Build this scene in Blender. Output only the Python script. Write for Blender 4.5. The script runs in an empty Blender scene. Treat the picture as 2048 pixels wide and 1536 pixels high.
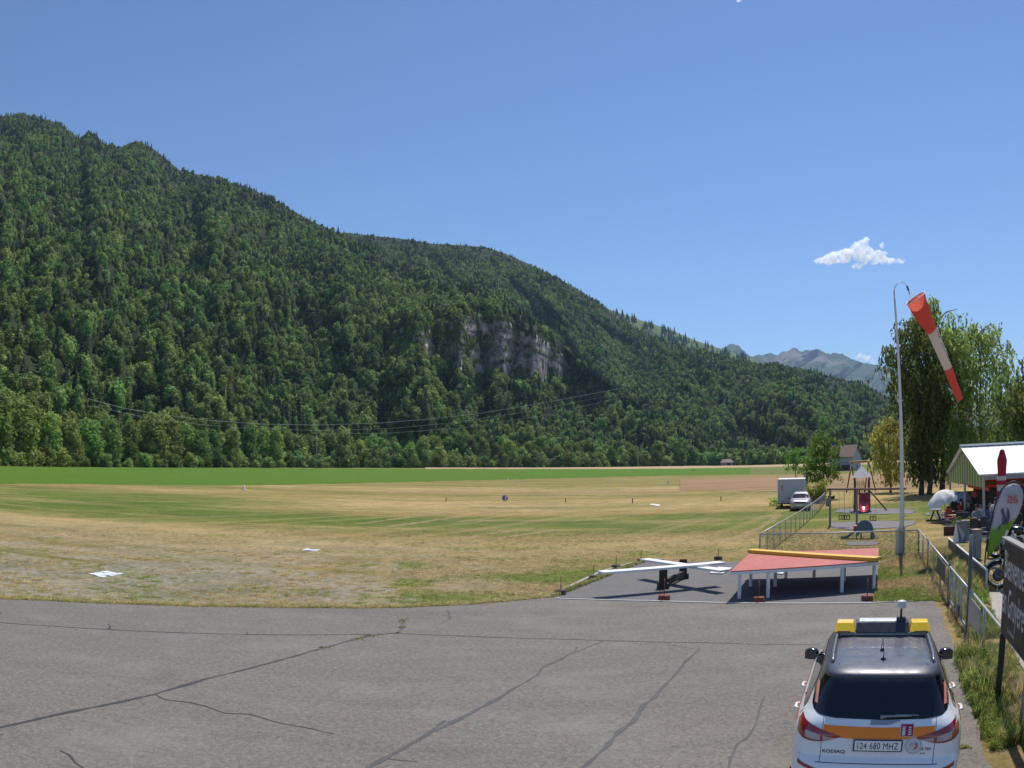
import bpy, bmesh, math, random
import numpy as np
from mathutils import Vector, Matrix, noise, Euler
R = math.radians
sc = bpy.context.scene
COL = sc.collection
# ---------------------------------------------------------------- camera
CAMH = 3.9; FPX = 1500.0; HOR = 933.0            # wide webcam lens: image radius proportional to the angle off axis
PITCH = 0.110
cd = bpy.data.cameras.new("camera")
cd.type = 'PANO'; cd.panorama_type = 'FISHEYE_LENS_POLYNOMIAL'
cd.sensor_fit = 'HORIZONTAL'; cd.sensor_width = 36.0; cd.sensor_height = 27.0
cd.fisheye_fov = R(170)
cd.fisheye_polynomial_k0 = 0.0; cd.fisheye_polynomial_k1 = -2048.0 / (36.0 * FPX)
cd.fisheye_polynomial_k2 = 0.0; cd.fisheye_polynomial_k3 = 0.0; cd.fisheye_polynomial_k4 = 0.0
cd.clip_start = 0.1; cd.clip_end = 60000.0
cam = bpy.data.objects.new("camera", cd); COL.objects.link(cam)
cam.location = (0, 0, CAMH); cam.rotation_euler = (R(90) + PITCH, 0, 0)
sc.camera = cam
# ---------------------------------------------------------------- light
SUN = Vector((0.25, 0.43, 0.866)).normalized()
world = bpy.data.worlds.new("World"); sc.world = world; world.use_nodes = True
wn = world.node_tree; bg = wn.nodes["Background"]
sky = wn.nodes.new("ShaderNodeTexSky"); sky.sky_type = 'NISHITA'; sky.sun_disc = False
sky.sun_elevation = math.asin(SUN.z); sky.sun_rotation = math.atan2(SUN.x, SUN.y)
sky.altitude = 700; sky.air_density = 1.1; sky.dust_density = 0.05; sky.ozone_density = 6.0
tint = wn.nodes.new('ShaderNodeMix'); tint.data_type = 'RGBA'; tint.blend_type = 'MULTIPLY'; tint.inputs[0].default_value = 1.0; tint.inputs[7].default_value = (0.90, 0.95, 1.04, 1)
wn.links.new(sky.outputs[0], tint.inputs[6]); wn.links.new(tint.outputs[2], bg.inputs[0]); bg.inputs[1].default_value = 0.10
sl = bpy.data.lights.new("sun", 'SUN'); sl.energy = 4.3; sl.angle = R(0.53); sl.color = (1.0, 0.95, 0.87)
sun = bpy.data.objects.new("sun", sl); COL.objects.link(sun)
sun.rotation_euler = SUN.to_track_quat('Z', 'Y').to_euler()
sc.view_settings.view_transform = 'Standard'; sc.view_settings.look = 'None'
sc.view_settings.exposure = 0.25; sc.view_settings.gamma = 1.0
sc.cycles.volume_bounces = 14; sc.cycles.max_bounces = 14; sc.cycles.diffuse_bounces = 3; sc.cycles.glossy_bounces = 3; sc.cycles.transmission_bounces = 6; sc.cycles.transparent_max_bounces = 8
sc.cycles.volume_step_rate = 4.0

# ---------------------------------------------------------------- helpers
def sstep(x):
    x = min(1.0, max(0.0, x)); return x * x * (3 - 2 * x)
def gz(Y):
    return 2.75 * sstep((Y - 200) / 340.0)
cp, sp = math.cos(PITCH), math.sin(PITCH)
def ray(px, py):                       # direction with unit Y
    x = px - 1024.0; v = -(py - 768.0); r = math.hypot(x, v) + 1e-9; th = r / FPX
    x = x / r * math.sin(th); v = v / r * math.sin(th); c = math.cos(th)
    y = c * cp - v * sp; z = c * sp + v * cp
    return x / y, z / y
def at(px, py, Y):
    a, b = ray(px, py); return Vector((a * Y, Y, CAMH + b * Y))
def hz(px):                            # image row of the true horizon in that column
    lo, hi = 700.0, 1100.0
    for _ in range(30):
        m = (lo + hi) / 2
        if ray(px, m)[1] > 0: lo = m
        else: hi = m
    return lo
_HZ = {}
def hzc(px):
    k = int(px // 4)
    if k not in _HZ: _HZ[k] = hz(k * 4 + 2)
    return _HZ[k]
def gnd(px, py, h=0.0):
    a, b = ray(px, py)
    Y = (h - CAMH) / b if b < 0 else 9999
    if Y > 190 and h == 0.0:
        lo, hi = 20.0, 900.0
        for _ in range(60):
            m = (lo + hi) / 2
            if CAMH + b * m > gz(m): lo = m
            else: hi = m
        Y = lo
        return Vector((a * Y, Y, gz(Y)))
    return Vector((a * Y, Y, h))
def lerp_tab(tab, x):
    if x <= tab[0][0]: return tab[0][1]
    for (x0, y0), (x1, y1) in zip(tab, tab[1:]):
        if x <= x1: return y0 + (y1 - y0) * (x - x0) / (x1 - x0)
    return tab[-1][1]
def link(o, parent=None):
    COL.objects.link(o)
    if parent is not None: o.parent = parent
    return o
def mesh_obj(name, verts, faces, mats=(), parent=None, smooth=False, mi=None):
    me = bpy.data.meshes.new(name); me.from_pydata([tuple(v) for v in verts], [], faces)
    for m in mats if isinstance(mats, (list, tuple)) else [mats]: me.materials.append(m)
    if mi is not None: me.polygons.foreach_set('material_index', mi)
    if smooth: me.polygons.foreach_set('use_smooth', [True] * len(me.polygons))
    me.update()
    return link(bpy.data.objects.new(name, me), parent)
def tag(o, label=None, cat=None, group=None, kind=None):
    if label: o['label'] = label
    if cat: o['category'] = cat
    if group: o['group'] = group
    if kind: o['kind'] = kind
    return o
def empty(name, loc=(0, 0, 0), rz=0.0, label=None, cat=None, group=None):
    o = bpy.data.objects.new(name, None); o.empty_display_size = 0.2
    o.location = loc; o.rotation_euler = (0, 0, rz); COL.objects.link(o)
    return tag(o, label, cat, group)
def copy_tree(o, parent=None):
    c = o.copy(); COL.objects.link(c)
    if parent is not None: c.parent = parent
    for ch in [k for k in o.children]:
        copy_tree(ch, c)
    return c

class NT:
    def __init__(s, name):
        s.m = bpy.data.materials.new(name); s.m.use_nodes = True
        s.t = s.m.node_tree; s.n = s.t.nodes; s.l = s.t.links
        s.b = s.n["Principled BSDF"]; s.out = s.n["Material Output"]
    def new(s, typ, **kw):
        nd = s.n.new(typ)
        for k, v in kw.items():
            if k[0] == 'i' and k[1:].isdigit(): s.inp(nd, int(k[1:]), v)
            elif k.startswith('in_'): s.inp(nd, k[3:].replace('_', ' '), v)
            else: setattr(nd, k, v)
        return nd
    def inp(s, nd, key, v):
        if hasattr(v, 'is_linked') or isinstance(v, bpy.types.NodeSocket): s.l.new(v, nd.inputs[key])
        else:
            if isinstance(v, tuple) and len(v) == 3 and nd.inputs[key].type == 'RGBA': v = v + (1,)
            nd.inputs[key].default_value = v
    def noise(s, vec, scale, detail=3, rough=0.55, dist=0.0):
        return s.new('ShaderNodeTexNoise', in_Vector=vec, in_Scale=scale, in_Detail=detail, in_Roughness=rough, in_Distortion=dist).outputs[0]
    def ramp(s, fac, stops, interp='LINEAR'):
        nd = s.new('ShaderNodeValToRGB'); s.l.new(fac, nd.inputs[0]); e = nd.color_ramp.elements
        nd.color_ramp.interpolation = interp
        while len(e) < len(stops): e.new(0.5)
        for k, (p, c) in enumerate(stops):
            e[k].position = p; e[k].color = (c if isinstance(c, tuple) else (c, c, c)) + (1,)
        return nd.outputs[0]
    def mix(s, fac, a, b, bt='MIX'):
        nd = s.new('ShaderNodeMix', data_type='RGBA', blend_type=bt)
        s.inp(nd, 0, fac); s.inp(nd, 6, a); s.inp(nd, 7, b); return nd.outputs[2]
    def math(s, op, a, b=0.0, clamp=False):
        nd = s.new('ShaderNodeMath', operation=op, use_clamp=clamp); s.inp(nd, 0, a); s.inp(nd, 1, b); return nd.outputs[0]
    def mrange(s, v, a, b, c=0.0, d=1.0):
        nd = s.new('ShaderNodeMapRange'); s.inp(nd, 0, v)
        for k, q in enumerate((a, b, c, d)): nd.inputs[k + 1].default_value = q
        return nd.outputs[0]
    def mapping(s, vec, scale=(1, 1, 1), rot=(0, 0, 0), loc=(0, 0, 0)):
        nd = s.new('ShaderNodeMapping'); s.l.new(vec, nd.inputs[0])
        nd.inputs[1].default_value = loc; nd.inputs[2].default_value = rot; nd.inputs[3].default_value = scale
        return nd.outputs[0]
    def obj(s): return s.new('ShaderNodeTexCoord').outputs['Object']
    def bump(s, h, strength=0.3, dist=0.05):
        nd = s.new('ShaderNodeBump'); nd.inputs['Strength'].default_value = strength
        nd.inputs['Distance'].default_value = dist; s.l.new(h, nd.inputs['Height'])
        s.l.new(nd.outputs[0], s.b.inputs['Normal']); return nd

def pmat(name, col, rough=0.6, metal=0.0, var=0.12, scale=6.0, spec=0.5, bump=0.0, coat=0.0, dirt=None):
    t = NT(name); v = t.obj()
    n = t.noise(v, scale, 4, 0.6)
    c = t.mix(n, tuple(x * (1 - var) for x in col), tuple(min(1, x * (1 + var)) for x in col))
    if dirt:
        f = t.ramp(t.noise(v, scale * 2.3, 6, 0.7, 0.4), [(0.52, 0.0), (0.75, 0.7)])
        c = t.mix(f, c, dirt)
    t.inp(t.b, 'Base Color', c)
    rr = t.mrange(t.noise(v, scale * 3, 3), 0.3, 0.7, max(0.02, rough - 0.08), min(1, rough + 0.08))
    t.inp(t.b, 'Roughness', rr); t.b.inputs['Metallic'].default_value = metal
    t.b.inputs['Specular IOR Level'].default_value = spec
    if coat: t.b.inputs['Coat Weight'].default_value = coat; t.b.inputs['Coat Roughness'].default_value = 0.05
    if bump: t.bump(t.noise(v, scale * 8, 4), bump, 0.01)
    return t.m

def leafmat(name, c0, c1, c2, trans=0.25, hue=0.03):
    """foliage: colour varies per leaf clump, per tree and gently through the crown"""
    t = NT(name)
    g = t.new('ShaderNodeNewGeometry').outputs['Random Per Island']
    oi = t.new('ShaderNodeObjectInfo').outputs['Random']
    c = t.ramp(g, [(0.0, c0), (0.5, c1), (1.0, c2)])
    hs = t.new('ShaderNodeHueSaturation')
    t.inp(hs, 'Color', c)
    t.inp(hs, 'Hue', t.mrange(oi, 0, 1, 0.5 - hue, 0.5 + hue))
    oi2 = t.math('FRACT', t.math('MULTIPLY', oi, 7.31))
    t.inp(hs, 'Value', t.mrange(oi2, 0, 1, 0.50, 1.50))
    col = hs.outputs[0]
    t.inp(t.b, 'Base Color', col); t.b.inputs['Roughness'].default_value = 0.75
    t.b.inputs['Specular IOR Level'].default_value = 0.2
    tr = t.new('ShaderNodeBsdfTranslucent'); t.inp(tr, 'Color', col)
    mx = t.new('ShaderNodeMixShader'); mx.inputs[0].default_value = trans
    t.l.new(t.b.outputs[0], mx.inputs[1]); t.l.new(tr.outputs[0], mx.inputs[2]); t.l.new(mx.outputs[0], t.out.inputs[0])
    return t.m

# ---------------------------------------------------------------- mesh buffer
class MB:
    def __init__(s): s.v = []; s.f = []; s.m = []; s.sm = []; s.cur = 0; s.smooth = False; s.M = Matrix()
    def add(s, vs, fs):
        b = len(s.v); s.v += [s.M @ Vector(q) for q in vs]
        for f in fs: s.f.append(tuple(b + k for k in f)); s.m.append(s.cur); s.sm.append(s.smooth)
    def box(s, c, d, rz=0.0, M=None):
        x, y, z = (q / 2 for q in d)
        vs = [Vector((a, b, e)) for a in (-x, x) for b in (-y, y) for e in (-z, z)]
        T = Matrix.Translation(c) @ (M if M is not None else Matrix.Rotation(rz, 4, 'Z'))
        s.add([T @ q for q in vs], [(0, 1, 3, 2), (4, 6, 7, 5), (0, 4, 5, 1), (2, 3, 7, 6), (0, 2, 6, 4), (1, 5, 7, 3)])
    def beam(s, a, b, w, h, up=(0, 0, 1)):
        a, b = Vector(a), Vector(b); d = (b - a); L = d.length; d.normalize()
        x = d.cross(Vector(up));
        if x.length < 1e-4: x = d.cross(Vector((1, 0, 0)))
        x.normalize(); y = x.cross(d)
        vs = [p + x * (i * w / 2) + y * (j * h / 2) for p in (a, b) for i, j in ((-1, -1), (1, -1), (1, 1), (-1, 1))]
        s.add(vs, [(3, 2, 1, 0), (4, 5, 6, 7), (0, 1, 5, 4), (1, 2, 6, 5), (2, 3, 7, 6), (3, 0, 4, 7)])
    def tube(s, pts, r, n=8, cap=True, closed=False):
        pts = [Vector(p) for p in pts]; N = len(pts)
        rs = r if isinstance(r, (list, tuple)) else [r] * N
        base = len(s.v); vs = []; prev = None
        for i, p in enumerate(pts):
            if closed: d = pts[(i + 1) % N] - pts[i - 1]
            else: d = pts[min(i + 1, N - 1)] - pts[max(i - 1, 0)]
            d.normalize()
            if prev is None:
                x = d.cross(Vector((0, 0, 1)))
                if x.length < 1e-3: x = d.cross(Vector((0, 1, 0)))
            else: x = prev - d * prev.dot(d)
            x.normalize(); prev = x; y = d.cross(x)
            for k in range(n):
                a = 2 * math.pi * k / n; vs.append(p + (x * math.cos(a) + y * math.sin(a)) * rs[i])
        fs = []
        for i in range(N if closed else N - 1):
            j = (i + 1) % N
            for k in range(n): fs.append((i * n + k, i * n + (k + 1) % n, j * n + (k + 1) % n, j * n + k))
        if cap and not closed: fs.append(tuple(range(n))[::-1]); fs.append(tuple((N - 1) * n + k for k in range(n)))
        sm = s.smooth; s.smooth = n > 5; s.add(vs, fs); s.smooth = sm
    def lathe(s, prof, c=(0, 0, 0), n=24, M=None, cap=True):
        M = Matrix.Translation(c) @ (M if M is not None else Matrix())
        vs = [M @ Vector((r * math.cos(2 * math.pi * k / n), r * math.sin(2 * math.pi * k / n), z)) for r, z in prof for k in range(n)]
        N = len(prof); fs = [(i * n + k, i * n + (k + 1) % n, (i + 1) * n + (k + 1) % n, (i + 1) * n + k) for i in range(N - 1) for k in range(n)]
        if cap:
            fs.append(tuple(range(n))[::-1]); fs.append(tuple((N - 1) * n + k for k in range(n)))
        sm = s.smooth; s.smooth = True; s.add(vs, fs); s.smooth = sm
    def prism(s, poly, z0, z1):                         # poly: xy list
        n = len(poly)
        vs = [(x, y, z0) for x, y in poly] + [(x, y, z1) for x, y in poly]
        s.add(vs, [tuple(range(n))[::-1], tuple(range(n, 2 * n))] + [(k, (k + 1) % n, n + (k + 1) % n, n + k) for k in range(n)])
    def quad(s, a, b, c, d): s.add([a, b, c, d], [(0, 1, 2, 3)])
    def build(s, name, mats, parent=None, bevel=0.0, seg=2, angle=40, auto=None):
        me = bpy.data.meshes.new(name); me.from_pydata([tuple(q) for q in s.v], [], s.f)
        for m in mats if isinstance(mats, (list, tuple)) else [mats]: me.materials.append(m)
        me.polygons.foreach_set('material_index', s.m); me.polygons.foreach_set('use_smooth', s.sm)
        me.update()
        o = link(bpy.data.objects.new(name, me), parent)
        if bevel:
            b = o.modifiers.new('bevel', 'BEVEL'); b.width = bevel; b.segments = seg; b.limit_method = 'ANGLE'; b.angle_limit = R(angle)
        return o

# ---------------------------------------------------------------- ground
def field_material():
    t = NT('meadow_ground'); P = t.obj()
    sep = t.new('ShaderNodeSeparateXYZ'); t.l.new(P, sep.inputs[0]); X, Y = sep.outputs[0], sep.outputs[1]
    # warp the mowing / irrigation bands so their borders are ragged
    wlow = t.noise(t.mapping(P, (0.012, 0.03, 1)), 1.0, 4, 0.6)
    wfin = t.noise(t.mapping(P, (0.12, 0.35, 1)), 1.0, 5, 0.7)
    Yw = t.math('ADD', Y, t.math('MULTIPLY', t.math('MULTIPLY', t.math('SUBTRACT', wlow, 0.5), 0.32), Y))
    Yw = t.math('ADD', Yw, t.math('MULTIPLY', t.math('MULTIPLY', t.math('SUBTRACT', wfin, 0.5), 0.14), Y))
    lush = (0.12, 0.175, 0.032); grn = (0.17, 0.19, 0.045); olive = (0.24, 0.205, 0.065)
    dry = (0.385, 0.268, 0.11); straw = (0.47, 0.34, 0.16); tan = (0.37, 0.24, 0.115)
    S = 200.0
    bands = [(0, dry), (22, dry), (27, olive), (31, dry), (36, straw), (41, dry), (44, grn), (54, lush), (58, grn), (61, dry), (72, straw), (90, dry), (98, olive), (112, tan), (128, straw), (140, olive), (200, olive)]
    bl = [(0, dry), (25, olive), (30, dry), (40, straw), (45, grn), (52, lush), (64, lush), (74, grn), (86, olive), (95, dry), (104, grn), (116, olive), (122, dry), (132, straw), (140, olive), (200, olive)]
    f = t.math('DIVIDE', Yw, S, True)
    cr = t.ramp(f, [(a / S, c) for a, c in bands]); cl = t.ramp(f, [(a / S, c) for a, c in bl])
    lr = t.mrange(t.math('ADD', t.math('DIVIDE', X, t.math('ADD', Y, 5.0)), t.math('MULTIPLY', t.math('SUBTRACT', wlow, .5), .3)), -0.42, -0.2)
    c = t.mix(lr, cl, cr)
    # broad patches
    pt = t.noise(t.mapping(P, (0.05, 0.11, 1)), 1.0, 5, 0.65)
    c = t.mix(t.ramp(pt, [(0.45, 0.0), (0.62, 0.5)]), c, grn)
    pt2 = t.noise(t.mapping(P, (0.035, 0.16, 1), loc=(40, 3, 0)), 1.0, 5, 0.65)
    c = t.mix(t.ramp(pt2, [(0.5, 0.0), (0.66, 0.6)]), c, straw)
    # gravelly, worn ground near the apron
    gravel = t.mix(t.noise(P, 9.0, 5, 0.8), (0.30, 0.265, 0.215), (0.50, 0.45, 0.375))
    gm = t.noise(t.mapping(P, (0.10, 0.32, 1), loc=(3.3, 8.1, 0)), 1.0, 4, 0.6)
    stony = t.mrange(t.math('ADD', Y, t.math('MULTIPLY', wfin, 9.0)), 25.5, 30.5, 0.20, 0.0)
    gm = t.math('ADD', gm, stony)
    near = t.mrange(Y, 26.0, 41.0, 1.0, 0.0); side = t.mrange(X, -4.0, 1.5, 1.0, 0.12)
    gm = t.math('MULTIPLY', t.math('MULTIPLY', t.ramp(gm, [(0.36, 0.0), (0.50, 1.0)]), near), side)
    tuft = t.ramp(t.noise(t.mapping(P, (1, 1.3, 1)), 3.2, 4, 0.75), [(0.42, 0.0), (0.58, 1.0)])
    gmt = t.math('MULTIPLY', gm, t.mrange(tuft, 0, 1, 1.0, 0.35))
    c = t.mix(gmt, c, gravel)
    # blades / tuft scale variation
    n1 = t.noise(t.mapping(P, (1, 0.55, 1)), 5.0, 6, 0.8)
    c = t.mix(1.0, c, t.ramp(n1, [(0.3, (0.52, 0.55, 0.5)), (0.5, (1, 1, 1)), (0.72, (1.35, 1.3, 1.2))]), 'MULTIPLY')
    n2 = t.noise(t.mapping(P, (0.45, 0.3, 1)), 1.6, 5, 0.75)
    c = t.mix(1.0, c, t.ramp(n2, [(0.32, (0.72, 0.78, 0.7)), (0.55, (1, 1, 1)), (0.7, (1.18, 1.12, 1.05))]), 'MULTIPLY')
    n3 = t.noise(t.mapping(P, (0.10, 0.16, 1), loc=(5, 5, 0)), 1.0, 6, 0.8)
    c = t.mix(1.0, c, t.ramp(n3, [(0.34, (0.70, 0.76, 0.66)), (0.5, (1, 1, 1)), (0.66, (1.22, 1.16, 1.1))]), 'MULTIPLY')
    # faint mower / wheel stripes running away to the right
    rp = t.mapping(P, (1, 1, 1), rot=(0, 0, R(-60)))
    st = t.noise(t.mapping(rp, (0.012, 0.55, 1)), 1.0, 4, 0.6)
    c = t.mix(t.ramp(st, [(0.52, 0.0), (0.66, 0.35)]), c, straw)
    t.inp(t.b, 'Base Color', c); t.b.inputs['Roughness'].default_value = 0.95
    t.b.inputs['Specular IOR Level'].default_value = 0.1
    t.bump(t.noise(P, 7.0, 6, 0.85), 0.9, 0.12)
    return t.m

def build_ground():
    ys = [-59, -20, 0, 10, 20, 30, 45, 60, 80, 100, 150, 180] + list(range(200, 560, 12)) + [600, 700, 1000, 2000, 5000, 12000]
    xs = [-9000, -3000, -1200, -600, -300, -150, -70, -30, 0, 30, 70, 150, 300, 600, 1200, 3000, 9000]
    vs = [(x, y, gz(min(y, 700)) if y > 0 else 0) for y in ys for x in xs]
    n = len(xs); fs = [(j * n + i, j * n + i + 1, (j + 1) * n + i + 1, (j + 1) * n + i) for j in range(len(ys) - 1) for i in range(n - 1)]
    o = mesh_obj('ground', vs, fs, field_material(), smooth=True); tag(o, kind='structure')
build_ground()

def strip_field(name, front, back, mat, lift=0.02, n=160):
    """crop field: front/back borders given as (px,py) tables"""
    xs = np.linspace(front[0][0], front[-1][0], n); vs = []; fs = []
    rows = 8
    for i, px in enumerate(xs):
        a = gnd(px, lerp_tab(front, px) + noise.noise(Vector((px / 40., lift, 0))) * 1.1); b = gnd(px, lerp_tab(back, px) + noise.noise(Vector((px / 25., 3, lift))) * .7)
        for k in range(rows):
            p = a.lerp(b, k / (rows - 1)); p.z = gz(p.y) + (0.02 if k in (0,) else lift); vs.append(p)
    for i in range(n - 1):
        for k in range(rows - 1):
            a = i * rows + k; fs.append((a, a + rows, a + rows + 1, a + 1))
    return tag(mesh_obj(name, vs, fs, mat, smooth=True), kind='structure')

def track(name, rows, w):
    t = bpy.data.materials.get('wheel_track')
    if t is None:
        q = NT('wheel_track'); P = q.obj(); q.inp(q.b, 'Base Color', q.mix(q.noise(P, 2.5, 4, .8), (0.40, 0.28, 0.14), (0.55, 0.42, 0.24))); q.b.inputs['Roughness'].default_value = .95; q.b.inputs['Specular IOR Level'].default_value = .1
        tr = q.new('ShaderNodeBsdfTransparent'); mx = q.new('ShaderNodeMixShader'); q.l.new(q.ramp(q.noise(P, 1.6, 6, .85), [(0.38, 0.0), (0.62, 0.75)]), mx.inputs[0]); q.l.new(tr.outputs[0], mx.inputs[1]); q.l.new(q.b.outputs[0], mx.inputs[2]); q.l.new(mx.outputs[0], q.out.inputs[0]); t = q.m
    P = [gnd(*r) for r in rows]; Q = []
    for a, b in zip(P, P[1:]): n = max(2, int((b - a).length / 1.0)); Q += [a.lerp(b, i / n) for i in range(n)]
    V = []
    for i in range(1, len(Q) - 1):
        d = (Q[i + 1] - Q[i - 1]).normalized(); nr = Vector((-d.y, d.x, 0)); c = (Q[i - 1] + Q[i] * 2 + Q[i + 1]) / 4; ww = w * (.7 + .5 * noise.noise(c * .3))
        V += [Vector((*(c - nr * ww).xy, gz(c.y) + .006)), Vector((*(c + nr * ww).xy, gz(c.y) + .006))]
    tag(mesh_obj(name, V, [(2 * i, 2 * i + 1, 2 * i + 3, 2 * i + 2) for i in range(len(V) // 2 - 1)], t), kind='structure')
for rows, w in [([(778, 1180), (766, 1160), (765, 1135), (775, 1118), (800, 1106), (850, 1092), (910, 1080), (980, 1068), (1100, 1052)], .38), ([(872, 1168), (858, 1148), (856, 1130), (868, 1110), (905, 1096), (960, 1082), (1040, 1070), (1150, 1055)], .38),
                ([(700, 1050), (830, 1033), (1000, 1010), (1120, 992), (1240, 978), (1330, 970)], .5), ([(760, 1056), (900, 1036), (1060, 1012), (1180, 994), (1300, 980)], .5), ([(900, 1046), (1080, 1022), (1240, 1000), (1390, 986)], .45),
                ([(1360, 1100), (1480, 1075), (1530, 1050), (1555, 1032), (1562, 1024)], .4), ([(420, 985), (700, 990), (1000, 978), (1250, 965)], .7)]: track('wheel_track', rows, w)
def crop_mat(name, c0, c1, streak=0.0, sc1=0.5):
    t = NT(name); P = t.obj()
    n = t.noise(t.mapping(P, (0.06, 0.2, 1)), 1.0, 5, 0.6); c = t.mix(n, c0, c1)
    n2 = t.noise(t.mapping(P, (sc1, sc1 * 1.5, 1)), 1.0, 6, 0.8)
    c = t.mix(1.0, c, t.ramp(n2, [(0.3, (0.75, 0.78, 0.7)), (0.7, (1.25, 1.2, 1.2))]), 'MULTIPLY')
    if streak:
        st = t.noise(t.mapping(P, (0.01, 0.4, 1), rot=(0, 0, R(8))), 1.0, 3, 0.6)
        c = t.mix(t.ramp(st, [(0.45, 0.0), (0.6, streak)]), c, (0.5, 0.36, 0.2))
    t.inp(t.b, 'Base Color', c); t.b.inputs['Roughness'].default_value = 0.95; t.b.inputs['Specular IOR Level'].default_value = 0.1
    t.bump(t.noise(P, 2.5, 5, 0.8), 0.6, 0.3)
    return t.m
strip_field('crop_field', [(-160, 962), (0, 967), (500, 971), (900, 962), (1350, 951), (1500, 949)],
            [(-160, 927), (0, 933), (500, 937), (900, 938.5), (1200, 939), (1350, 938), (1500, 936)],
            crop_mat('green_crop', (0.072, 0.150, 0.014), (0.11, 0.195, 0.024)), 0.25)
strip_field('meadow', [(1350, 951.5), (1700, 947), (2150, 930)], [(1350, 938.5), (1700, 931), (2150, 912)],
            crop_mat('pale_meadow', (0.12, 0.15, 0.045), (0.18, 0.19, 0.06)), 0.1)
strip_field('stubble_field', [(1360, 980), (1500, 983), (1700, 982), (2150, 965)], [(1360, 960), (1500, 956), (1700, 950), (2150, 935)],
            crop_mat('stubble', (0.25, 0.155, 0.085), (0.31, 0.2, 0.11), 0.3), 0.3)
strip_field('cut_field', [(850, 939), (1100, 940), (1350, 938), (1700, 930.5), (2150, 911.5)], [(850, 936), (1100, 935), (1500, 932), (1700, 926), (2150, 907)],
            crop_mat('cut_straw', (0.36, 0.25, 0.14), (0.5, 0.38, 0.24)), 0.4)

# ---------------------------------------------------------------- asphalt
def asphalt_material():
    t = NT('old_asphalt'); P = t.obj()
    big = t.noise(t.mapping(P, (0.12, 0.3, 1)), 1.0, 4, 0.6)
    c = t.mix(big, (0.142, 0.126, 0.111), (0.203, 0.183, 0.161))
    st = t.noise(t.mapping(P, (0.05, 0.8, 1)), 1.0, 4, 0.6)
    c = t.mix(t.ramp(st, [(0.5, 0.0), (0.7, 0.4)]), c, (0.12, 0.112, 0.11))
    g = t.noise(P, 30.0, 5, 0.9)
    c = t.mix(1.0, c, t.ramp(g, [(0.34, (0.66, 0.66, 0.66)), (0.5, (1, 1, 1)), (0.64, (1.38, 1.35, 1.32))]), 'MULTIPLY')
    g2 = t.noise(P, 11.0, 3, 0.8)
    c = t.mix(1.0, c, t.ramp(g2, [(0.36, (0.8, 0.8, 0.8)), (0.64, (1.2, 1.19, 1.17))]), 'MULTIPLY')
    pt = t.noise(t.mapping(P, (0.35, 0.5, 1), loc=(9, 2, 0)), 1.0, 5, 0.7)
    c = t.mix(t.ramp(pt, [(0.5, 0.0), (0.68, 0.45)]), c, (0.24, 0.22, 0.20))
    vo = t.new('ShaderNodeTexVoronoi', in_Vector=P, in_Scale=9.0).outputs[0]
    c = t.mix(t.ramp(vo, [(0.05, 0.55), (0.12, 0.0)]), c, (0.36, 0.34, 0.32))
    blot = t.noise(P, 0.7, 5, 0.7)
    c = t.mix(t.ramp(blot, [(0.56, 0.0), (0.7, 0.35)]), c, (0.10, 0.095, 0.098))
    t.inp(t.b, 'Base Color', c); t.b.inputs['Roughness'].default_value = 0.9; t.b.inputs['Specular IOR Level'].default_value = 0.25
    t.bump(t.noise(P, 45.0, 4, 0.8), 0.5, 0.012)
    return t.m
M_ASPH = asphalt_material()
M_TAR = pmat('crack_tar', (0.045, 0.042, 0.045), 0.7, var=0.3, scale=3)
M_TARS = pmat('worn_crack_tar', (0.085, 0.08, 0.08), 0.85, var=0.3, scale=2)
EDGE = [(-700, 1180), (0, 1197), (200, 1206), (400, 1213), (700, 1216), (800, 1215), (950, 1208), (1050, 1199), (1112, 1193)]
def rough_edge(pts, amp=0.06, step=0.35, seed=1):
    out = []; rnd = random.Random(seed)
    for a, b in zip(pts, pts[1:]):
        n = max(1, int((b - a).length / step))
        for k in range(n):
            p = a.lerp(b, k / n); q = noise.noise(p * 0.9) * amp * 2 + rnd.uniform(-amp, amp) * 0.6
            d = (b - a).normalized(); nrm = Vector((-d.y, d.x, 0)); out.append(p + nrm * q)
    out.append(pts[-1]); return out
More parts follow.
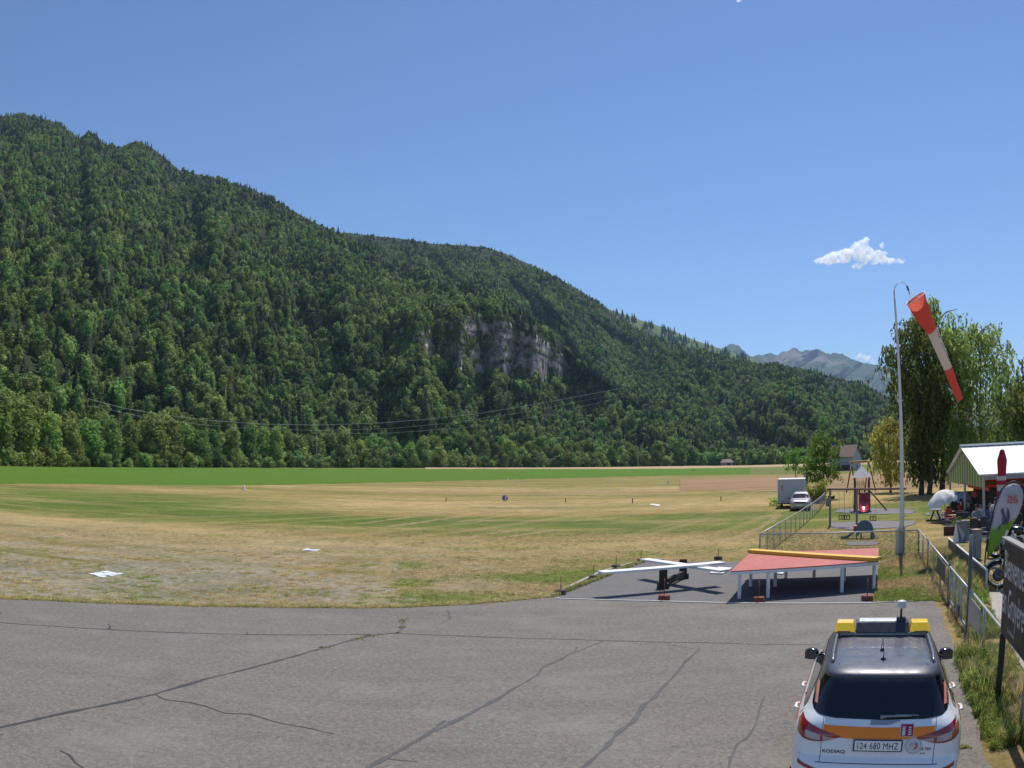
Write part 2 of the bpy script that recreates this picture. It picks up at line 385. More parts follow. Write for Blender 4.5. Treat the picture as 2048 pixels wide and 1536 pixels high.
def asphalt():
    front = [gnd(*p) for p in EDGE]
    right = [gnd(1860, 1199), gnd(1868, 1200), gnd(1895, 1255), gnd(1925, 1330), gnd(1950, 1430), gnd(1985, 1536)]
    back = [gnd(1300, 1201), gnd(1530, 1207), gnd(1740, 1206)]
    poly = rough_edge(front, 0.05) + back + rough_edge(right, 0.05, 0.25, 3)
    last = right[-1]
    poly += [Vector((last.x + 0.1, 0, 0)), Vector((last.x + .1, -30, 0)), Vector((-80, -30, 0)), Vector((-80, front[0].y, 0))]
    vs = [(p.x, p.y, 0.012) for p in poly]; n = len(vs)
    vs += [(p.x, p.y, -0.15) for p in poly]
    fs = [tuple(range(n))[::-1]] + [(k, (k + 1) % n, n + (k + 1) % n, n + k) for k in range(n)]
    mi = [0] * len(fs)
    rnd = random.Random(5)
    def crack(pts, w0, w1, z=0.016, m=1, jit=0.02, fade=False):
        P = []
        pts = [gnd(*p) for p in pts]
        for a, b in zip(pts, pts[1:]):
            L = (b - a).length; k = max(2, int(L / 0.16))
            P += [a.lerp(b, i / k) for i in range(k)]
        P.append(pts[-1]); base = len(vs); N = len(P)
        for i, p in enumerate(P):
            d = (P[min(i + 1, N - 1)] - P[max(0, i - 1)]).normalized(); nr = Vector((-d.y, d.x, 0))
            w = (w0 + (w1 - w0) * i / N) * (0.35 + 1.3 * abs(noise.noise(p * 1.7)) + rnd.uniform(0, 0.7)) / 2
            o = nr * (noise.noise(p * 1.3 + Vector((3, 1, 0))) * jit * 2 + rnd.uniform(-jit, jit) * 0.35)
            for s_ in (-1, 1):
                q = p + o + nr * w * s_; vs.append((q.x, q.y, z))
        for i in range(N - 1):
            fs.append((base + 2 * i, base + 2 * i + 1, base + 2 * i + 3, base + 2 * i + 2)); mi.append(m)
    crack([(-300, 1218), (0, 1246), (180, 1258), (400, 1268), (500, 1270), (800, 1268), (950, 1274), (1150, 1280), (1400, 1286), (1640, 1291)], 0.045, 0.04, 0.0165, 1, 0.008)
    crack([(-200, 1492), (0, 1456), (130, 1428), (310, 1390), (420, 1357), (560, 1322), (690, 1285), (745, 1272), (800, 1266)], 0.075, 0.05, 0.0172, 1, 0.012)
    crack([(310, 1391), (330, 1401), (380, 1407), (410, 1414), (450, 1428), (500, 1430), (560, 1448), (620, 1458), (670, 1470)], 0.03, 0.022, 0.0168, 1, 0.012)
    crack([(725, 1545), (800, 1503), (865, 1466), (930, 1434), (1020, 1384), (1075, 1350), (1084, 1338), (1150, 1304), (1155, 1295)], 0.085, 0.05, 0.0168, 2, 0.02)
    crack([(862, 1465), (890, 1443)], 0.07, 0.05, 0.0175, 2)
    crack([(1140, 1310), (1205, 1284)], 0.04, 0.02, 0.0172, 2)
    crack([(1155, 1545), (1215, 1490), (1270, 1440), (1290, 1410), (1320, 1385), (1355, 1345), (1370, 1325), (1398, 1300)], 0.085, 0.05, 0.0168, 2, 0.02)
    crack([(1340, 1291), (1390, 1299)], 0.02, 0.015, 0.0168, 2)
    crack([(1461, 1545), (1462, 1520), (1480, 1490), (1500, 1478), (1512, 1440), (1522, 1410), (1530, 1395)], 0.045, 0.03, 0.0168, 2, 0.03)
    crack([(120, 1503), (140, 1512), (150, 1526), (170, 1540)], 0.03, 0.02, 0.0168, 1, 0.02)
    crack([(775, 1520), (835, 1525)], 0.02, 0.01, 0.0168, 2)
    crack([(218, 1259), (221, 1253), (216, 1250)], 0.05, 0.03, 0.0172, 1)
    crack([(494, 1271), (494, 1266)], 0.04, 0.03, 0.0172, 1)
    crack([(797, 1267), (803, 1250), (815, 1236)], 0.04, 0.05, 0.0172, 2, 0.05)
    crack([(803, 1250), (790, 1228)], 0.02, 0.02, 0.0168, 2, 0.04)
    crack([(895, 1222), (899, 1237), (880, 1248)], 0.06, 0.03, 0.0172, 2, 0.04)
    crack([(0, 1230), (3, 1226)], 0.04, 0.03, 0.0172, 1)
    o = mesh_obj('asphalt_apron', vs, fs, [M_ASPH, M_TAR, M_TARS], mi=mi); tag(o, kind='structure')
asphalt()
# ---------------------------------------------------------------- foliage generators
def crown_mesh(name, seed, H, W, nleaf, leaf, mats, lobes=9, base=0.12, core=True, droop=0.0, narrow=1.0, shape='round', stemcol=None):
    """leaf clumps as small bent quads spread over many lobes, with a dark inner mass of leaves"""
    rnd = random.Random(seed); L = []
    for k in range(lobes):
        if shape == 'round':
            h = base + (1 - base) * (k + 0.5) / lobes
            rad = math.sin(math.pi * min(1, max(0.0, (h - base) / (1 - base) * 0.86 + 0.12))) ** 0.7
            a = k * 2.4 + rnd.uniform(-.5, .5); off = rad * W * 0.26 * rnd.uniform(0.5, 1.15)
            r = W * (0.19 + 0.12 * rad) * rnd.uniform(0.8, 1.15)
            L.append((Vector((math.cos(a) * off, math.sin(a) * off, h * H * 0.93)), r, r * rnd.uniform(0.85, 1.3)))
        elif shape == 'cone':
            h = (k + 0.5) / lobes; r = W * 0.5 * (1 - h) ** 0.85 + W * 0.03
            L.append((Vector((rnd.uniform(-.03, .03) * W, rnd.uniform(-.03, .03) * W, base * H + h * (1 - base) * H)), r, H * 0.6 / lobes))
    vs = []; fs = []
    tot = sum(l[1] ** 2 for l in L)
    for c, r, rz in L:
        n = int(nleaf * r * r / tot)
        for _ in range(n):
            z = rnd.uniform(-1, 1) if shape != 'cone' else rnd.uniform(-0.6, 1)
            a = rnd.uniform(0, 6.283); q = math.sqrt(max(0, 1 - z * z)); d = Vector((q * math.cos(a), q * math.sin(a), z))
            if shape == 'cone': d = Vector((math.cos(a) * (1 - 0.25 * abs(z)), math.sin(a) * (1 - 0.25 * abs(z)), z))
            k = rnd.uniform(0.72, 1.1)
            p = c + Vector((d.x * r * k, d.y * r * k, d.z * rz * k)); p.z = max(p.z, H * base * 0.6)
            nn = (d + Vector((rnd.uniform(-.7, .7), rnd.uniform(-.7, .7), rnd.uniform(-.4, .8)))).normalized()
            t = nn.cross(Vector((rnd.uniform(-1, 1), rnd.uniform(-1, 1), rnd.uniform(-1, 1)))).normalized(); b = nn.cross(t)
            s = leaf * rnd.uniform(0.55, 1.25); s2 = s * rnd.uniform(0.5, 1.0)
            i = len(vs)
            vs += [p - t * s, p + b * s2 - nn * s * .15, p + t * s, p - b * s2 + nn * s * .2]; fs.append((i, i + 1, i + 2, i + 3))
    if core:
        for c, r, rz in L:
            bm = bmesh.new(); bmesh.ops.create_icosphere(bm, subdivisions=1, radius=1)
            i = len(vs); bm.verts.ensure_lookup_table()
            for v in bm.verts:
                k = 0.74 + 0.2 * noise.noise(v.co * 2 + c); vs.append(c + Vector((v.co.x * r * k, v.co.y * r * k, v.co.z * rz * k)))
            fs += [tuple(i + q.index for q in f.verts) for f in bm.faces]; bm.free()
    me = bpy.data.meshes.new(name); me.from_pydata([tuple(v) for v in vs], [], fs)
    for m in mats: me.materials.append(m)
    me.update(); return me

def trunk_mesh(name, seed, H, r, mat, top=0.7, limbs=6, spread=0.25):
    rnd = random.Random(seed); mb = MB(); pts = []; N = 7
    x = y = 0
    for k in range(N):
        pts.append(Vector((x, y, H * top * k / (N - 1)))); x += rnd.uniform(-1, 1) * H * 0.012; y += rnd.uniform(-1, 1) * H * 0.012
    mb.tube(pts, [r * (1.25 if k == 0 else 1) * (1 - 0.8 * k / (N - 1)) for k in range(N)], 7)
    for k in range(limbs):
        i = rnd.randint(2, N - 2); a = rnd.uniform(0, 6.283); p = pts[i]; L = H * spread * rnd.uniform(0.6, 1.1)
        d = Vector((math.cos(a), math.sin(a), rnd.uniform(0.5, 1.1))).normalized()
        rr = r * (1 - 0.8 * i / (N - 1)) * 0.55
        mb.tube([p, p + d * L * .5 + Vector((0, 0, .02 * H)), p + d * L + Vector((0, 0, .05 * H))], [rr, rr * .6, rr * .15], 5)
    o = mb.build(name, mat); me = o.data; bpy.data.objects.remove(o); return me

M_BARK = pmat('bark', (0.10, 0.08, 0.06), 0.9, var=0.35, scale=3, bump=0.5)
M_BIRCH = pmat('birch_bark', (0.12, 0.10, 0.085), 0.8, var=0.3, scale=3, dirt=(0.05, 0.045, 0.04))
LEAF = leafmat('broad_leaves', (0.15, 0.22, 0.045), (0.20, 0.28, 0.06), (0.29, 0.36, 0.09), 0.48, 0.035)
LEAFF = leafmat('forest_leaves', (0.14, 0.21, 0.055), (0.20, 0.285, 0.07), (0.29, 0.365, 0.105), 0.5, 0.035)
LEAFC = leafmat('conifer_needles', (0.045, 0.070, 0.034), (0.062, 0.092, 0.042), (0.085, 0.12, 0.055), 0.3, 0.02)

# ---------------------------------------------------------------- hills built as real surfaces
TREEPX_A = 11.0; TREEPX_B = 9.0
RIDGE_A = [(-500, 150), (-300, 175), (-120, 225), (0, 222), (45, 216), (120, 236), (150, 262), (165, 268), (175, 254), (192, 256), (205, 276), (240, 284), (270, 272), (300, 282), (330, 305),
           (360, 330), (430, 345), (500, 365), (560, 395), (620, 430), (680, 456), (720, 475), (780, 505), (860, 535), (930, 556), (1000, 580), (1040, 606), (1090, 645), (1120, 672),
           (1150, 705), (1200, 745), (1270, 795), (1340, 835), (1430, 870), (1520, 893), (1620, 902), (1760, 906)]
RIDGE_A = [(a, b + TREEPX_A) for a, b in RIDGE_A]
YR_A = [(-500, 850), (0, 1050), (400, 1130), (700, 1080), (900, 990), (1100, 870), (1250, 800), (1500, 740), (1760, 700)]
Y0_A = [(-500, 170), (0, 225), (400, 370), (800, 520), (1200, 620), (1500, 650), (1760, 650)]
CT = [(775, 664), (800, 656), (850, 652), (890, 646), (930, 634), (960, 628), (1010, 634), (1060, 660), (1100, 688), (1128, 712), (1140, 735)]
CB = [(775, 674), (800, 688), (860, 712), (900, 734), (960, 750), (1060, 760), (1110, 766), (1140, 754)]
def depthA(px, py):
    z0 = 3.0; Y0 = lerp_tab(Y0_A, px); Yr = lerp_tab(YR_A, px); rp = lerp_tab(RIDGE_A, px)
    sr = ray(px, rp)[1]; s = ray(px, py)[1]
    k = max(0.02, (sr * Yr + CAMH - z0) / (Yr - Y0))
    Y = (k * Y0 + CAMH - z0) / max(1e-4, (k - s))
    v = (hzc(px) - py) / max(1.0, hzc(px) - rp); fade = min(1, v * 4) * min(1, (1 - v) * 6 + 0.15)
    n = noise.fractal(Vector((px / 150.0, py / 420.0, 0.3)), 0.8, 2.0, 4) * 0.15
    n += noise.fractal(Vector((px / 48.0 + py / 90, py / 70.0, 5.3)), 0.8, 2.0, 3) * 0.05
    return min(2600.0, max(120.0, Y * (1 + n * max(0.0, fade))))
def cliffmask(px, py):
    if not (775 < px < 1140): return 0.0
    a, b = lerp_tab(CT, px), lerp_tab(CB, px)
    return 1.0 if a <= py <= b else 0.0
def bareness(px, py):
    if cliffmask(px, py) == 0: return 0.0
    n = noise.fractal(Vector((px / 34., py / 15., 2.2)), .8, 2.0, 3) + noise.noise(Vector((px / 9., py / 6., 4))) * .35
    th = lerp_tab([(775, -.40), (860, -.35), (930, -.20), (960, -.42), (1090, -.50), (1130, -.25)], px); a, b = lerp_tab(CT, px), lerp_tab(CB, px)
    if px < 930 and (py - a) < (b - a) * .45: return 0.0
    if (py - a) < 8 + 7 * noise.noise(Vector((px / 8., 0, 1))): return 0.0
    return 1.0 if n > th else 0.0
def depthA2(px, py):
    Y = depthA(px, py)
    if 770 < px < 1145:
        a, b = lerp_tab(CT, px), lerp_tab(CB, px); w = sstep((px - 770) / 20) * sstep((1145 - px) / 14)
        if b > py:
            Yb = depthA(px, b)
            if py >= a: Yn = Yb + (Y - Yb) * 0.08 + 3.0 * noise.fractal(Vector((px / 40., py / 13., 1)), 0.7, 2.1, 5) - 4 * (1 if ((py - a) / (b - a + 1)) < 0.35 else 0)
            else:
                Ya = Yb + (depthA(px, a) - Yb) * 0.08; f = sstep((a - py) / 55.0); Yn = Ya + (Y - Ya) * f
            Y = Y + (Yn - Y) * w
    return Y

RIDGE_B = [(560, 470), (640, 452), (700, 458), (740, 462), (800, 468), (860, 478), (930, 482), (975, 486), (1010, 498), (1060, 520), (1110, 544), (1160, 572), (1210, 605), (1240, 632), (1300, 660),
           (1360, 682), (1440, 700), (1480, 712), (1540, 722), (1600, 728), (1680, 748), (1740, 765), (1800, 800), (1860, 826), (1950, 845), (2100, 850), (2300, 840)]
RIDGE_B = [(a, b + TREEPX_B) for a, b in RIDGE_B]
YR_B = [(560, 1650), (1000, 1700), (1240, 1620), (1500, 1380), (1800, 1150), (2300, 850)]
Y0_B = [(560, 720), (1000, 760), (1500, 700), (1800, 640), (2300, 520)]
def depthB(px, py):
    z0 = 3.0; Y0 = lerp_tab(Y0_B, px); Yr = lerp_tab(YR_B, px); rp = lerp_tab(RIDGE_B, px)
    sr = ray(px, rp)[1]; s = ray(px, py)[1]; k = max(0.02, (sr * Yr + CAMH - z0) / (Yr - Y0))
    Y = (k * Y0 + CAMH - z0) / max(1e-4, (k - s)); v = (hzc(px) - py) / max(1.0, hzc(px) - rp); fade = min(1, v * 4) * min(1, (1 - v) * 6 + 0.15)
    n = noise.fractal(Vector((px / 110.0 - py / 160., py / 260.0, 9.3)), 0.8, 2.0, 4) * 0.17
    return min(2600.0, max(120.0, Y * (1 + n * max(0.0, fade))))

def hill(name, ridge, depth, x0, x1, nx, ny, mat, mask=None, backdrop=600, pbot=932):
    xs = np.linspace(x0, x1, nx); vs = []; mk = []
    for px in xs:
        rp = lerp_tab(ridge, px); pbot = hzc(px) + 9
        for k in range(ny):
            py = pbot + (rp - pbot) * k / (ny - 1)
            p = at(px, py, depth(px, py))
            vs.append(p); mk.append(mask(px, py) if mask else 0.0)
        for q in (0.3, 1.0):                                   # far side of the ridge
            p = vs[-1] if q == .3 else vs[-2]
            b = Vector((p.x * (1 + q * backdrop / p.y), p.y + q * backdrop, 0)); b.z = vs[-1].z * (0.80 if q == .3 else 0.0) ; vs.append(b); mk.append(0.0)
    m = ny + 2; fs = [(i * m + k, (i + 1) * m + k, (i + 1) * m + k + 1, i * m + k + 1) for i in range(nx - 1) for k in range(m - 1)]
    o = mesh_obj(name, vs, fs, mat, smooth=True); tag(o, kind='structure')
    at_ = o.data.attributes.new('rock', 'FLOAT', 'POINT'); at_.data.foreach_set('value', mk)
    return o

def hill_mat():
    t = NT('hill_floor'); P = t.obj()
    r = t.new('ShaderNodeAttribute', attribute_name='rock').outputs['Fac']
    rp = t.mapping(P, (0.06, 0.06, 0.05))
    rk = t.ramp(t.noise(rp, 1.0, 8, 0.7, 0.6), [(0.3, (0.10, 0.095, 0.10)), (0.48, (0.40, 0.37, 0.36)), (0.62, (0.70, 0.64, 0.61))])
    st = t.ramp(t.noise(t.mapping(P, (0.09, 0.09, 0.03)), 1.0, 7, 0.75), [(0.4, (0.5, 0.47, 0.46)), (0.62, (1.15, 1.1, 1.08))])
    ld = t.ramp(t.noise(t.mapping(P, (0.02, 0.02, 0.16)), 1.0, 5, 0.7), [(0.42, (0.62, 0.6, 0.6)), (0.56, (1.1, 1.08, 1.05))])
    rk = t.mix(1.0, rk, ld, 'MULTIPLY')
    rk = t.mix(1.0, rk, st, 'MULTIPLY')
    rk = t.mix(t.ramp(t.noise(t.mapping(P, (0.03, 0.03, 0.03)), 1.0, 6, 0.7), [(0.54, 0.0), (0.6, 1.0)]), rk, (0.035, 0.05, 0.022))
    soil = t.mix(t.noise(P, 0.06, 4), (0.02, 0.028, 0.012), (0.05, 0.06, 0.025))
    t.inp(t.b, 'Base Color', t.mix(r, soil, rk)); t.b.inputs['Roughness'].default_value = 0.95; t.b.inputs['Specular IOR Level'].default_value = 0.1
    t.bump(t.noise(t.mapping(P, (0.1, 0.1, 0.06)), 1.0, 8, 0.75), 0.6, 4.0)
    return t.m
M_HILL = hill_mat()
hill('mountain_slope', RIDGE_A, depthA2, -480, 1560, 420, 130, M_HILL, cliffmask)
hill('far_slope', RIDGE_B, depthB, 560, 2290, 240, 60, M_HILL)

# alpine pasture ridge and bare peaks far behind
def far_mat(name, g0, g1, r0, r1, sc_, thr, warp=1.0):
    t = NT(name); P = t.obj(); n = t.noise(t.mapping(P, (sc_, sc_, sc_ * 1.6)), 1.0, 8, 0.65, 0.5)
    g = t.mix(t.noise(P, sc_ * 4, 5, 0.7), g0, g1); r = t.mix(t.noise(P, sc_ * 6, 5, 0.7), r0, r1)
    t.inp(t.b, 'Base Color', t.mix(t.ramp(n, [(thr, 0.0), (thr + 0.07, 1.0)]), g, r)); t.b.inputs['Roughness'].default_value = 0.95
    t.b.inputs['Specular IOR Level'].default_value = 0.1
    t.bump(t.noise(P, sc_ * 5, 8, 0.7), 0.8, 60.0 * warp); return t.m
def farhill(name, ridge, Y0, Yr, x0, x1, mat, seed, amp=0.12, nx=200, ny=50, jag=2.0):
    vs = []
    for px in np.linspace(x0, x1, nx):
        rp = lerp_tab(ridge, px) + noise.fractal(Vector((px / 14., seed, 0)), 0.8, 2, 4) * jag; sr = ray(px, rp)[1]; k = (sr * Yr) / (Yr - Y0)
        for j in range(ny):
            py = hzc(px) - 1 + (rp - hzc(px) + 1) * j / (ny - 1); s = ray(px, py)[1]
            Y = k * Y0 / max(1e-5, k - s) if j < ny - 1 else Yr
            v = j / (ny - 1); Y *= 1 + noise.ridged_multi_fractal(Vector((px / 60. + py / 50., py / 90., seed)), 0.9, 2.1, 5, 1.0, 2.0) * amp * (1 - v * .6) - amp
            vs.append(at(px, py, Y))
        p = vs[-1]; vs.append(Vector((p.x * 1.2, p.y * 1.2, 0)))
    m = ny + 1; fs = [(i * m + k, (i + 1) * m + k, (i + 1) * m + k + 1, i * m + k + 1) for i in range(nx - 1) for k in range(m - 1)]
    return tag(mesh_obj(name, vs, fs, mat, smooth=True), kind='structure')
farhill('alpine_pasture', [(1120, 575), (1200, 612), (1240, 626), (1300, 646), (1350, 664), (1400, 684), (1450, 700), (1500, 716), (1560, 745), (1620, 800)], 1500, 3000, 1120, 1620,
        far_mat('alpine_grass', (0.07, 0.105, 0.03), (0.11, 0.15, 0.045), (0.03, 0.045, 0.02), (0.05, 0.065, 0.025), 0.004, 0.5, 0.1), 3.1, 0.03, 120, 40, 1.5)
farhill('rocky_peaks', [(1380, 720), (1430, 700), (1450, 691), (1466, 687), (1480, 695), (1498, 711), (1530, 708), (1556, 710), (1570, 701), (1590, 697), (1604, 703), (1632, 698), (1655, 706), (1685, 710), (1706, 720), (1740, 726), (1790, 740), (1850, 765), (1920, 790), (1980, 800), (2030, 775), (2060, 760), (2140, 740), (2300, 700)], 4200, 7600, 1380, 2300,
        far_mat('peak_rock', (0.045, 0.065, 0.04), (0.07, 0.095, 0.05), (0.14, 0.125, 0.12), (0.24, 0.21, 0.20), 0.0016, 0.52), 7.7, 0.09, 420, 130, 4.5)

# ---------------------------------------------------------------- forest: one object, instanced from prototypes kept in its own mesh
def scatter_object(name, protos, pts, mats, label, kind='stuff'):
    """pts: (x,y,z,scale,rot,type,sz)"""
    me = bpy.data.meshes.new(name); V = []; F = []; MI = []; pid = []
    for k, (pm, mi) in enumerate(protos):
        b = len(V); V += [tuple(v.co) for v in pm.vertices]
        F += [tuple(b + q for q in p.vertices) for p in pm.polygons]; MI += [mi] * len(pm.polygons); pid += [k + 1] * len(pm.vertices)
    npv = len(V); V += [(p[0], p[1], p[2]) for p in pts]
    me.from_pydata(V, [], F); me.polygons.foreach_set('material_index', MI)
    for m in mats: me.materials.append(m)
    def att(nm, ty, vals, key='value'):
        a = me.attributes.new(nm, ty, 'POINT'); a.data.foreach_set(key, vals)
    att('pid', 'INT', pid + [0] * len(pts))
    att('typ', 'INT', [0] * npv + [p[5] + 1 for p in pts])
    att('scl', 'FLOAT', [1.0] * npv + [p[3] for p in pts]); att('rot', 'FLOAT', [0.0] * npv + [p[4] for p in pts])
    att('sz', 'FLOAT', [1.0] * npv + [p[6] for p in pts])
    o = link(bpy.data.objects.new(name, me)); tag(o, label, None, None, kind)
    ng = bpy.data.node_groups.new(name + '_scatter', 'GeometryNodeTree')
    ng.interface.new_socket('Geometry', in_out='INPUT', socket_type='NodeSocketGeometry')
    ng.interface.new_socket('Geometry', in_out='OUTPUT', socket_type='NodeSocketGeometry')
    N, L = ng.nodes, ng.links; gi = N.new('NodeGroupInput'); go = N.new('NodeGroupOutput')
    def named(nm, ty):
        n = N.new('GeometryNodeInputNamedAttribute'); n.data_type = ty; n.inputs[0].default_value = nm
        return [q for q in n.outputs if q.enabled and q.name == 'Attribute'][0]
    def eq(sock, val):
        n = N.new('FunctionNodeCompare'); n.data_type = 'INT'; n.operation = 'EQUAL'
        a = [q for q in n.inputs if q.type == 'INT']; L.new(sock, a[0]); a[1].default_value = val; return n.outputs[0]
    P, T = named('pid', 'INT'), named('typ', 'INT'); join = N.new('GeometryNodeJoinGeometry')
    cx = N.new('ShaderNodeCombineXYZ'); S = named('scl', 'FLOAT'); L.new(S, cx.inputs[0]); L.new(S, cx.inputs[1])
    mu = N.new('ShaderNodeMath'); mu.operation = 'MULTIPLY'; L.new(S, mu.inputs[0]); L.new(named('sz', 'FLOAT'), mu.inputs[1]); L.new(mu.outputs[0], cx.inputs[2])
    rx = N.new('ShaderNodeCombineXYZ'); L.new(named('rot', 'FLOAT'), rx.inputs[2])
    for k in range(len(protos)):
        sa = N.new('GeometryNodeSeparateGeometry'); L.new(gi.outputs[0], sa.inputs[0]); L.new(eq(P, k + 1), sa.inputs[1])
        sb = N.new('GeometryNodeSeparateGeometry'); L.new(gi.outputs[0], sb.inputs[0]); L.new(eq(T, k + 1), sb.inputs[1])
        mp = N.new('GeometryNodeMeshToPoints'); L.new(sb.outputs[0], mp.inputs[0])
        ip = N.new('GeometryNodeInstanceOnPoints'); L.new(mp.outputs[0], ip.inputs[0]); L.new(sa.outputs[0], ip.inputs[2])
        L.new(rx.outputs[0], ip.inputs[5]); L.new(cx.outputs[0], ip.inputs[6]); L.new(ip.outputs[0], join.inputs[0])
    L.new(join.outputs[0], go.inputs[0])
    md = o.modifiers.new('scatter', 'NODES'); md.node_group = ng
    return o

def forest():
    protos = []
    for k in range(4): protos.append((crown_mesh('crown', 10 + k, 15.5, 13, 260, 1.0, [LEAFF], lobes=8, base=0.12), 0))
    for k in range(2): protos.append((crown_mesh('crown', 20 + k, 24, 8, 230, 1.1, [LEAFC], lobes=9, base=0.02, shape='cone'), 1))
    protos.append((crown_mesh('crown', 30, 20, 7.5, 200, 1.0, [LEAFF], lobes=8, base=0.05), 0))
    rnd = random.Random(42); pts = []
    def fill(depth, ridge, x0, x1, n0, mask, ymax, salt):
        N = int((x1 - x0) * 700 * 0.28)
        for _ in range(N):
            px = rnd.uniform(x0, x1); py = hzc(px) + 2 - 720 * rnd.random(); rp = lerp_tab(ridge, px)
            if py < rp + 0.5: continue
            Y = depth(px, py); dY = abs(depth(px, py - 1.5) - Y) / 1.5
            area = (Y / FPX) * max(dY, 0.35)
            if mask and mask(px, py) > 0: area = max(area, 3.0)
            if rnd.random() > area * n0 / 0.28: continue
            small = 1.0
            if mask and mask(px, py) > 0:
                if bareness(px, py) > 0 and rnd.random() > 0.015: continue
                small = 0.42
            p = at(px, py, Y); v = (py - rp) / 60.0
            cl = noise.noise(Vector((px / 60., py / 40., salt)))
            conif = (0.55 if v < 0.6 else 0.18) + cl * 0.7
            s = rnd.uniform(0.62, 1.12) * (0.85 + 0.5 * max(-0.4, noise.noise(Vector((px / 30., py / 30., salt + 4)))))
            s *= 0.80 * small
            if v < 0.4: s *= 0.8
            if rnd.random() < conif: ty = 4 + rnd.randint(0, 1); s *= 0.85
            else: ty = rnd.choice((0, 1, 2, 3, 0, 1, 2, 3, 6))
            pts.append((p.x, p.y, p.z - 3.0 * s - (2 if v < .3 else 0), s, rnd.uniform(0, 6.28), ty, rnd.uniform(0.85, 1.2)))
    fill(depthA2, RIDGE_A, -450, 1560, 1 / 30.0, cliffmask, 0, 1.0)
    a = len(pts)
    fill(depthB, RIDGE_B, 620, 2150, 1 / 46.0, None, 0, 2.0)
    print('forest', a, len(pts) - a)
    # scattered conifers along the pasture ridge
    for _ in range(500):
        px = rnd.uniform(1150, 1500); rp = lerp_tab([(1120, 575), (1200, 612), (1240, 626), (1300, 646), (1350, 664), (1400, 684), (1450, 700), (1500, 716)], px)
        py = rp + 1 + rnd.random() * rnd.random() * 50
        if noise.noise(Vector((px / 25., py / 9., 3))) < 0.0: continue
        Y = 2850 - (py - rp) * 14; p = at(px, py, Y); pts.append((p.x, p.y, p.z - 8, rnd.uniform(0.7, 1.2), 0, 4, 1.1))
    # low scrub behind the belt so the foot of the slope is closed
    for _ in range(2600):
        px = rnd.uniform(-450, 2200); Y0 = lerp_tab(Y0_A, px) if px < 1500 else 620
        Y = Y0 * rnd.uniform(0.93, 1.12); a = ray(px, hzc(px))[0]; s = rnd.uniform(0.5, 1.0)
        pts.append((a * Y, Y, gz(min(Y, 700)) - 2, s, rnd.uniform(0, 6.28), rnd.choice((0, 1, 2, 3)), rnd.uniform(0.8, 1.1)))
    scatter_object('hillside_forest', protos, pts, [LEAFF, LEAFC], 'dense mixed forest covering the mountain slopes behind the airfield')
forest()

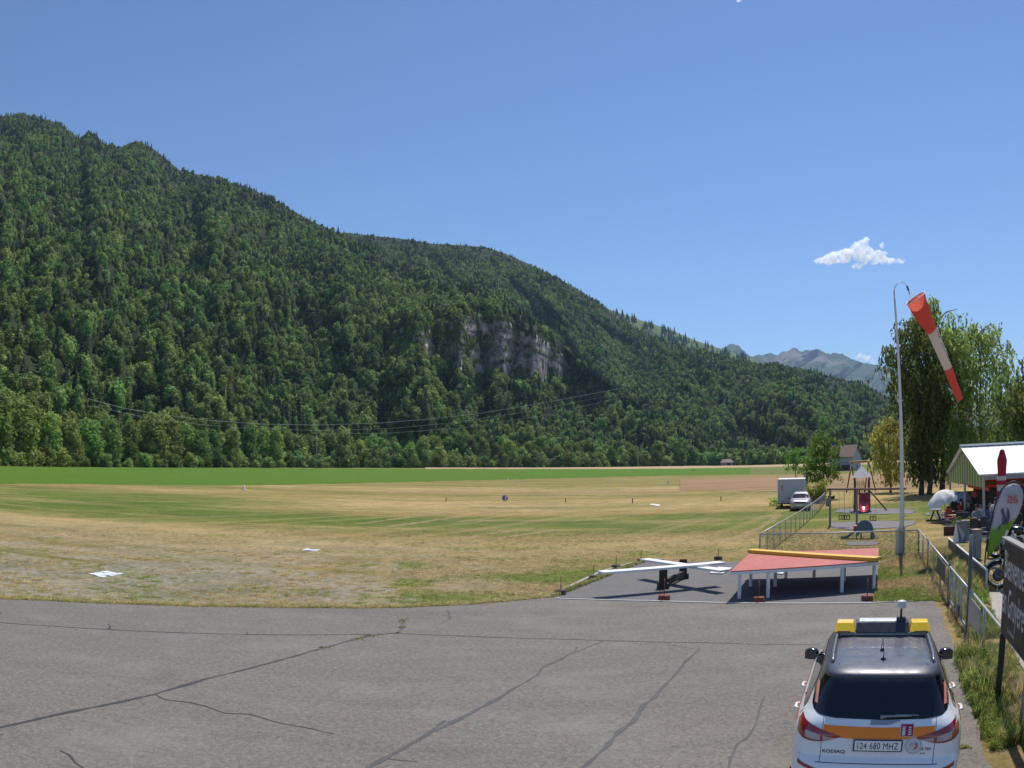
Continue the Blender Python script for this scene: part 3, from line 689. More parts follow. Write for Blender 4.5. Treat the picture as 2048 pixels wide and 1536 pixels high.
# ---------------------------------------------------------------- belt of individual trees at the field edge
def belt():
    rnd = random.Random(7); LA = 'broadleaf belt tree'
    kinds = []
    for k in range(6):
        H = 22; cm = crown_mesh('crown', 100 + k, H, 13, 1700, 0.62, [LEAF], lobes=11 + k % 3, base=0.03)
        tm = trunk_mesh('trunk', 200 + k, H, 0.35, M_BARK); kinds.append((cm, tm))
    sh = [crown_mesh('foliage', 120 + k, 7, 8, 600, 0.5, [LEAF], lobes=6, base=0.0) for k in range(3)]
    TOP = [(-200, 770), (-30, 782), (15, 785), (45, 790), (85, 815), (130, 835), (200, 832), (240, 845), (300, 826), (350, 838), (420, 850), (480, 852), (540, 850), (600, 868), (650, 870), (700, 862), (760, 880), (850, 872), (950, 868), (1050, 880), (1150, 888), (1250, 892), (1350, 884), (1450, 896), (1600, 900), (1800, 905)]
    YB = [(-200, 150), (0, 187), (300, 300), (600, 425), (900, 530), (1200, 595), (1500, 625), (1800, 600)]
    Dd = lambda px, Y: Y * math.hypot(1, ray(px, 920)[0])
    places = []; px = -90.0
    while px < 1640:
        Y = lerp_tab(YB, px); places.append((px, Y * rnd.uniform(0.99, 1.03), 'front')); px += 36 * 350 / Dd(px, Y) * rnd.uniform(0.75, 1.25)
    px = -100.0
    while px < 1640:
        Y = lerp_tab(YB, px); places.append((px, Y * rnd.uniform(1.05, 1.09), 'back')); px += 34 * 350 / Dd(px, Y) * rnd.uniform(0.8, 1.3)
    ords = 'first second third fourth fifth sixth seventh eighth ninth tenth eleventh twelfth thirteenth fourteenth fifteenth sixteenth seventeenth eighteenth nineteenth twentieth'.split()
    tens = {20: 'twenty', 30: 'thirty', 40: 'forty', 50: 'fifty', 60: 'sixty', 70: 'seventy', 80: 'eighty'}
    def ordn(i):
        if i < 20: return ords[i]
        t, u = (i + 1) // 10 * 10, (i + 1) % 10
        return (tens[t] + '-' + ords[u - 1]) if u else tens[t][:-1] + 'ieth'
    cnt = {'front': 0, 'back': 0}
    for px, Y, row in places:
        top = lerp_tab(TOP, px) + rnd.uniform(-8, 10) + (-3 if row == 'back' else 6)
        a = ray(px, hzc(px))[0]; z = gz(Y); H = (CAMH + ray(px, top)[1] * Y) - z
        cm, tm = kinds[rnd.randint(0, 5)]
        s = H / 22.0; w = rnd.uniform(0.85, 1.2) * max(0.75, s) ** -0.4
        i = cnt[row]; cnt[row] += 1
        size = 'tall' if H > 24 else ('low' if H < 15 else 'medium')
        lab = f"{size} leafy tree, {ordn(i)} from left, {row} row of the field-edge belt"
        if px < -40 or px > 1640: lab = lab
        o = empty('broadleaf_tree', (a * Y, Y, z), rnd.uniform(0, 6.28), lab, 'tree', 'trees of the belt at the far edge of the field')
        o.scale = (s * w, s * w, s)
        link(bpy.data.objects.new('trunk', tm), o); link(bpy.data.objects.new('crown', cm), o)
    # shrubs in front of the belt
    px = -80.0; i = 0
    while px < 1560:
        Y = lerp_tab(YB, px) * rnd.uniform(0.965, 0.985)
        if rnd.random() < 0.8:
            a = ray(px, hzc(px))[0]; o = bpy.data.objects.new('shrub', sh[rnd.randint(0, 2)]); link(o)
            s = rnd.uniform(0.45, 1.0); o.location = (a * Y, Y, gz(Y) - 0.3); o.rotation_euler = (0, 0, rnd.uniform(0, 6)); o.scale = (s * 1.2, s * 1.2, s)
            tag(o, f"{'rounded' if s > .75 else 'small'} green shrub, {ordn(i)} from the left at the foot of the tree belt", 'shrub', 'shrubs at the foot of the belt'); i += 1
        px += rnd.uniform(14, 34)
belt()
# ================================================================ materials
W_PAINT = pmat('white_paint', (0.78, 0.78, 0.77), 0.5, var=0.06, scale=3, dirt=(0.5, 0.48, 0.44))
R_PAINT = pmat('faded_red_paint', (0.45, 0.12, 0.095), 0.75, var=0.22, scale=1.6, dirt=(0.30, 0.085, 0.07), bump=0.3)
Y_PAINT = pmat('yellow_paint', (0.66, 0.40, 0.045), 0.65, var=0.12, scale=2, dirt=(0.45, 0.28, 0.05))
GALV = pmat('galvanised_steel', (0.40, 0.41, 0.42), 0.5, 0.55, var=0.15, scale=5, dirt=(0.25, 0.24, 0.23))
DGREY = pmat('dark_grey_metal', (0.11, 0.115, 0.125), 0.55, 0.3, var=0.2)
BLACKP = pmat('black_plastic', (0.018, 0.018, 0.02), 0.45, var=0.2)
RUBBER = pmat('tyre_rubber', (0.02, 0.02, 0.021), 0.8, var=0.25)
DWOOD = pmat('dark_stained_wood', (0.045, 0.036, 0.032), 0.8, var=0.3, scale=5, bump=0.4)
WOOD = pmat('weathered_log', (0.19, 0.12, 0.07), 0.85, var=0.3, scale=4, bump=0.4)
LWOOD = pmat('light_wood', (0.42, 0.31, 0.18), 0.8, var=0.2, scale=4, bump=0.3)
CONC = pmat('concrete', (0.42, 0.40, 0.36), 0.9, var=0.15, scale=4, dirt=(0.25, 0.23, 0.2), bump=0.3)
RUST = pmat('rusty_steel', (0.20, 0.09, 0.05), 0.85, var=0.35, scale=8)
REDB = pmat('red_plastic', (0.50, 0.03, 0.03), 0.5, var=0.2)
GREYC = pmat('grey_rubber', (0.12, 0.115, 0.115), 0.85, var=0.25)

# ---------------------------------------------------------------- signal pad
def pad():
    pts = [gnd(1112, 1194.5), gnd(1150, 1174), gnd(1203, 1148), gnd(1290, 1124), gnd(1450, 1124), gnd(1600, 1126), gnd(1758, 1130), gnd(1752, 1165), gnd(1742, 1206), gnd(1530, 1206.5), gnd(1300, 1201.5)]
    t = NT('pad_asphalt'); P = t.obj()
    c = t.mix(t.noise(P, 1.2, 5, 0.7), (0.105, 0.098, 0.096), (0.155, 0.147, 0.143)); g = t.noise(P, 30, 4, .85)
    c = t.mix(1.0, c, t.ramp(g, [(0.35, (0.7,) * 3), (0.6, (1.3,) * 3)]), 'MULTIPLY'); t.inp(t.b, 'Base Color', c); t.b.inputs['Roughness'].default_value = 0.92
    t.bump(g, 0.5, 0.01)
    pp = [(p.x, p.y) for p in rough_edge(pts + [pts[0]], 0.02, 0.5)[:-1]]
    mb = MB(); mb.prism(pp, -0.1, 0.020); tag(mb.build('signal_pad', t.m), kind='structure')
    mb = MB()
    L = [gnd(1105, 1193), gnd(1150, 1171), gnd(1203, 1145.5), gnd(1288, 1122), gnd(1330, 1121)]
    for a, b in zip(L, L[1:]): a = a.copy(); b = b.copy(); a.z = b.z = 0.03; mb.beam(a, b - (b - a).normalized() * 0.03, 0.1, 0.1)
    tag(mb.build('pad_kerb', CONC, bevel=0.01), kind='structure')
    mb = MB(); L = [gnd(1112, 1198), gnd(1300, 1203), gnd(1530, 1208), gnd(1745, 1207), gnd(1865, 1200)]
    for a, b in zip(L, L[1:]): a = a.copy(); b = b.copy(); a.z = b.z = 0.0; mb.beam(a, b - (b - a).normalized() * 0.02, 0.11, 0.07)
    tag(mb.build('apron_kerb', CONC, bevel=0.01), kind='structure')
pad()

def signal_cross():
    H = 0.8; AL, AR = gnd(1201, 1141, H), gnd(1444, 1121.5, H); BL, BR = gnd(1289, 1111, H), gnd(1449, 1133, H)
    c = (AL + AR) / 2
    o = empty('signal_cross', (c.x, c.y, 0.02), 0, 'white crossed beams raised on a dark wooden stand beside the red signal panel', 'airfield signal')
    C = Vector((c.x, c.y, 0.02))
    for a, b, dz in ((AL, AR, 0.0), (BL, BR, -0.075)):
        mb = MB(); mb.beam(a - C + Vector((0, 0, dz - .06)), b - C + Vector((0, 0, dz - .06)), 0.40, 0.07); mb.build('beam', W_PAINT, o, 0.012)
    p1, p2 = gnd(1326, 1178), gnd(1366, 1158)
    for p in (p1, p2):
        mb = MB(); mb.box(Vector((p.x, p.y, 0.35)) - C + Vector((0, 0, .0)), (0.24, 0.16, 0.68)); mb.box(Vector((p.x, p.y, 0.10)) - C, (0.34, 0.30, 0.20)); mb.build('post', DWOOD, o, 0.008)
    mb = MB(); mb.beam(p1 - C + Vector((0.13, 0.1, .2)), p2 - C + Vector((0.0, -.1, .2)), 0.10, 0.22); mb.build('stretcher', DWOOD, o, 0.006)
signal_cross()

def signal_table():
    H = 0.88; FL, FR, BR, BL = gnd(1461, 1142, H), gnd(1757, 1122, H), gnd(1757, 1096, H), gnd(1501, 1105, H)
    C = Vector((FL.x, FL.y, 0.0)); o = empty('signal_table', C, 0, 'large red square panel with a yellow diagonal bar on white legs', 'airfield signal')
    q = [p - C for p in (FL, FR, BR, BL)]
    mb = MB()
    vs = [v + Vector((0, 0, dz)) for dz in (-0.03, 0.0) for v in q]
    mb.add(vs, [(3, 2, 1, 0), (4, 5, 6, 7)] + [(k, (k + 1) % 4, 4 + (k + 1) % 4, 4 + k) for k in range(4)]); mb.build('panel', R_PAINT, o)
    mb = MB()
    for k in range(4):
        a, b = q[k], q[(k + 1) % 4]; ce = sum(q, Vector()) / 4
        a2, b2 = a.lerp(ce, 0.012), b.lerp(ce, 0.012); mb.beam(a2 + Vector((0, 0, -.075)), b2 + Vector((0, 0, -.075)), 0.05, 0.088)
    for f in (0.25, 0.5, 0.75):
        a = q[0].lerp(q[1], f); b = q[3].lerp(q[2], f); mb.beam(a + Vector((0, .1, -.065)), b + Vector((0, -.1, -.065)), 0.05, 0.06)
    mb.build('frame', W_PAINT, o)
    a = q[3].lerp(q[1], 0.005); b = q[3].lerp(q[1], 0.998)
    mb = MB(); mb.beam(a + Vector((0, 0, .06)), b + Vector((0, 0, .06)), 0.42, 0.11); mb.build('diagonal_bar', Y_PAINT, o, 0.01)
    legs = [(0.05, 0.06), (0.24, 0.015), (0.24, 0.5), (0.06, 0.55), (0.74, 0.015), (0.5, 0.85), (0.97, 0.06), (0.74, 0.6), (0.97, 0.9), (0.28, 0.93)]
    for u, v in legs:
        p = q[0].lerp(q[1], u).lerp(q[3].lerp(q[2], u), v)
        mb = MB(); mb.box((p.x, p.y, (H - .1) / 2 + 0.01), (0.085, 0.085, H - 0.13)); mb.build('leg', W_PAINT, o, 0.005)
signal_table()

def marker_stakes():
    items = [(1122, 1191, .55, 'grey', 'nearest the left corner of the signal pad'), (1188, 1161, .5, 'grey', 'second along the left kerb of the signal pad'), (1233, 1139, .5, 'grey', 'third along the left kerb of the signal pad'),
             (1283, 1126, .5, 'red', 'at the far left corner of the signal pad'), (1438, 1121, .45, 'grey', 'behind the right end of the white crossed beams'), (1330, 1202, .62, 'red', 'in front of the white crossed beams'),
             (1520, 1206, .6, 'red', 'in front of the left half of the red panel'), (1738, 1203, .6, 'red', 'at the right front corner of the red panel')]
    mr = pmat('faded_red_block', (0.23, 0.07, 0.05), 0.85, var=0.3, scale=8, dirt=(0.1, 0.05, 0.045)); mg = pmat('dark_block', (0.09, 0.075, 0.07), 0.9, var=0.3, scale=8)
    for px, py, h, c, w in items:
        p = gnd(px, py); z = 0.02
        o = empty('marker_stake', (p.x, p.y + .12, z), random.Random(px).uniform(-.2, .2), f"rod in {'red' if c == 'red' else 'grey'} block {w}", 'marker stake', 'stakes round the signal pad')
        mb = MB(); mb.lathe([(0.02, 0), (0.165, 0.0), (0.18, 0.03), (0.18, 0.07), (0.15, 0.075), (0.15, 0.085), (0.17, 0.09), (0.165, 0.13), (0.14, 0.145), (0.02, 0.145)], n=14); mb.build('block', mr if c == 'red' else mg, o)
        mb = MB(); mb.tube([(0, 0, .12), (0.004, 0, h)], 0.014, 6); mb.build('rod', RUST, o)
marker_stakes()
def white_boards():
    for k, (cs, lab) in enumerate([([(1419, 1149), (1446, 1150), (1464, 1139), (1437, 1137)], 'white board lying flat between the crossed beams and the red panel'),
                                   ([(1547, 1149), (1565, 1151), (1578, 1140), (1560, 1139)], 'white board lying on the pad behind the red panel legs')]):
        pts = [gnd(*c) for c in cs]; mb = MB(); mb.prism([(p.x, p.y) for p in pts], 0.03, 0.07)
        tag(mb.build('board', W_PAINT, bevel=0.005), lab, 'board', 'white boards lying on the signal pad')
white_boards()

# ---------------------------------------------------------------- fence
def fpt(d): return Vector((2.806 + .496 * d, d, 0))
F0 = fpt(26.8)
def mesh_mat():
    """chain link: real wire colour, procedurally cut to thin diagonal wires"""
    t = NT('chain_link'); P = t.obj(); m = t.new('ShaderNodeUVMap').outputs[0]
    sep = t.new('ShaderNodeSeparateXYZ'); t.l.new(m, sep.inputs[0]); u, v = sep.outputs[0], sep.outputs[1]
    def w(op):
        s = t.math(op, u, v); f = t.math('FRACT', t.math('MULTIPLY', s, 11.0)); return t.math('LESS_THAN', f, 0.065)
    a = t.math('MAXIMUM', w('ADD'), w('SUBTRACT')); tr = t.new('ShaderNodeBsdfTransparent')
    mx = t.new('ShaderNodeMixShader'); t.l.new(a, mx.inputs[0]); t.l.new(tr.outputs[0], mx.inputs[1]); t.l.new(t.b.outputs[0], mx.inputs[2]); t.l.new(mx.outputs[0], t.out.inputs[0])
    t.inp(t.b, 'Base Color', (0.33, 0.34, 0.33)); t.b.inputs['Metallic'].default_value = 0.4; t.b.inputs['Roughness'].default_value = 0.5
    return t.m
CHAIN = mesh_mat()
def chain_panel(a, b, z0, z1, parent, C):
    me = bpy.data.meshes.new('mesh_panel'); L = (b - a).length
    vs = [a + Vector((0, 0, z0)) - C, b + Vector((0, 0, z0)) - C, b + Vector((0, 0, z1)) - C, a + Vector((0, 0, z1)) - C]
    me.from_pydata([tuple(v) for v in vs], [], [(0, 1, 2, 3)]); uv = me.uv_layers.new(name='UVMap')
    for k, c in enumerate([(0, 0), (L, 0), (L, z1 - z0), (0, z1 - z0)]): uv.data[k].uv = c
    me.materials.append(CHAIN); return link(bpy.data.objects.new('mesh_panel', me), parent)
def fence(name, pts, label, H=1.05, gap=2.4, group=None, gaps=()):
    C = pts[0].copy(); o = empty(name, C, 0, label, 'fence', group)
    mb = MB(); mb.tube([p - C + Vector((0, 0, H)) for p in pts], 0.026, 8); mb.build('top_rail', GALV, o)
    for a, b in zip(pts, pts[1:]):
        n = max(1, round((b - a).length / gap))
        for k in range(n + 1):
            if k == n and b is not pts[-1]: continue
            p = a.lerp(b, k / n) - C; m = MB(); m.tube([p + Vector((0, 0, -.05)), p + Vector((0, 0, H))], 0.027, 8); m.build('post', GALV, o)
        chain_panel(a, b, 0.06, H - .01, o, C)
    mb = MB()
    for a, b in zip(pts, pts[1:]): mb.tube([a - C + Vector((0, 0, .06)), b - C + Vector((0, 0, .06))], 0.006, 5)
    mb.build('tension_wire', GALV, o)
    return o
FBL = gnd(1520, 1068, 1.05); FBL.z = 0
def back_top(px, py, Y): return Vector(((ray(px, py)[0]) * Y, Y, 0))
def top0(px, py, h=1.05): q = gnd(px, py, h); q.z = 0; return q
far_end = [FBL, top0(1560, 1045), top0(1600, 1022), top0(1620, 1009), top0(1638, 997), top0(1650, 985)]
fence('chain_link_fence', far_end, 'long mesh fence running away past the parked van trailer and small tree', gap=2.0)
fence('chain_link_fence', [FBL, F0], 'mesh fence crossing in front of the playground behind the red panel', gap=6.2)
fence('chain_link_fence', [F0, fpt(17.2)], 'mesh fence from the windsock mast down to the gate', gap=2.2)
fence('chain_link_fence', [fpt(13.6), fpt(3.0)], 'mesh fence beside the white patrol car, under the welcome sign', gap=2.1, H=1.08)
# plates fixed on the fence
for d0, d1, lab in ((19.6, 17.6, 'dark grey plate hung on the fence just beyond the gate'), (13.4, 12.0, 'pale grey plate hung on the fence just before the gate')):
    a, b = fpt(d0), fpt(d1); off = Vector((-.05, .0248, 0)); mb = MB()
    mb.beam(a + off + Vector((0, 0, .76)), b + off + Vector((0, 0, .76)), 0.012, 0.5)
    tag(mb.build('plate', DGREY if d0 > 15 else GALV, bevel=0.003), lab, 'plate')
def gate():
    a, b = fpt(17.0), fpt(13.9); C = a.copy(); o = empty('metal_gate', C, 0, 'tubular metal gate with diagonal braces between two dark posts', 'gate')
    mb = MB()
    for z in (0.2, 1.06): mb.tube([a - C + Vector((0, 0, z)), b - C + Vector((0, 0, z))], 0.028, 8)
    for f in (0.0, 0.36, 0.70, 1.0): p = a.lerp(b, f) - C; mb.tube([p + Vector((0, 0, .2)), p + Vector((0, 0, 1.06))], 0.028, 8)
    mb.build('gate_frame', GALV, o)
    for f0, f1 in ((0.04, 0.35), (0.38, 0.69)):
        m = MB(); m.tube([a.lerp(b, f0) - C + Vector((0, 0, 1.05)), a.lerp(b, f1) - C + Vector((0, 0, .22))], 0.012, 6); m.build('brace', GALV, o)
    chain_panel(a, b, 0.2, 1.06, o, C)
    m = MB(); p = a.lerp(b, 0.62) - C; m.box(p + Vector((-.03, 0, .33)), (0.06, 0.3, 0.24), -0.43); m.build('lock_case', DGREY, o, 0.01)
    p = fpt(13.75) - C; m = MB(); m.tube([p, p + Vector((0, 0, at(1944, 1069, 13.75).z))], 0.045, 10); m.build('gate_post', DGREY, o)
    p = fpt(17.1) - C; m = MB(); m.tube([p, p + Vector((0, 0, 1.2))], 0.04, 10); m.build('gate_post', DGREY, o)
gate()
def barrier():
    b = gnd(1970, 1185); a = top0(1897, 1078, .62); C = b.copy()
    o = empty('low_barrier', C, 0, 'low grey plate barrier with a pale top rail beside the parked motorcycle', 'barrier')
    m = MB(); m.tube([a - C + Vector((0, 0, .66)), b - C + Vector((0, 0, .66))], 0.035, 8); m.build('top_rail', W_PAINT, o)
    m = MB(); m.beam(a - C + Vector((0, 0, .46)), b - C + Vector((0, 0, .46)), 0.02, 0.34); m.build('plate', DGREY, o)
    for f in (0.0, .33, .66, 1.0): p = a.lerp(b, f) - C; m = MB(); m.box(p + Vector((0.03, 0, .33)), (0.07, 0.05, 0.66), -.43); m.build('post', GALV, o)
barrier()
def bin_post():
    p = gnd(1952, 1118); o = empty('litter_bin', p, 0.2, 'tall grey bin with a tan lid behind the gate post', 'litter bin')
    m = MB(); m.box((0, 0, .55), (0.30, 0.30, 1.05)); m.build('body', pmat('bin_grey', (0.25, 0.29, 0.31), .6), o, 0.02)
    m = MB(); m.box((0, 0, 1.11), (0.36, 0.34, 0.05)); m.build('lid', LWOOD, o, 0.01)
bin_post()

# ---------------------------------------------------------------- text helper
def text_mesh(s, size=1.0, bold=0.0, align='LEFT', extrude=0.0, spacing=1.0):
    cu = bpy.data.curves.new('txt', 'FONT'); cu.body = s; cu.size = size; cu.offset = bold; cu.align_x = align; cu.extrude = extrude; cu.space_character = spacing
    cu.resolution_u = 3; ob = bpy.data.objects.new('txt', cu); COL.objects.link(ob)
    dg = bpy.context.evaluated_depsgraph_get(); me = bpy.data.meshes.new_from_object(ob.evaluated_get(dg)); bpy.data.objects.remove(ob); bpy.data.curves.remove(cu)
    return me
def text_part(name, s, size, M, mat, parent, **kw):
    me = text_mesh(s, size, **kw); me.materials.clear(); me.materials.append(mat); me.transform(M); me.name = name
    return link(bpy.data.objects.new(name, me), parent)

def welcome_sign():
    aY = 9.75; a = at(2012, 1078, aY); ZT = a.z; ZB = at(2008, 1262, aY).z; a.z = 0; ZM = (ZT + ZB) / 2; n = Vector((-.496, -1, 0)).normalized(); L = 3.6; C = a.copy()
    brown = pmat('sign_brown', (0.024, 0.019, 0.021), 0.6, var=0.12, scale=1.2)
    o = empty('welcome_sign', C, 0, 'big dark brown welcome sign with white script lettering on two posts', 'sign')
    b = n * L; out = Vector((-1, .496, 0)).normalized()
    m = MB(); m.beam(Vector((0, 0, ZM)), b + Vector((0, 0, ZM)), 0.05, ZT - ZB); m.build('board', brown, o, 0.006)
    m = MB(); m.beam(Vector((0, 0, ZT + .02)) - n * .03, b + Vector((0, 0, ZT + .02)), 0.13, 0.035); m.build('top_cap', pmat('sign_cap', (0.25, 0.235, 0.21), .6), o, 0.004)
    for f in (0.035, 0.965):
        m = MB(); m.box(b * f + Vector((0, 0, ZB / 2)) - out * .0, (0.09, 0.09, ZB), -.46); m.build('post', DWOOD, o, 0.006)
    wt = pmat('sign_lettering', (0.62, 0.60, 0.58), .6, var=.05)
    xs = n; zs = Vector((0, 0, 1))
    def T(u, z, narrow=1.0): M = Matrix.Identity(4); e = xs * narrow; M[0][0], M[1][0], M[2][0] = e; M[0][1], M[1][1], M[2][1] = zs; M[0][2], M[1][2], M[2][2] = out; M.translation = n * u + zs * z + out * 0.030; return M
    text_part('lettering', 'Bienvenue', 0.60, T(0.10, ZT - .56, .60), wt, o, bold=0.004)
    text_part('lettering', 'en Gruy\u00e8re', 0.60, T(0.03, ZT - 1.10, .60), wt, o, bold=0.004)
    text_part('small_lettering', 'ici', 0.16, T(0.05, ZB + .24, .8), pmat('dim_letter', (0.2, .19, .19), .6), o)
    text_part('small_lettering', "l'a\u00e9rodrome", 0.13, T(.62, ZB + .12, .8), wt, o)
welcome_sign()

# ---------------------------------------------------------------- windsock mast
def mast():
    p = gnd(1802, 1110); top = at(1788, 583, p.y); H = top.z; lean = (top.x - p.x)
    o = empty('windsock_mast', p, 0, 'tall slim pale mast with a curved arm at its top beside the fence corner', 'mast')
    pole = pmat('mast_paint', (0.66, 0.65, 0.66), .5, .2, var=.08, scale=1)
    m = MB(); N = 12; m.tube([(lean * (k / N) ** 1.3, 0, .9 + (H - .9) * k / N) for k in range(N + 1)], [0.092 - 0.052 * k / N for k in range(N + 1)], 12); m.build('pole', pole, o)
    m = MB()
    m.add([(-.20, .03, 0), (.13, .03, 0), (.12, .03, 1.2), (-.02, .03, 1.28), (-.16, .03, 1.05), (-.20, .16, 0), (.13, .16, 0), (.12, .16, 1.2), (-.02, .16, 1.28), (-.16, .16, 1.05)],
          [(0, 1, 2, 3, 4), (9, 8, 7, 6, 5), (0, 5, 6, 1), (1, 6, 7, 2), (2, 7, 8, 3), (3, 8, 9, 4), (4, 9, 5, 0)])
    m.box((-.16, -.03, .52), (0.02, .12, 1.02)); m.box((.115, -.03, .58), (0.02, .12, 1.14)); m.build('base_channel', pmat('mast_base', (0.48, .48, .51), .55, .3), o)
    m = MB(); d = lambda px, py: at(px, py, p.y) - p
    m.tube([d(1788, 586), d(1789, 576), d(1795, 567), d(1802, 563.5), d(1809, 566), d(1814, 574), d(1818, 583)], [0.03, 0.025, 0.02, 0.018, 0.016, .016, .015], 8); m.build('curved_arm', pole, o)
    m = MB(); m.tube([d(1814, 572), d(1817, 581)], 0.045, 8); m.tube([d(1817, 580), d(1819, 588)], 0.02, 6); m.build('swivel', DGREY, o)
    # windsock
    red = pmat('sock_red', (0.56, 0.10, 0.085), .75, var=.12, scale=1.0); wht = pmat('sock_white', (0.62, 0.58, 0.58), .8, var=.06, scale=1)
    def cloth(mt, c):
        nt = mt.node_tree; pr = nt.nodes['Principled BSDF']; tr = nt.nodes.new('ShaderNodeBsdfTranslucent'); tr.inputs[0].default_value = c + (1,)
        mx = nt.nodes.new('ShaderNodeMixShader'); mx.inputs[0].default_value = .4; out = nt.nodes['Material Output']
        nt.links.new(pr.outputs[0], mx.inputs[1]); nt.links.new(tr.outputs[0], mx.inputs[2]); nt.links.new(mx.outputs[0], out.inputs[0])
    cloth(red, (0.78, .17, .11)); cloth(wht, (0.75, .7, .68))
    ax = [(1831, 597), (1841, 617), (1851, 640), (1863, 661), (1875, 686), (1886, 711), (1896, 736), (1904, 758), (1912, 779), (1919, 799)]
    rr = [0.50, 0.44, 0.345, 0.275, 0.255, 0.235, 0.215, 0.20, 0.185, 0.165]
    P0 = d(*ax[0]) + p
    w = empty('windsock', P0, 0, 'red and white striped windsock hanging slack below the mast arm', 'windsock')
    pts = [at(a, b, p.y + .15 * k) - P0 for k, (a, b) in enumerate(ax)]
    from bisect import bisect
    def ev(s):
        i = min(len(pts) - 2, int(s)); f = s - i; pp = [pts[max(0, i - 1)], pts[i], pts[i + 1], pts[min(len(pts) - 1, i + 2)]]
        c = 0.5 * ((2 * pp[1]) + (-pp[0] + pp[2]) * f + (2 * pp[0] - 5 * pp[1] + 4 * pp[2] - pp[3]) * f * f + (-pp[0] + 3 * pp[1] - 3 * pp[2] + pp[3]) * f ** 3)
        return c, rr[i] + (rr[i + 1] - rr[i]) * f
    def section(s0, s1, mt, name):
        V = []; F = []; n = 28; steps = int((s1 - s0) * 6) + 1
        for k in range(steps + 1):
            s = s0 + (s1 - s0) * k / steps; s = min(s, 8.9999); c, r = ev(s); c2, _ = ev(min(8.999, s + .05)); c1, _ = ev(max(0, s - .05)); t = (c2 - c1).normalized()
            if s < 1: t = t.lerp(Vector((0.5, -.05, -.86)), (1 - s) * .6).normalized()
            y = Vector((0, 1, 0)); x = y.cross(t).normalized(); y = t.cross(x)
            for j in range(n):
                a = 6.28318 * j / n; q = 1 + 0.07 * math.sin(3 * a + s * 1.1) * min(1, s) + .03 * math.sin(9 * a + s * 2) + .07 * noise.noise(Vector((math.cos(a) * 1.5, math.sin(a) * 1.5, s * 2.2))) * min(1, s)
                V.append(c + x * math.cos(a) * r * q + y * math.sin(a) * r * q * .75)
        for k in range(steps):
            for j in range(n): F.append((k * n + j, k * n + (j + 1) % n, (k + 1) * n + (j + 1) % n, (k + 1) * n + j))
        mesh_obj(name, V, F, mt, w, True)
    section(0, 3.0, red, 'red_section'); section(3.0, 6.0, wht, 'white_section'); section(6.0, 9.0, red, 'red_section')
    c, r = ev(0); c2, _ = ev(.1); t = (c2 - c).normalized().lerp(Vector((0.5, -.05, -.86)), .6).normalized(); y = Vector((0, 1, 0)); x = y.cross(t).normalized(); y = t.cross(x)
    m = MB(); ring = [c + x * math.cos(a) * r * 1.01 + y * math.sin(a) * r * .76 for a in [6.283 * k / 28 for k in range(28)]]; m.tube(ring, 0.02, 6, closed=True); m.build('mouth_ring', pmat('ring', (.6, .5, .5), .5), w)
    m = MB(); e = d(1819, 587) + p - P0
    for k in (0, 7, 14, 21): m.tube([e, ring[k]], 0.006, 4)
    m.build('bridle_cords', W_PAINT, w)
    # emblem and a line of small letters along the white section, towards the camera
    emb = pmat('emblem_red', (0.16, 0.03, 0.04), .7)
    def patch(s, dx, wd, ht, name, m_):
        c, r = ev(s); c2, _ = ev(s + .1); t = (c2 - c).normalized(); y = Vector((0, 1, 0)); x = y.cross(t).normalized(); y = t.cross(x); V = []
        for (u, v) in [(-1, -1), (0, -1), (1, -1), (1, 1), (0, 1), (-1, 1)]:
            a = math.atan2(-1, dx / r) + (u * wd / 2) / r; pos, _ = ev(s + v * ht / 2 / .52)
            V.append(pos + x * math.cos(a) * r * 1.04 + y * math.sin(a) * r * .81)
        m_.add(V, [(0, 1, 4, 5), (1, 2, 3, 4)])
    mm = MB()
    for q in range(6): patch(3.25 + q * .09, -0.10 - .03 * abs(q - 3), 0.05 + .02 * (q % 3), .035, 'emblem', mm)
    mm.build('emblem', emb, w)
    mm = MB()
    for q in range(9): patch(4.1 + q * .17, -0.10, 0.05, .05, 'lettering', mm)
    mm.build('lettering', emb, w)
mast()
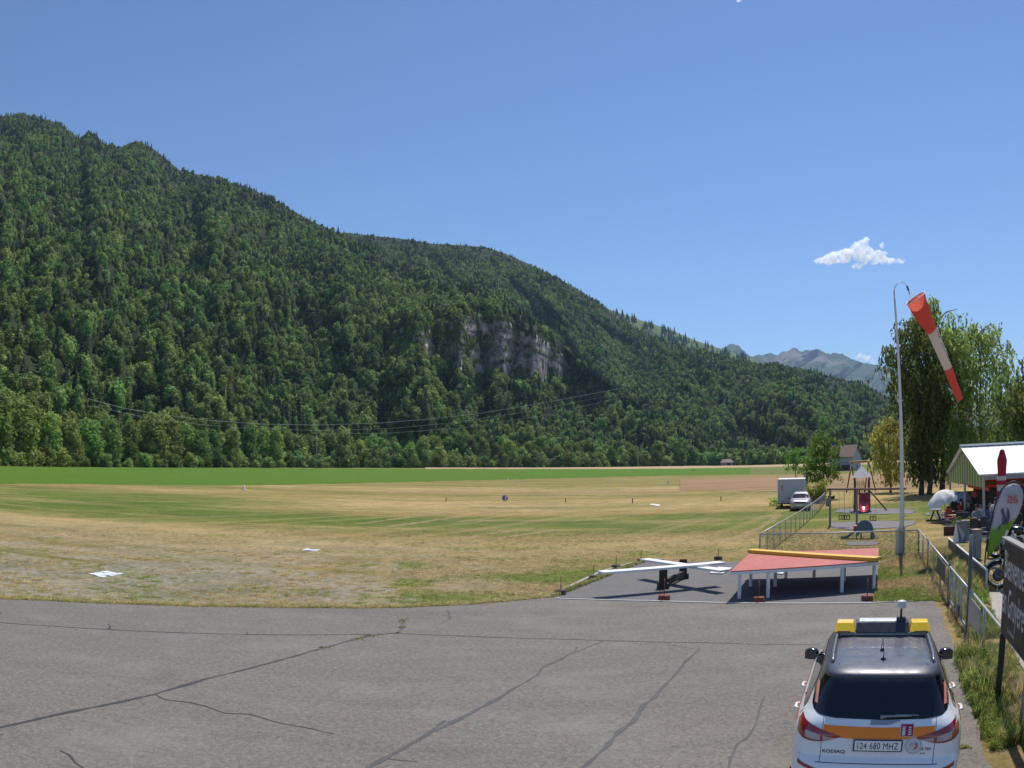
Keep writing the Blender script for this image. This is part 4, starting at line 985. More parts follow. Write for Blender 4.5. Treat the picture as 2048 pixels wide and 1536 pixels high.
# ================================================================ patrol car
def car_surface(tabW, tabR, tabF, yc, n=7.0):
    def fn(z): return lerp_tab(tabW, z), yc - lerp_tab(tabR, z), lerp_tab(tabF, z) - yc
    def rear(x, z, off=0.0):
        w, Lr, _ = fn(z); q = min(0.9995, abs(x) / w); return yc - Lr * (1 - q ** n) ** (1 / n) - off
    def front(x, z, off=0.0):
        w, _, Lf = fn(z); q = min(0.9995, abs(x) / w); return yc + Lf * (1 - q ** n) ** (1 / n) + off
    def side(y, z, off=0.0):
        w, Lr, Lf = fn(z); L = Lr if y < yc else Lf; q = min(.9995, abs(y - yc) / L); return w * (1 - q ** n) ** (1 / n) + off
    return fn, rear, front, side
def smooth_tab(tab, k=3):
    return tab
def car_shell(mb, fn, yc, zs, mats, n=7.0, N=72, holes=(), hr=0.38):
    """loft of rounded plan outlines; wheel arches are cut by lifting the lowest faces"""
    base = len(mb.v); V = []
    for z in zs:
        w, Lr, Lf = fn(z)
        for k in range(N):
            a = 2 * math.pi * k / N; c, s = math.cos(a), math.sin(a); e = 2 / n
            x = w * math.copysign(abs(c) ** e, c); L = Lf if s > 0 else Lr
            V.append(Vector((x, yc + L * math.copysign(abs(s) ** e, s), z)))
    F = []; M = []
    for i in range(len(zs) - 1):
        zm = (zs[i] + zs[i + 1]) / 2
        for k in range(N):
            q = (i * N + k, i * N + (k + 1) % N, (i + 1) * N + (k + 1) % N, (i + 1) * N + k)
            c = sum((V[j] for j in q), Vector()) / 4
            if any(abs(c.x) > .6 and (c.y - hy) ** 2 + (c.z - hz) ** 2 < hr * hr for hy, hz in holes): continue
            F.append(q); M.append(mats(c))
    F.append(tuple((len(zs) - 1) * N + k for k in range(N))); M.append(mats(Vector((0, yc, zs[-1] + .01))))
    for f, m in zip(F, M): mb.f.append(tuple(base + j for j in f)); mb.m.append(m); mb.sm.append(True)
    mb.v += V
def wheel_obj(parent, c, r, w, rimm, side=1, name='wheel'):
    m = MB(); Rm = Matrix.Rotation(R(90), 4, 'Y')
    m.lathe([(r * .64, -w / 2 + .01), (r * .9, -w / 2), (r * .98, -w / 2 + .03), (r, -w / 4), (r, w / 4), (r * .98, w / 2 - .03), (r * .9, w / 2), (r * .64, w / 2 - .01)], c, 32, Rm, cap=False); o = m.build(name, RUBBER, parent)
    m = MB(); x0 = side * w * .38; c = Vector(c)
    m.lathe([(r * .66, -.02), (r * .66, .02), (r * .60, .03), (r * .58, -.0)], c + Vector((x0, 0, 0)), 32, Rm, cap=False)
    for k in range(5):
        for dd in (-.13, .13):
            a = 6.283 * k / 5 + dd; m.beam(c + Vector((x0, math.cos(a) * r * .08, math.sin(a) * r * .08)), c + Vector((x0, math.cos(a) * r * .62, math.sin(a) * r * .62)), .03, .035, (1, 0, 0))
    m.lathe([(0.0, -.04), (r * .14, -.04), (r * .14, .04), (0.0, .04)], c + Vector((x0, 0, 0)), 16, Rm); m.build('rim', rimm, o)
    m = MB(); m.lathe([(0, -.01), (r * .5, -.01), (r * .5, .01), (0, .01)], c + Vector((x0 - side * .05, 0, 0)), 24, Rm); m.build('brake_disc', DGREY, o)
    return o
def drape(poly, nx, nz, surf, off, x_of=None):
    """fill an outline given as bottom/top curves over x with a grid laid on the surface"""
    (xa, xb), zb, zt = poly; V = []; F = []
    for i in range(nx + 1):
        x = xa + (xb - xa) * i / nx; a, b = lerp_tab(zb, x), lerp_tab(zt, x)
        for j in range(nz + 1): z = a + (b - a) * j / nz; V.append(Vector((x, surf(x, z, off), z)))
    for i in range(nx):
        for j in range(nz): q = i * (nz + 1) + j; F.append((q, q + nz + 1, q + nz + 2, q + 1))
    return V, F
CARW = pmat('car_white', (0.84, 0.85, 0.86), 0.28, var=0.03, scale=1.5, coat=0.6)
def glassmat(name, c=(0.012, 0.013, 0.016), r=0.06):
    t = NT(name); t.inp(t.b, 'Base Color', c); t.b.inputs['Roughness'].default_value = r; t.b.inputs['Specular IOR Level'].default_value = .5; t.b.inputs['Coat Weight'].default_value = 0.3
    return t.m
GLASS = glassmat('tinted_glass')
def patrol_car():
    h = R(27.0); O = Vector((3.73, 6.77, 0.012))
    o = empty('patrol_car', O, -h, 'white patrol car with dark roof, yellow light bar and orange stripe, seen from behind', 'car')
    dark = pmat('roof_black', (0.060, 0.064, 0.085), 0.42, var=.06, scale=2, coat=.25)
    tabW = [(0.2, .89), (.3, .94), (.5, .975), (.72, .98), (.9, .972), (1.0, .955), (1.08, .925), (1.13, .89), (1.2, .845), (1.35, .785), (1.5, .715), (1.57, .68), (1.61, .645), (1.64, .60), (1.66, .53), (1.668, .40)]
    tabR = [(0.2, .16), (.3, .06), (.42, .01), (.55, .0), (.66, .02), (.72, .055), (.76, .085), (.9, .095), (1.0, .11), (1.08, .135), (1.14, .17), (1.2, .225), (1.3, .305), (1.4, .375), (1.5, .43), (1.545, .44), (1.56, .36), (1.58, .335), (1.61, .36), (1.64, .44), (1.66, .6), (1.668, .95)]
    tabF = [(0.2, 4.5), (.3, 4.62), (.5, 4.69), (.7, 4.68), (.85, 4.6), (.95, 4.4), (1.0, 4.1), (1.06, 3.72), (1.12, 3.52), (1.2, 3.4), (1.35, 3.18), (1.5, 2.95), (1.57, 2.82), (1.61, 2.72), (1.64, 2.6), (1.66, 2.4), (1.668, 2.1)]
    yc = 2.0; nn = 7.0
    fn, rear, front, side = car_surface(tabW, tabR, tabF, yc, nn)
    zs = sorted(set([.2, .25, .3, .36, .42, .48, .55, .61, .66, .69, .72, .74, .76, .8, .85, .9, .95, 1.0, 1.04, 1.08, 1.11, 1.14, 1.17, 1.2, 1.25, 1.3, 1.35, 1.4, 1.45, 1.5, 1.53, 1.545, 1.56, 1.58, 1.6, 1.61, 1.625, 1.64, 1.65, 1.66, 1.668]))
    mb = MB()
    def mats(c):
        if c.z > 1.545: return 1
        if c.z > 1.13 and c.y > 0.75: return 1
        if c.z > 1.36: return 1
        if c.z < .33: return 1
        return 0
    car_shell(mb, fn, yc, zs, mats, nn, 96, holes=((0.92, .36), (3.72, .36)), hr=.40)
    mb.build('body', [CARW, dark], o)
    ob = lambda name, VF, m, par=o, sm=True: mesh_obj(name, VF[0], VF[1], m, par, sm)
    # inner floor pan so nothing is hollow
    m = MB(); m.box((0, 2.3, .5), (1.5, 4.0, .5)); m.build('underbody', BLACKP, o)
    # rear window (slightly curved lower edge)
    zb = [(-.78, 1.27), (-.75, 1.22), (-.68, 1.185), (-.5, 1.165), (0, 1.155), (.5, 1.165), (.68, 1.185), (.75, 1.22), (.78, 1.27)]
    zt = [(-.78, 1.35), (-.74, 1.46), (-.69, 1.535), (0, 1.545), (.69, 1.535), (.74, 1.46), (.78, 1.35)]
    ob('rear_window', drape(((-.765, .765), zb, zt), 60, 10, rear, .006), GLASS)
    # reflective stickers inside the window corners
    rs = pmat('reflective_sticker', (0.75, 0.30, 0.22), .4, var=.3, scale=30)
    for s in (-1, 1):
        ob('reflective_sticker', drape(tuple([(min(s * .70, s * .735), max(s * .70, s * .735)), [(-1, 1.27), (1, 1.27)], [(-1, 1.44), (1, 1.44)]]), 3, 6, rear, .012), rs)
    # body parts on the tailgate
    org = pmat('orange_film', (1.0, 0.25, 0.012), .45, var=.05, scale=3)
    ob('orange_stripe', drape(((-.60, .60), [(-.60, 1.03), (-.52, .985), (-.35, .962), (.35, .962), (.52, .985), (.6, 1.03)], [(-.6, 1.098), (0, 1.083), (.6, 1.098)]), 40, 4, rear, .004), org)
    seam = pmat('seam_dark', (0.05, .05, .06), .6)
    for s in (-1, 1):
        ob('seam', drape(((s * .612 - .003, s * .612 + .003), [(-1, .70), (1, .70)], [(-1, 1.17), (1, 1.17)]), 1, 12, rear, .002), seam)
    ob('seam', drape(((-.66, .66), [(-1, .695), (1, .695)], [(-1, .703), (1, .703)]), 40, 1, rear, .002), seam)
    # tail lights
    tl = pmat('tail_lamp_red', (0.30, 0.012, 0.02), .2, var=.15, scale=6, coat=.8); tc = pmat('tail_lamp_clear', (0.42, .36, .33), .2, var=.25, scale=12, coat=.8)
    for s in (-1, 1):
        X = [(.40, .985), (.56, 1.03), (.72, 1.08), (.83, 1.115), (.90, 1.15)]
        Xb = [(.40, .98), (.50, .95), (.62, .92), (.72, .915), (.83, .925), (.90, .96)]
        zt_ = sorted([(s * a, b) for a, b in X]); zb_ = sorted([(s * a, b) for a, b in Xb])
        lamp = ob('tail_light', drape(((min(s * .41, s * .90), max(s * .41, s * .90)), zb_, zt_), 30, 6, rear, .010), tl)
        zt2 = sorted([(s * .47, .965), (s * .6, .985), (s * .72, 1.01), (s * .83, 1.03)]); zb2 = sorted([(s * .47, .96), (s * .6, .938), (s * .72, .935), (s * .83, .955)])
        ob('clear_lens', drape(((min(s * .47, s * .60), max(s * .47, s * .60)), zb2, zt2), 8, 3, rear, .015), tc, lamp)
        ob('clear_lens', drape(((min(s * .63, s * .80), max(s * .63, s * .80)), zb2, zt2), 8, 3, rear, .015), tc, lamp)
        ob('reflector', drape(((min(s * .60, s * .86), max(s * .60, s * .86)), sorted([(s * .6, .60), (s * .86, .645)]), sorted([(s * .6, .625), (s * .86, .69)])), 10, 2, rear, .006), tl)
    # plate
    cp_ = rear(0, .87) - .012
    pl = MB(); pl.box((0.0, cp_, .895), (.53, .016, .135)); plate = pl.build('licence_plate', BLACKP, o, .006)
    pl = MB(); pl.box((0.0, cp_ - .011, .898), (.50, .006, .11)); pl.build('plate_face', pmat('plate_white', (.85, .85, .84), .5, var=.03), plate)
    Mx = Matrix.Translation((-.235, cp_ - .0165, .860)) @ Matrix.Rotation(R(90), 4, 'X') @ Matrix.Diagonal((.69, 1, 1, 1))
    text_part('plate_lettering', '124 680 MHZ', .108, Mx, BLACKP, plate, spacing=1.08)
    def surf_text(name, s, size, x, z, mt, sx=1.0, bold=.0):
        me = text_mesh(s, size, bold=bold); me.materials.clear(); me.materials.append(mt)
        for v in me.vertices: X_ = x + v.co.x * sx; Z_ = z + v.co.y; v.co = (X_, rear(X_, Z_) - .005, Z_)
        return link(bpy.data.objects.new(name, me), o)
    surf_text('badge', 'KODIAQ', .05, -.595, .80, seam, 1.25, .001)
    surf_text('badge', '2.0 TDI', .042, .445, .845, pmat('badge_red', (.15, .02, .03), .5), 1.0, .001); surf_text('badge', '4x4', .032, .46, .80, seam, 1.2)
    # round club sticker
    def disc(name, cx, cz, r0, r1, mt, a0=0, a1=6.2832, off=.005, par=o):
        V = []; F = []; n = 28
        for k in range(n + 1):
            a = a0 + (a1 - a0) * k / n
            for r in (r0, r1): x, z = cx + math.cos(a) * r, cz + math.sin(a) * r; V.append(Vector((x, rear(x, z, off), z)))
        for k in range(n): F.append((2 * k, 2 * k + 1, 2 * k + 3, 2 * k + 2))
        return mesh_obj(name, V, F, mt, par)
    gs = pmat('sticker_grey', (.50, .50, .52), .5, var=.15, scale=60); st = disc('round_sticker', .385, .895, 0.0, .092, pmat('sticker_white', (.66, .66, .68), .5))
    disc('sticker_ring', .385, .895, .078, .09, gs, off=.007, par=st); disc('sticker_ring', .385, .895, .045, .052, gs, off=.007, par=st)
    disc('sticker_swirl', .39, .895, .018, .04, pmat('sticker_red', (.55, .12, .12), .5), -1.6, 1.2, .008, st); disc('sticker_swirl', .37, .905, .0, .02, gs, 0, 6.28, .009, st)
    # fire extinguisher pictogram
    def rq(name, x0, x1, z0, z1, mt, off, par): return ob(name, drape(((x0, x1), [(-1, z0), (1, z0)], [(-1, z1), (1, z1)]), 2, 2, rear, off), mt, par)
    lw = pmat('label_white', (.72, .68, .68), .5); lr = pmat('label_red', (.33, .01, .04), .45)
    lab = rq('fire_label', .228, .372, .995, 1.125, lw, .008, o); rq('label_field', .234, .366, 1.001, 1.119, lr, .011, lab)
    g = MB()
    def q(x0, z0, x1, z1, x2, z2, x3, z3): g.add([(x, rear(x, z, .014), z) for x, z in ((x0, z0), (x1, z1), (x2, z2), (x3, z3))], [(0, 1, 2, 3)])
    q(.248, 1.010, .282, 1.010, .282, 1.058, .248, 1.058); q(.248, 1.067, .282, 1.067, .278, 1.085, .252, 1.085); q(.258, 1.085, .272, 1.085, .272, 1.096, .258, 1.096); q(.25, 1.096, .288, 1.09, .288, 1.097, .25, 1.104)
    q(.252, 1.057, .259, 1.057, .259, 1.068, .252, 1.068); q(.270, 1.057, .279, 1.057, .279, 1.068, .270, 1.068)
    for i in range(4): z = 1.012 + i * .023; q(.308 + .006 * (i % 2), z, .345, z + .004, .352 - .004 * i, z + .02, .318, z + .014)
    g.build('pictogram', lw, lab)
    # wiper
    m = MB(); zz = 1.20
    P = [Vector((x, rear(x, z, .03), z)) for x, z in ((.02, 1.185), (.08, 1.193), (.2, 1.196), (.34, 1.198))]
    m.tube(P, [.018, .013, .012, .010], 8); m.tube([Vector((x, rear(x, z, .02), z)) for x, z in ((.16, 1.203), (.28, 1.203), (.42, 1.199))], .007, 6); m.tube([Vector((.02, rear(.02, 1.185, .0), 1.185)), Vector((.02, rear(.02, 1.185, .04), 1.185))], .022, 10)
    m.build('rear_wiper', pmat('wiper_grey', (.30, .29, .30), .5), o)
    ob('window_recess', drape(((-.10, .22), [(-.1, 1.105), (.1, 1.108), (.22, 1.145)], [(-.1, 1.152), (.22, 1.156)]), 12, 2, rear, .003), pmat('recess_grey', (.30, .36, .40), .3, var=.05))
    # side glass + handles + mirrors
    for s in (-1, 1):
        V = []; F = []
        for i in range(31):
            y = 0.62 + (3.25 - .62) * i / 30
            for j in range(5):
                z = 1.14 + (1.50 - 1.14) * j / 4; zt3 = min(z, lerp_tab([(0.62, 1.2), (.9, 1.46), (1.2, 1.5), (2.6, 1.5), (3.0, 1.36), (3.25, 1.2)], y)); V.append(Vector((s * side(y, zt3, .006), y, zt3)))
        for i in range(30):
            for j in range(4): q_ = i * 5 + j; F.append((q_, q_ + 5, q_ + 6, q_ + 1))
        ob('side_window', (V, F), GLASS)
        ob2 = []
        V = [Vector((s * side(y, z, .007), y, z)) for y in np.linspace(.6, 3.9, 30) for z in (.965, 1.04)]; F = [(2 * i, 2 * i + 2, 2 * i + 3, 2 * i + 1) for i in range(29)]
        ob('side_stripe', (V, F), org)
        for y in (1.15, 2.05):
            m = MB(); xx = side(y, .98); m.tube([Vector((s * (xx + .0), y - .11, .975)), Vector((s * (xx + .045), y - .07, .98)), Vector((s * (xx + .045), y + .07, .98)), Vector((s * xx, y + .11, .975))], [.014, .02, .02, .014], 8); m.build('door_handle', CARW, o)
        m = MB(); x0 = side(2.98, 1.08); dym = .12
        bm = bmesh.new(); bmesh.ops.create_icosphere(bm, subdivisions=3, radius=1)
        VV = []
        for v in bm.verts:
            c = v.co; sq = lambda a, p: math.copysign(abs(a) ** p, a)
            VV.append(Vector((s * (x0 + .06 + sq(c.x, .75) * .105), 3.12 + sq(c.y, .8) * (.075 if c.y < 0 else .11), 1.13 + sq(c.z, .75) * .085)))
        m.smooth = True; m.add(VV, [tuple(v.index for v in f.verts) for f in bm.faces]); bm.free(); m.smooth = False
        m.beam((s * (x0 - .06), 3.14, 1.07), (s * (x0 + .05), 3.13, 1.09), .06, .035); mi = m.build('wing_mirror', pmat('gloss_black', (.012, .012, .014), .12, coat=.6) if s < 0 else bpy.data.materials['gloss_black'], o)
        m = MB(); m.box((s * (x0 + .075), 3.043, 1.13), (.16, .006, .12)); m.build('mirror_glass', glassmat('mirror_glass', (.05, .055, .06), .03), mi, .002)
    # roof rails
    rl = pmat('rail_grey', (.18, .18, .20), .35, .5, var=.1)
    def roofz(x, y):
        lo, hi = 1.56, 1.668
        for _ in range(20):
            mm_ = (lo + hi) / 2; w, Lr, Lf = fn(mm_); L = Lr if y < yc else Lf
            if (abs(x) / w) ** nn + (abs(y - yc) / max(L, .01)) ** nn < 1: lo = mm_
            else: hi = mm_
        return lo
    for s in (-1, 1):
        m = MB(); P = [(s * .575, .72, roofz(.575, .72)), (s * .578, .80, 1.665), (s * .585, 1.0, 1.69)] + [(s * .585, y, 1.695) for y in (1.4, 1.8, 2.2)] + [(s * .575, 2.55, 1.675), (s * .565, 2.65, 1.63)]
        m.tube(P, [.018] + [.02] * 6 + [.014], 8); m.build('roof_rail', rl, o)
        m = MB(); m.beam((s * .50, .62, roofz(.5, .62) + .004), (s * .50, 2.6, roofz(.5, 2.0) + .004), .012, .006); m.build('roof_groove', seam, o)
    # antenna fin, whip
    m = MB(); m.smooth = True; m.lathe([(.0, .0), (.032, .002), (.03, .012), (.012, .02), (.006, .04)], (0, .78, roofz(0, .78)), 12); m.build('aerial_base', BLACKP, o)
    m = MB(); m.tube([(0, .78, 1.69), (0.0, .70, 1.78)], [.006, .003], 6); m.build('aerial', BLACKP, o)
    m = MB(); m.tube([(-.01, 1.16, 1.665), (-.008, 1.20, 1.69), (.0, 1.46, 1.76)], [.028, .018, .003], 8); m.build('aerial', BLACKP, o)
    # light bar
    lb = empty('light_bar', (0, 2.10, 1.70)); lb.parent = o
    yel = pmat('lamp_yellow', (.92, .60, .015), .3, var=.05, coat=.4); gry = pmat('bar_black', (.035, .034, .045), .35, var=.1, coat=.2)
    def wedge(x0, x1, m, taper=0.03):
        y0, y1, zb_, zt_ = -.20, .17, .02, .135; t0 = taper
        V = [(x0, y0, zb_), (x1, y0, zb_), (x1, y1, zb_), (x0, y1, zb_), (x0 + t0, y0 + .10, zt_), (x1 - t0, y0 + .10, zt_), (x1 - t0, y1 - .06, zt_), (x0 + t0, y1 - .06, zt_)]
        m.add(V, [(3, 2, 1, 0), (4, 5, 6, 7), (0, 1, 5, 4), (1, 2, 6, 5), (2, 3, 7, 6), (3, 0, 4, 7)])
    m = MB(); wedge(-.345, .345, m, 0.0); m.build('centre_housing', gry, lb, .008)
    m = MB(); m.box((-.055, .03, .140), (.50, .20, .012)); m.build('top_cover', pmat('bar_white', (.68, .68, .70), .35), lb, .004)
    for s in (-1, 1):
        m = MB(); wedge(min(s * .35, s * .625), max(s * .35, s * .625), m, .03); m.build('lamp', yel, lb, .012)
        m = MB(); m.box((s * .5, -.195, .035), (.17, .012, .012)); m.build('lamp_slot', gry, lb)
    m = MB(); m.box((0, -.12, -.01), (1.1, .05, .03)); m.box((0, .1, -.01), (1.1, .05, .03)); m.build('mounting_foot', GALV, lb)
    m = MB(); m.tube([(.24, .02, .135), (.24, .02, .30)], .014, 8); m.box((.24, -.02, .16), (.12, .12, .04)); m.build('beacon_stem', BLACKP, lb)
    m = MB(); m.lathe([(0.0, .295), (.06, .295), (.066, .305), (.066, .345), (.060, .35), (.062, .362), (.055, .385), (.03, .395), (0.0, .397)], (.24, .02, 0), 20); m.build('receiver_dome', pmat('dome_white', (.70, .68, .66), .35), lb)
    # wheels
    al = pmat('alloy', (.35, .35, .36), .35, .8)
    for y in (.92, 3.72):
        for s in (-1, 1): wheel_obj(o, (s * .80, y, .36), .355, .23, al, s)
    # windscreen and front so the car holds from other sides
    ob('windscreen', drape(((-.7, .7), [(-1, 1.12), (1, 1.12)], [(-1, 1.5), (1, 1.5)]), 20, 6, lambda x, z, off: front(x, z, off), .006), GLASS)
    ob('grille', drape(((-.45, .45), [(-1, .62), (1, .62)], [(-1, .80), (1, .80)]), 20, 3, lambda x, z, off: front(x, z, off), .006), BLACKP)
    for s in (-1, 1): ob('headlight', drape(((min(s * .5, s * .82), max(s * .5, s * .82)), [(-1, .70), (1, .70)], [(-1, .80), (1, .80)]), 10, 3, lambda x, z, off: front(x, z, off), .007), tc)
    m = MB(); m.box((0, .10, .36), (1.3, .10, .12)); m.build('bumper_insert', BLACKP, o, .02)
patrol_car()

def motorcycle():
    # wheel centre seen at (1995,1145); the bike points left, most of it beyond the picture and behind the sign
    O = gnd(1995, 1179); o = empty('motorcycle', O, R(-34), 'black touring motorcycle parked just behind the dark brown sign', 'motorcycle', 'motorcycles parked by the barrier')
    blk = pmat('bike_black', (.012, .012, .015), .18, var=.1, coat=.5); chr_ = pmat('chrome', (.6, .6, .62), .15, .95)
    rimm = pmat('rim_alloy', (.42, .42, .44), .35, .3)
    def mw(x, name='wheel'):
        m = MB(); Rm = Matrix.Rotation(R(90), 4, 'X'); r = .385
        m.lathe([(r * .70, -.06), (r * .88, -.085), (r * .98, -.05), (r, 0), (r * .98, .05), (r * .88, .085), (r * .70, .06)], (x, 0, r), 36, Rm, cap=False); w = m.build(name, RUBBER, o)
        m = MB(); m.lathe([(r * .72, -.065), (r * .74, -.075), (r * .66, -.07), (r * .64, .0), (r * .66, .07), (r * .74, .075), (r * .72, .065)], (x, 0, r), 36, Rm, cap=False)
        for k in range(10): an = 6.283 * k / 10; m.beam((x + math.cos(an) * .05, 0, r + math.sin(an) * .05), (x + math.cos(an) * r * .67, 0, r + math.sin(an) * r * .67), .022, .03, (0, 1, 0))
        m.build('rim', rimm, w)
        m = MB(); m.lathe([(.06, -.004), (.16, -.004), (.16, .004), (.06, .004)], (x, -.085, r), 28, Rm); m.build('brake_disc', DGREY, w)
    mw(0.0); mw(1.58); o.scale = (1.12, 1.12, 1.12)
    m = MB(); V = []; F = []
    for k in range(15):
        an = R(15 + k * 10.5); rr_ = .425
        for j, yy in enumerate((-.10, -.06, 0, .06, .10)): r2 = rr_ - abs(yy) * .35; V.append(Vector((math.cos(an) * r2, yy, .385 + math.sin(an) * r2)))
    for k in range(14):
        for j in range(4): q = k * 5 + j; F.append((q, q + 1, q + 6, q + 5))
    mesh_obj('front_mudguard', V, F, blk, o, True)
    for s in (-1, 1):
        m = MB(); m.tube([(0, s * .10, .38), (.22, s * .11, 1.1)], .027, 10); m.build('fork_leg', chr_, o)
    m = MB(); m.box((.12, -.12, .79), (.10, .03, .055)); m.build('reflector', W_PAINT, o, .008)
    def blob(name, c, s, mt, pw=.8):
        bm = bmesh.new(); bmesh.ops.create_icosphere(bm, subdivisions=3, radius=1)
        f = lambda q: math.copysign(abs(q) ** pw, q)
        V = [(c[0] + f(v.co.x) * s[0], c[1] + f(v.co.y) * s[1], c[2] + f(v.co.z) * s[2]) for v in bm.verts]; F = [tuple(v.index for v in g.verts) for g in bm.faces]; bm.free()
        return mesh_obj(name, V, F, mt, o, True)
    blob('fairing', (.30, 0, 1.04), (.30, .28, .32), blk); blob('radiator_cowl', (.30, 0, .72), (.22, .2, .26), DGREY); blob('fuel_tank', (.72, 0, .92), (.30, .17, .16), blk); blob('engine', (.72, 0, .50), (.28, .20, .22), DGREY, .6)
    blob('seat', (1.22, 0, .86), (.36, .17, .09), BLACKP); blob('pannier', (1.5, -.28, .68), (.26, .12, .2), blk, .6); blob('pannier', (1.5, .28, .68), (.26, .12, .2), blk, .6)
    blob('top_case', (1.72, 0, 1.06), (.22, .24, .17), blk, .6)
    m = MB(); V = []
    for i in range(7):
        yy = -.24 + .08 * i
        for j in range(4): V.append(Vector((.05 + .05 * j - .0 + .9 * yy * yy, yy * (1 - .06 * j), 1.18 + .12 * j)))
    sc_m = pmat('screen', (.35, .38, .42), .1, coat=.4); mesh_obj('windshield', V, [(i * 4 + j, i * 4 + 4 + j, i * 4 + 5 + j, i * 4 + j + 1) for i in range(6) for j in range(3)], sc_m, o, True)
    m = MB(); m.tube([(.40, -.42, 1.20), (.25, -.25, 1.26), (.23, 0, 1.24), (.25, .25, 1.26), (.40, .42, 1.20)], .014, 8); m.build('handlebar', chr_, o)
    for s in (-1, 1):
        m = MB(); m.tube([(.42, s * .28, 1.14), (.40, s * .40, 1.40)], .008, 6); m.box((.40, s * .42, 1.42), (.05, .17, .10)); m.build('mirror', pmat('mirror_case', (.5, .5, .53), .25, .6) if s < 0 else bpy.data.materials['mirror_case'], o, .015)
    m = MB(); m.tube([(.75, -.2, .25), (1.3, -.22, .25), (1.9, -.24, .38)], [.04, .05, .055], 10); m.build('exhaust', chr_, o); return o
b2 = motorcycle(); b2 = copy_tree(b2); b2.location = gnd(1992, 1116); b2.rotation_euler = (0, 0, R(-50)); b2['label'] = 'second dark motorcycle parked farther back, behind the feather flag'

# ---------------------------------------------------------------- parked estate car and box trailer on the grass
def far_car():
    q = gnd(1595, 1023) + Vector((2.0, 4.0, 0)); x, Y = q.x, q.y; o = empty('parked_car', (x, Y, 0), R(180 - 24), 'small silver beige car with dark windscreen facing us beside the white box trailer', 'car')
    pt = pmat('silver_beige', (.36, .28, .28), .35, .3, var=.08, coat=.5)
    tabW = [(.2, .78), (.35, .85), (.6, .87), (.85, .86), (.95, .83), (1.1, .77), (1.3, .66), (1.42, .58), (1.48, .45)]
    tabF = [(.2, 4.1), (.35, 4.2), (.6, 4.22), (.75, 4.15), (.85, 4.0), (.92, 3.6), (.97, 3.25), (1.1, 3.0), (1.3, 2.6), (1.42, 2.3), (1.48, 2.0)]
    tabR = [(.2, .15), (.35, .02), (.8, .02), (.95, .1), (1.3, .35), (1.42, .5), (1.48, .8)]
    fn, rear, front, side = car_surface(tabW, tabR, tabF, 2.0, 6.0)
    m = MB(); car_shell(m, fn, 2.0, [.2, .28, .35, .45, .55, .65, .75, .8, .85, .9, .95, 1.0, 1.05, 1.1, 1.2, 1.3, 1.38, 1.42, 1.46, 1.48], lambda c: 0, 6.0, 56, ((.8, .3), (3.4, .3)), .34); m.build('body', pt, o)
    m = MB(); m.box((0, 2.1, .42), (1.4, 3.6, .4)); m.build('underbody', BLACKP, o)
    f2 = lambda x, z, off: front(x, z, off)
    mesh_obj('windscreen', *drape(((-.66, .66), [(-1, 1.0), (1, 1.0)], [(-.66, 1.15), (-.55, 1.36), (.55, 1.36), (.66, 1.15)]), 16, 4, f2, .01), GLASS, o, True)
    mesh_obj('grille', *drape(((-.4, .4), [(-1, .66), (1, .66)], [(-1, .76), (1, .76)]), 12, 2, f2, .01), BLACKP, o, True)
    bp = pmat('pale_bumper', (.50, .46, .36), .4, var=.1); mesh_obj('bumper', *drape(((-.80, .80), [(-1, .38), (1, .38)], [(-1, .60), (1, .60)]), 24, 3, f2, .03), bp, o, True)
    for s in (-1, 1):
        mesh_obj('headlight', *drape(((min(s * .48, s * .8), max(s * .48, s * .8)), [(-1, .66), (1, .66)], [(-1, .79), (1, .79)]), 8, 2, f2, .012), pmat('lamp_lens', (.6, .6, .6), .15, coat=.6), o, True)
        m = MB(); m.box((s * .93, 2.9, 1.0), (.18, .1, .12)); m.build('wing_mirror', BLACKP, o, .02)
        V = [Vector((s * side(y, z, .01), y, z)) for y in np.linspace(.6, 2.9, 14) for z in (.98, 1.1, min(1.33, 1.0 + (3.1 - y) * .5))]
        mesh_obj('side_window', V, [(3 * i + j, 3 * i + 3 + j, 3 * i + 4 + j, 3 * i + j + 1) for i in range(13) for j in range(2)], GLASS, o, True)
        for y in (.8, 3.4): wheel_obj(o, (s * .74, y, .31), .31, .2, GALV, s)
    m = MB(); m.box((0, 4.26, .48), (.5, .02, .11)); m.build('licence_plate', W_PAINT, o)
far_car()
def trailer():
    q = gnd(1583, 1016); x, Y = q.x, q.y; o = empty('box_trailer', (x, Y, 0), R(-23), 'tall white box trailer standing on the grass behind the silver car', 'trailer')
    wm = pmat('trailer_white', (.46, .47, .48), .5, var=.06, dirt=(.35, .34, .32)); alu = pmat('trailer_trim', (.66, .66, .64), .4, .3)
    m = MB(); m.box((0, 1.9, 1.45), (2.34, 4.6, 1.98)); m.build('box_body', wm, o, .02)
    m = MB(); m.box((0, 1.9, 2.475), (2.42, 4.7, .07)); m.build('roof_cap', alu, o, .01)
    for s in (-1, 1):
        m = MB(); m.box((s * 1.18, -.42, 1.45), (.06, .05, 1.96)); m.build('corner_trim', alu, o)
        wheel_obj(o, (s * .95, 2.0, .33), .33, .2, GALV, s)
        m = MB(); m.box((s * .75, -.43, .62), (.14, .03, .09)); m.build('tail_light', REDB, o)
    m = MB(); m.box((0, 1.9, .40), (1.9, 4.2, .1)); m.tube([(-.6, -.3, .4), (0, -1.5, .42)], .04, 6); m.tube([(.6, -.3, .4), (0, -1.5, .42)], .04, 6); m.build('chassis', DGREY, o)
    m = MB(); m.box((-.8, -.412, 1.75), (.10, .01, .5)); m.build('sticker_strip', pmat('faded_red_strip', (.35, .16, .14), .6), o)
    m = MB(); m.tube([(0, -1.45, 0), (0, -1.45, .5)], .03, 6); m.build('jockey_wheel', DGREY, o)
trailer()
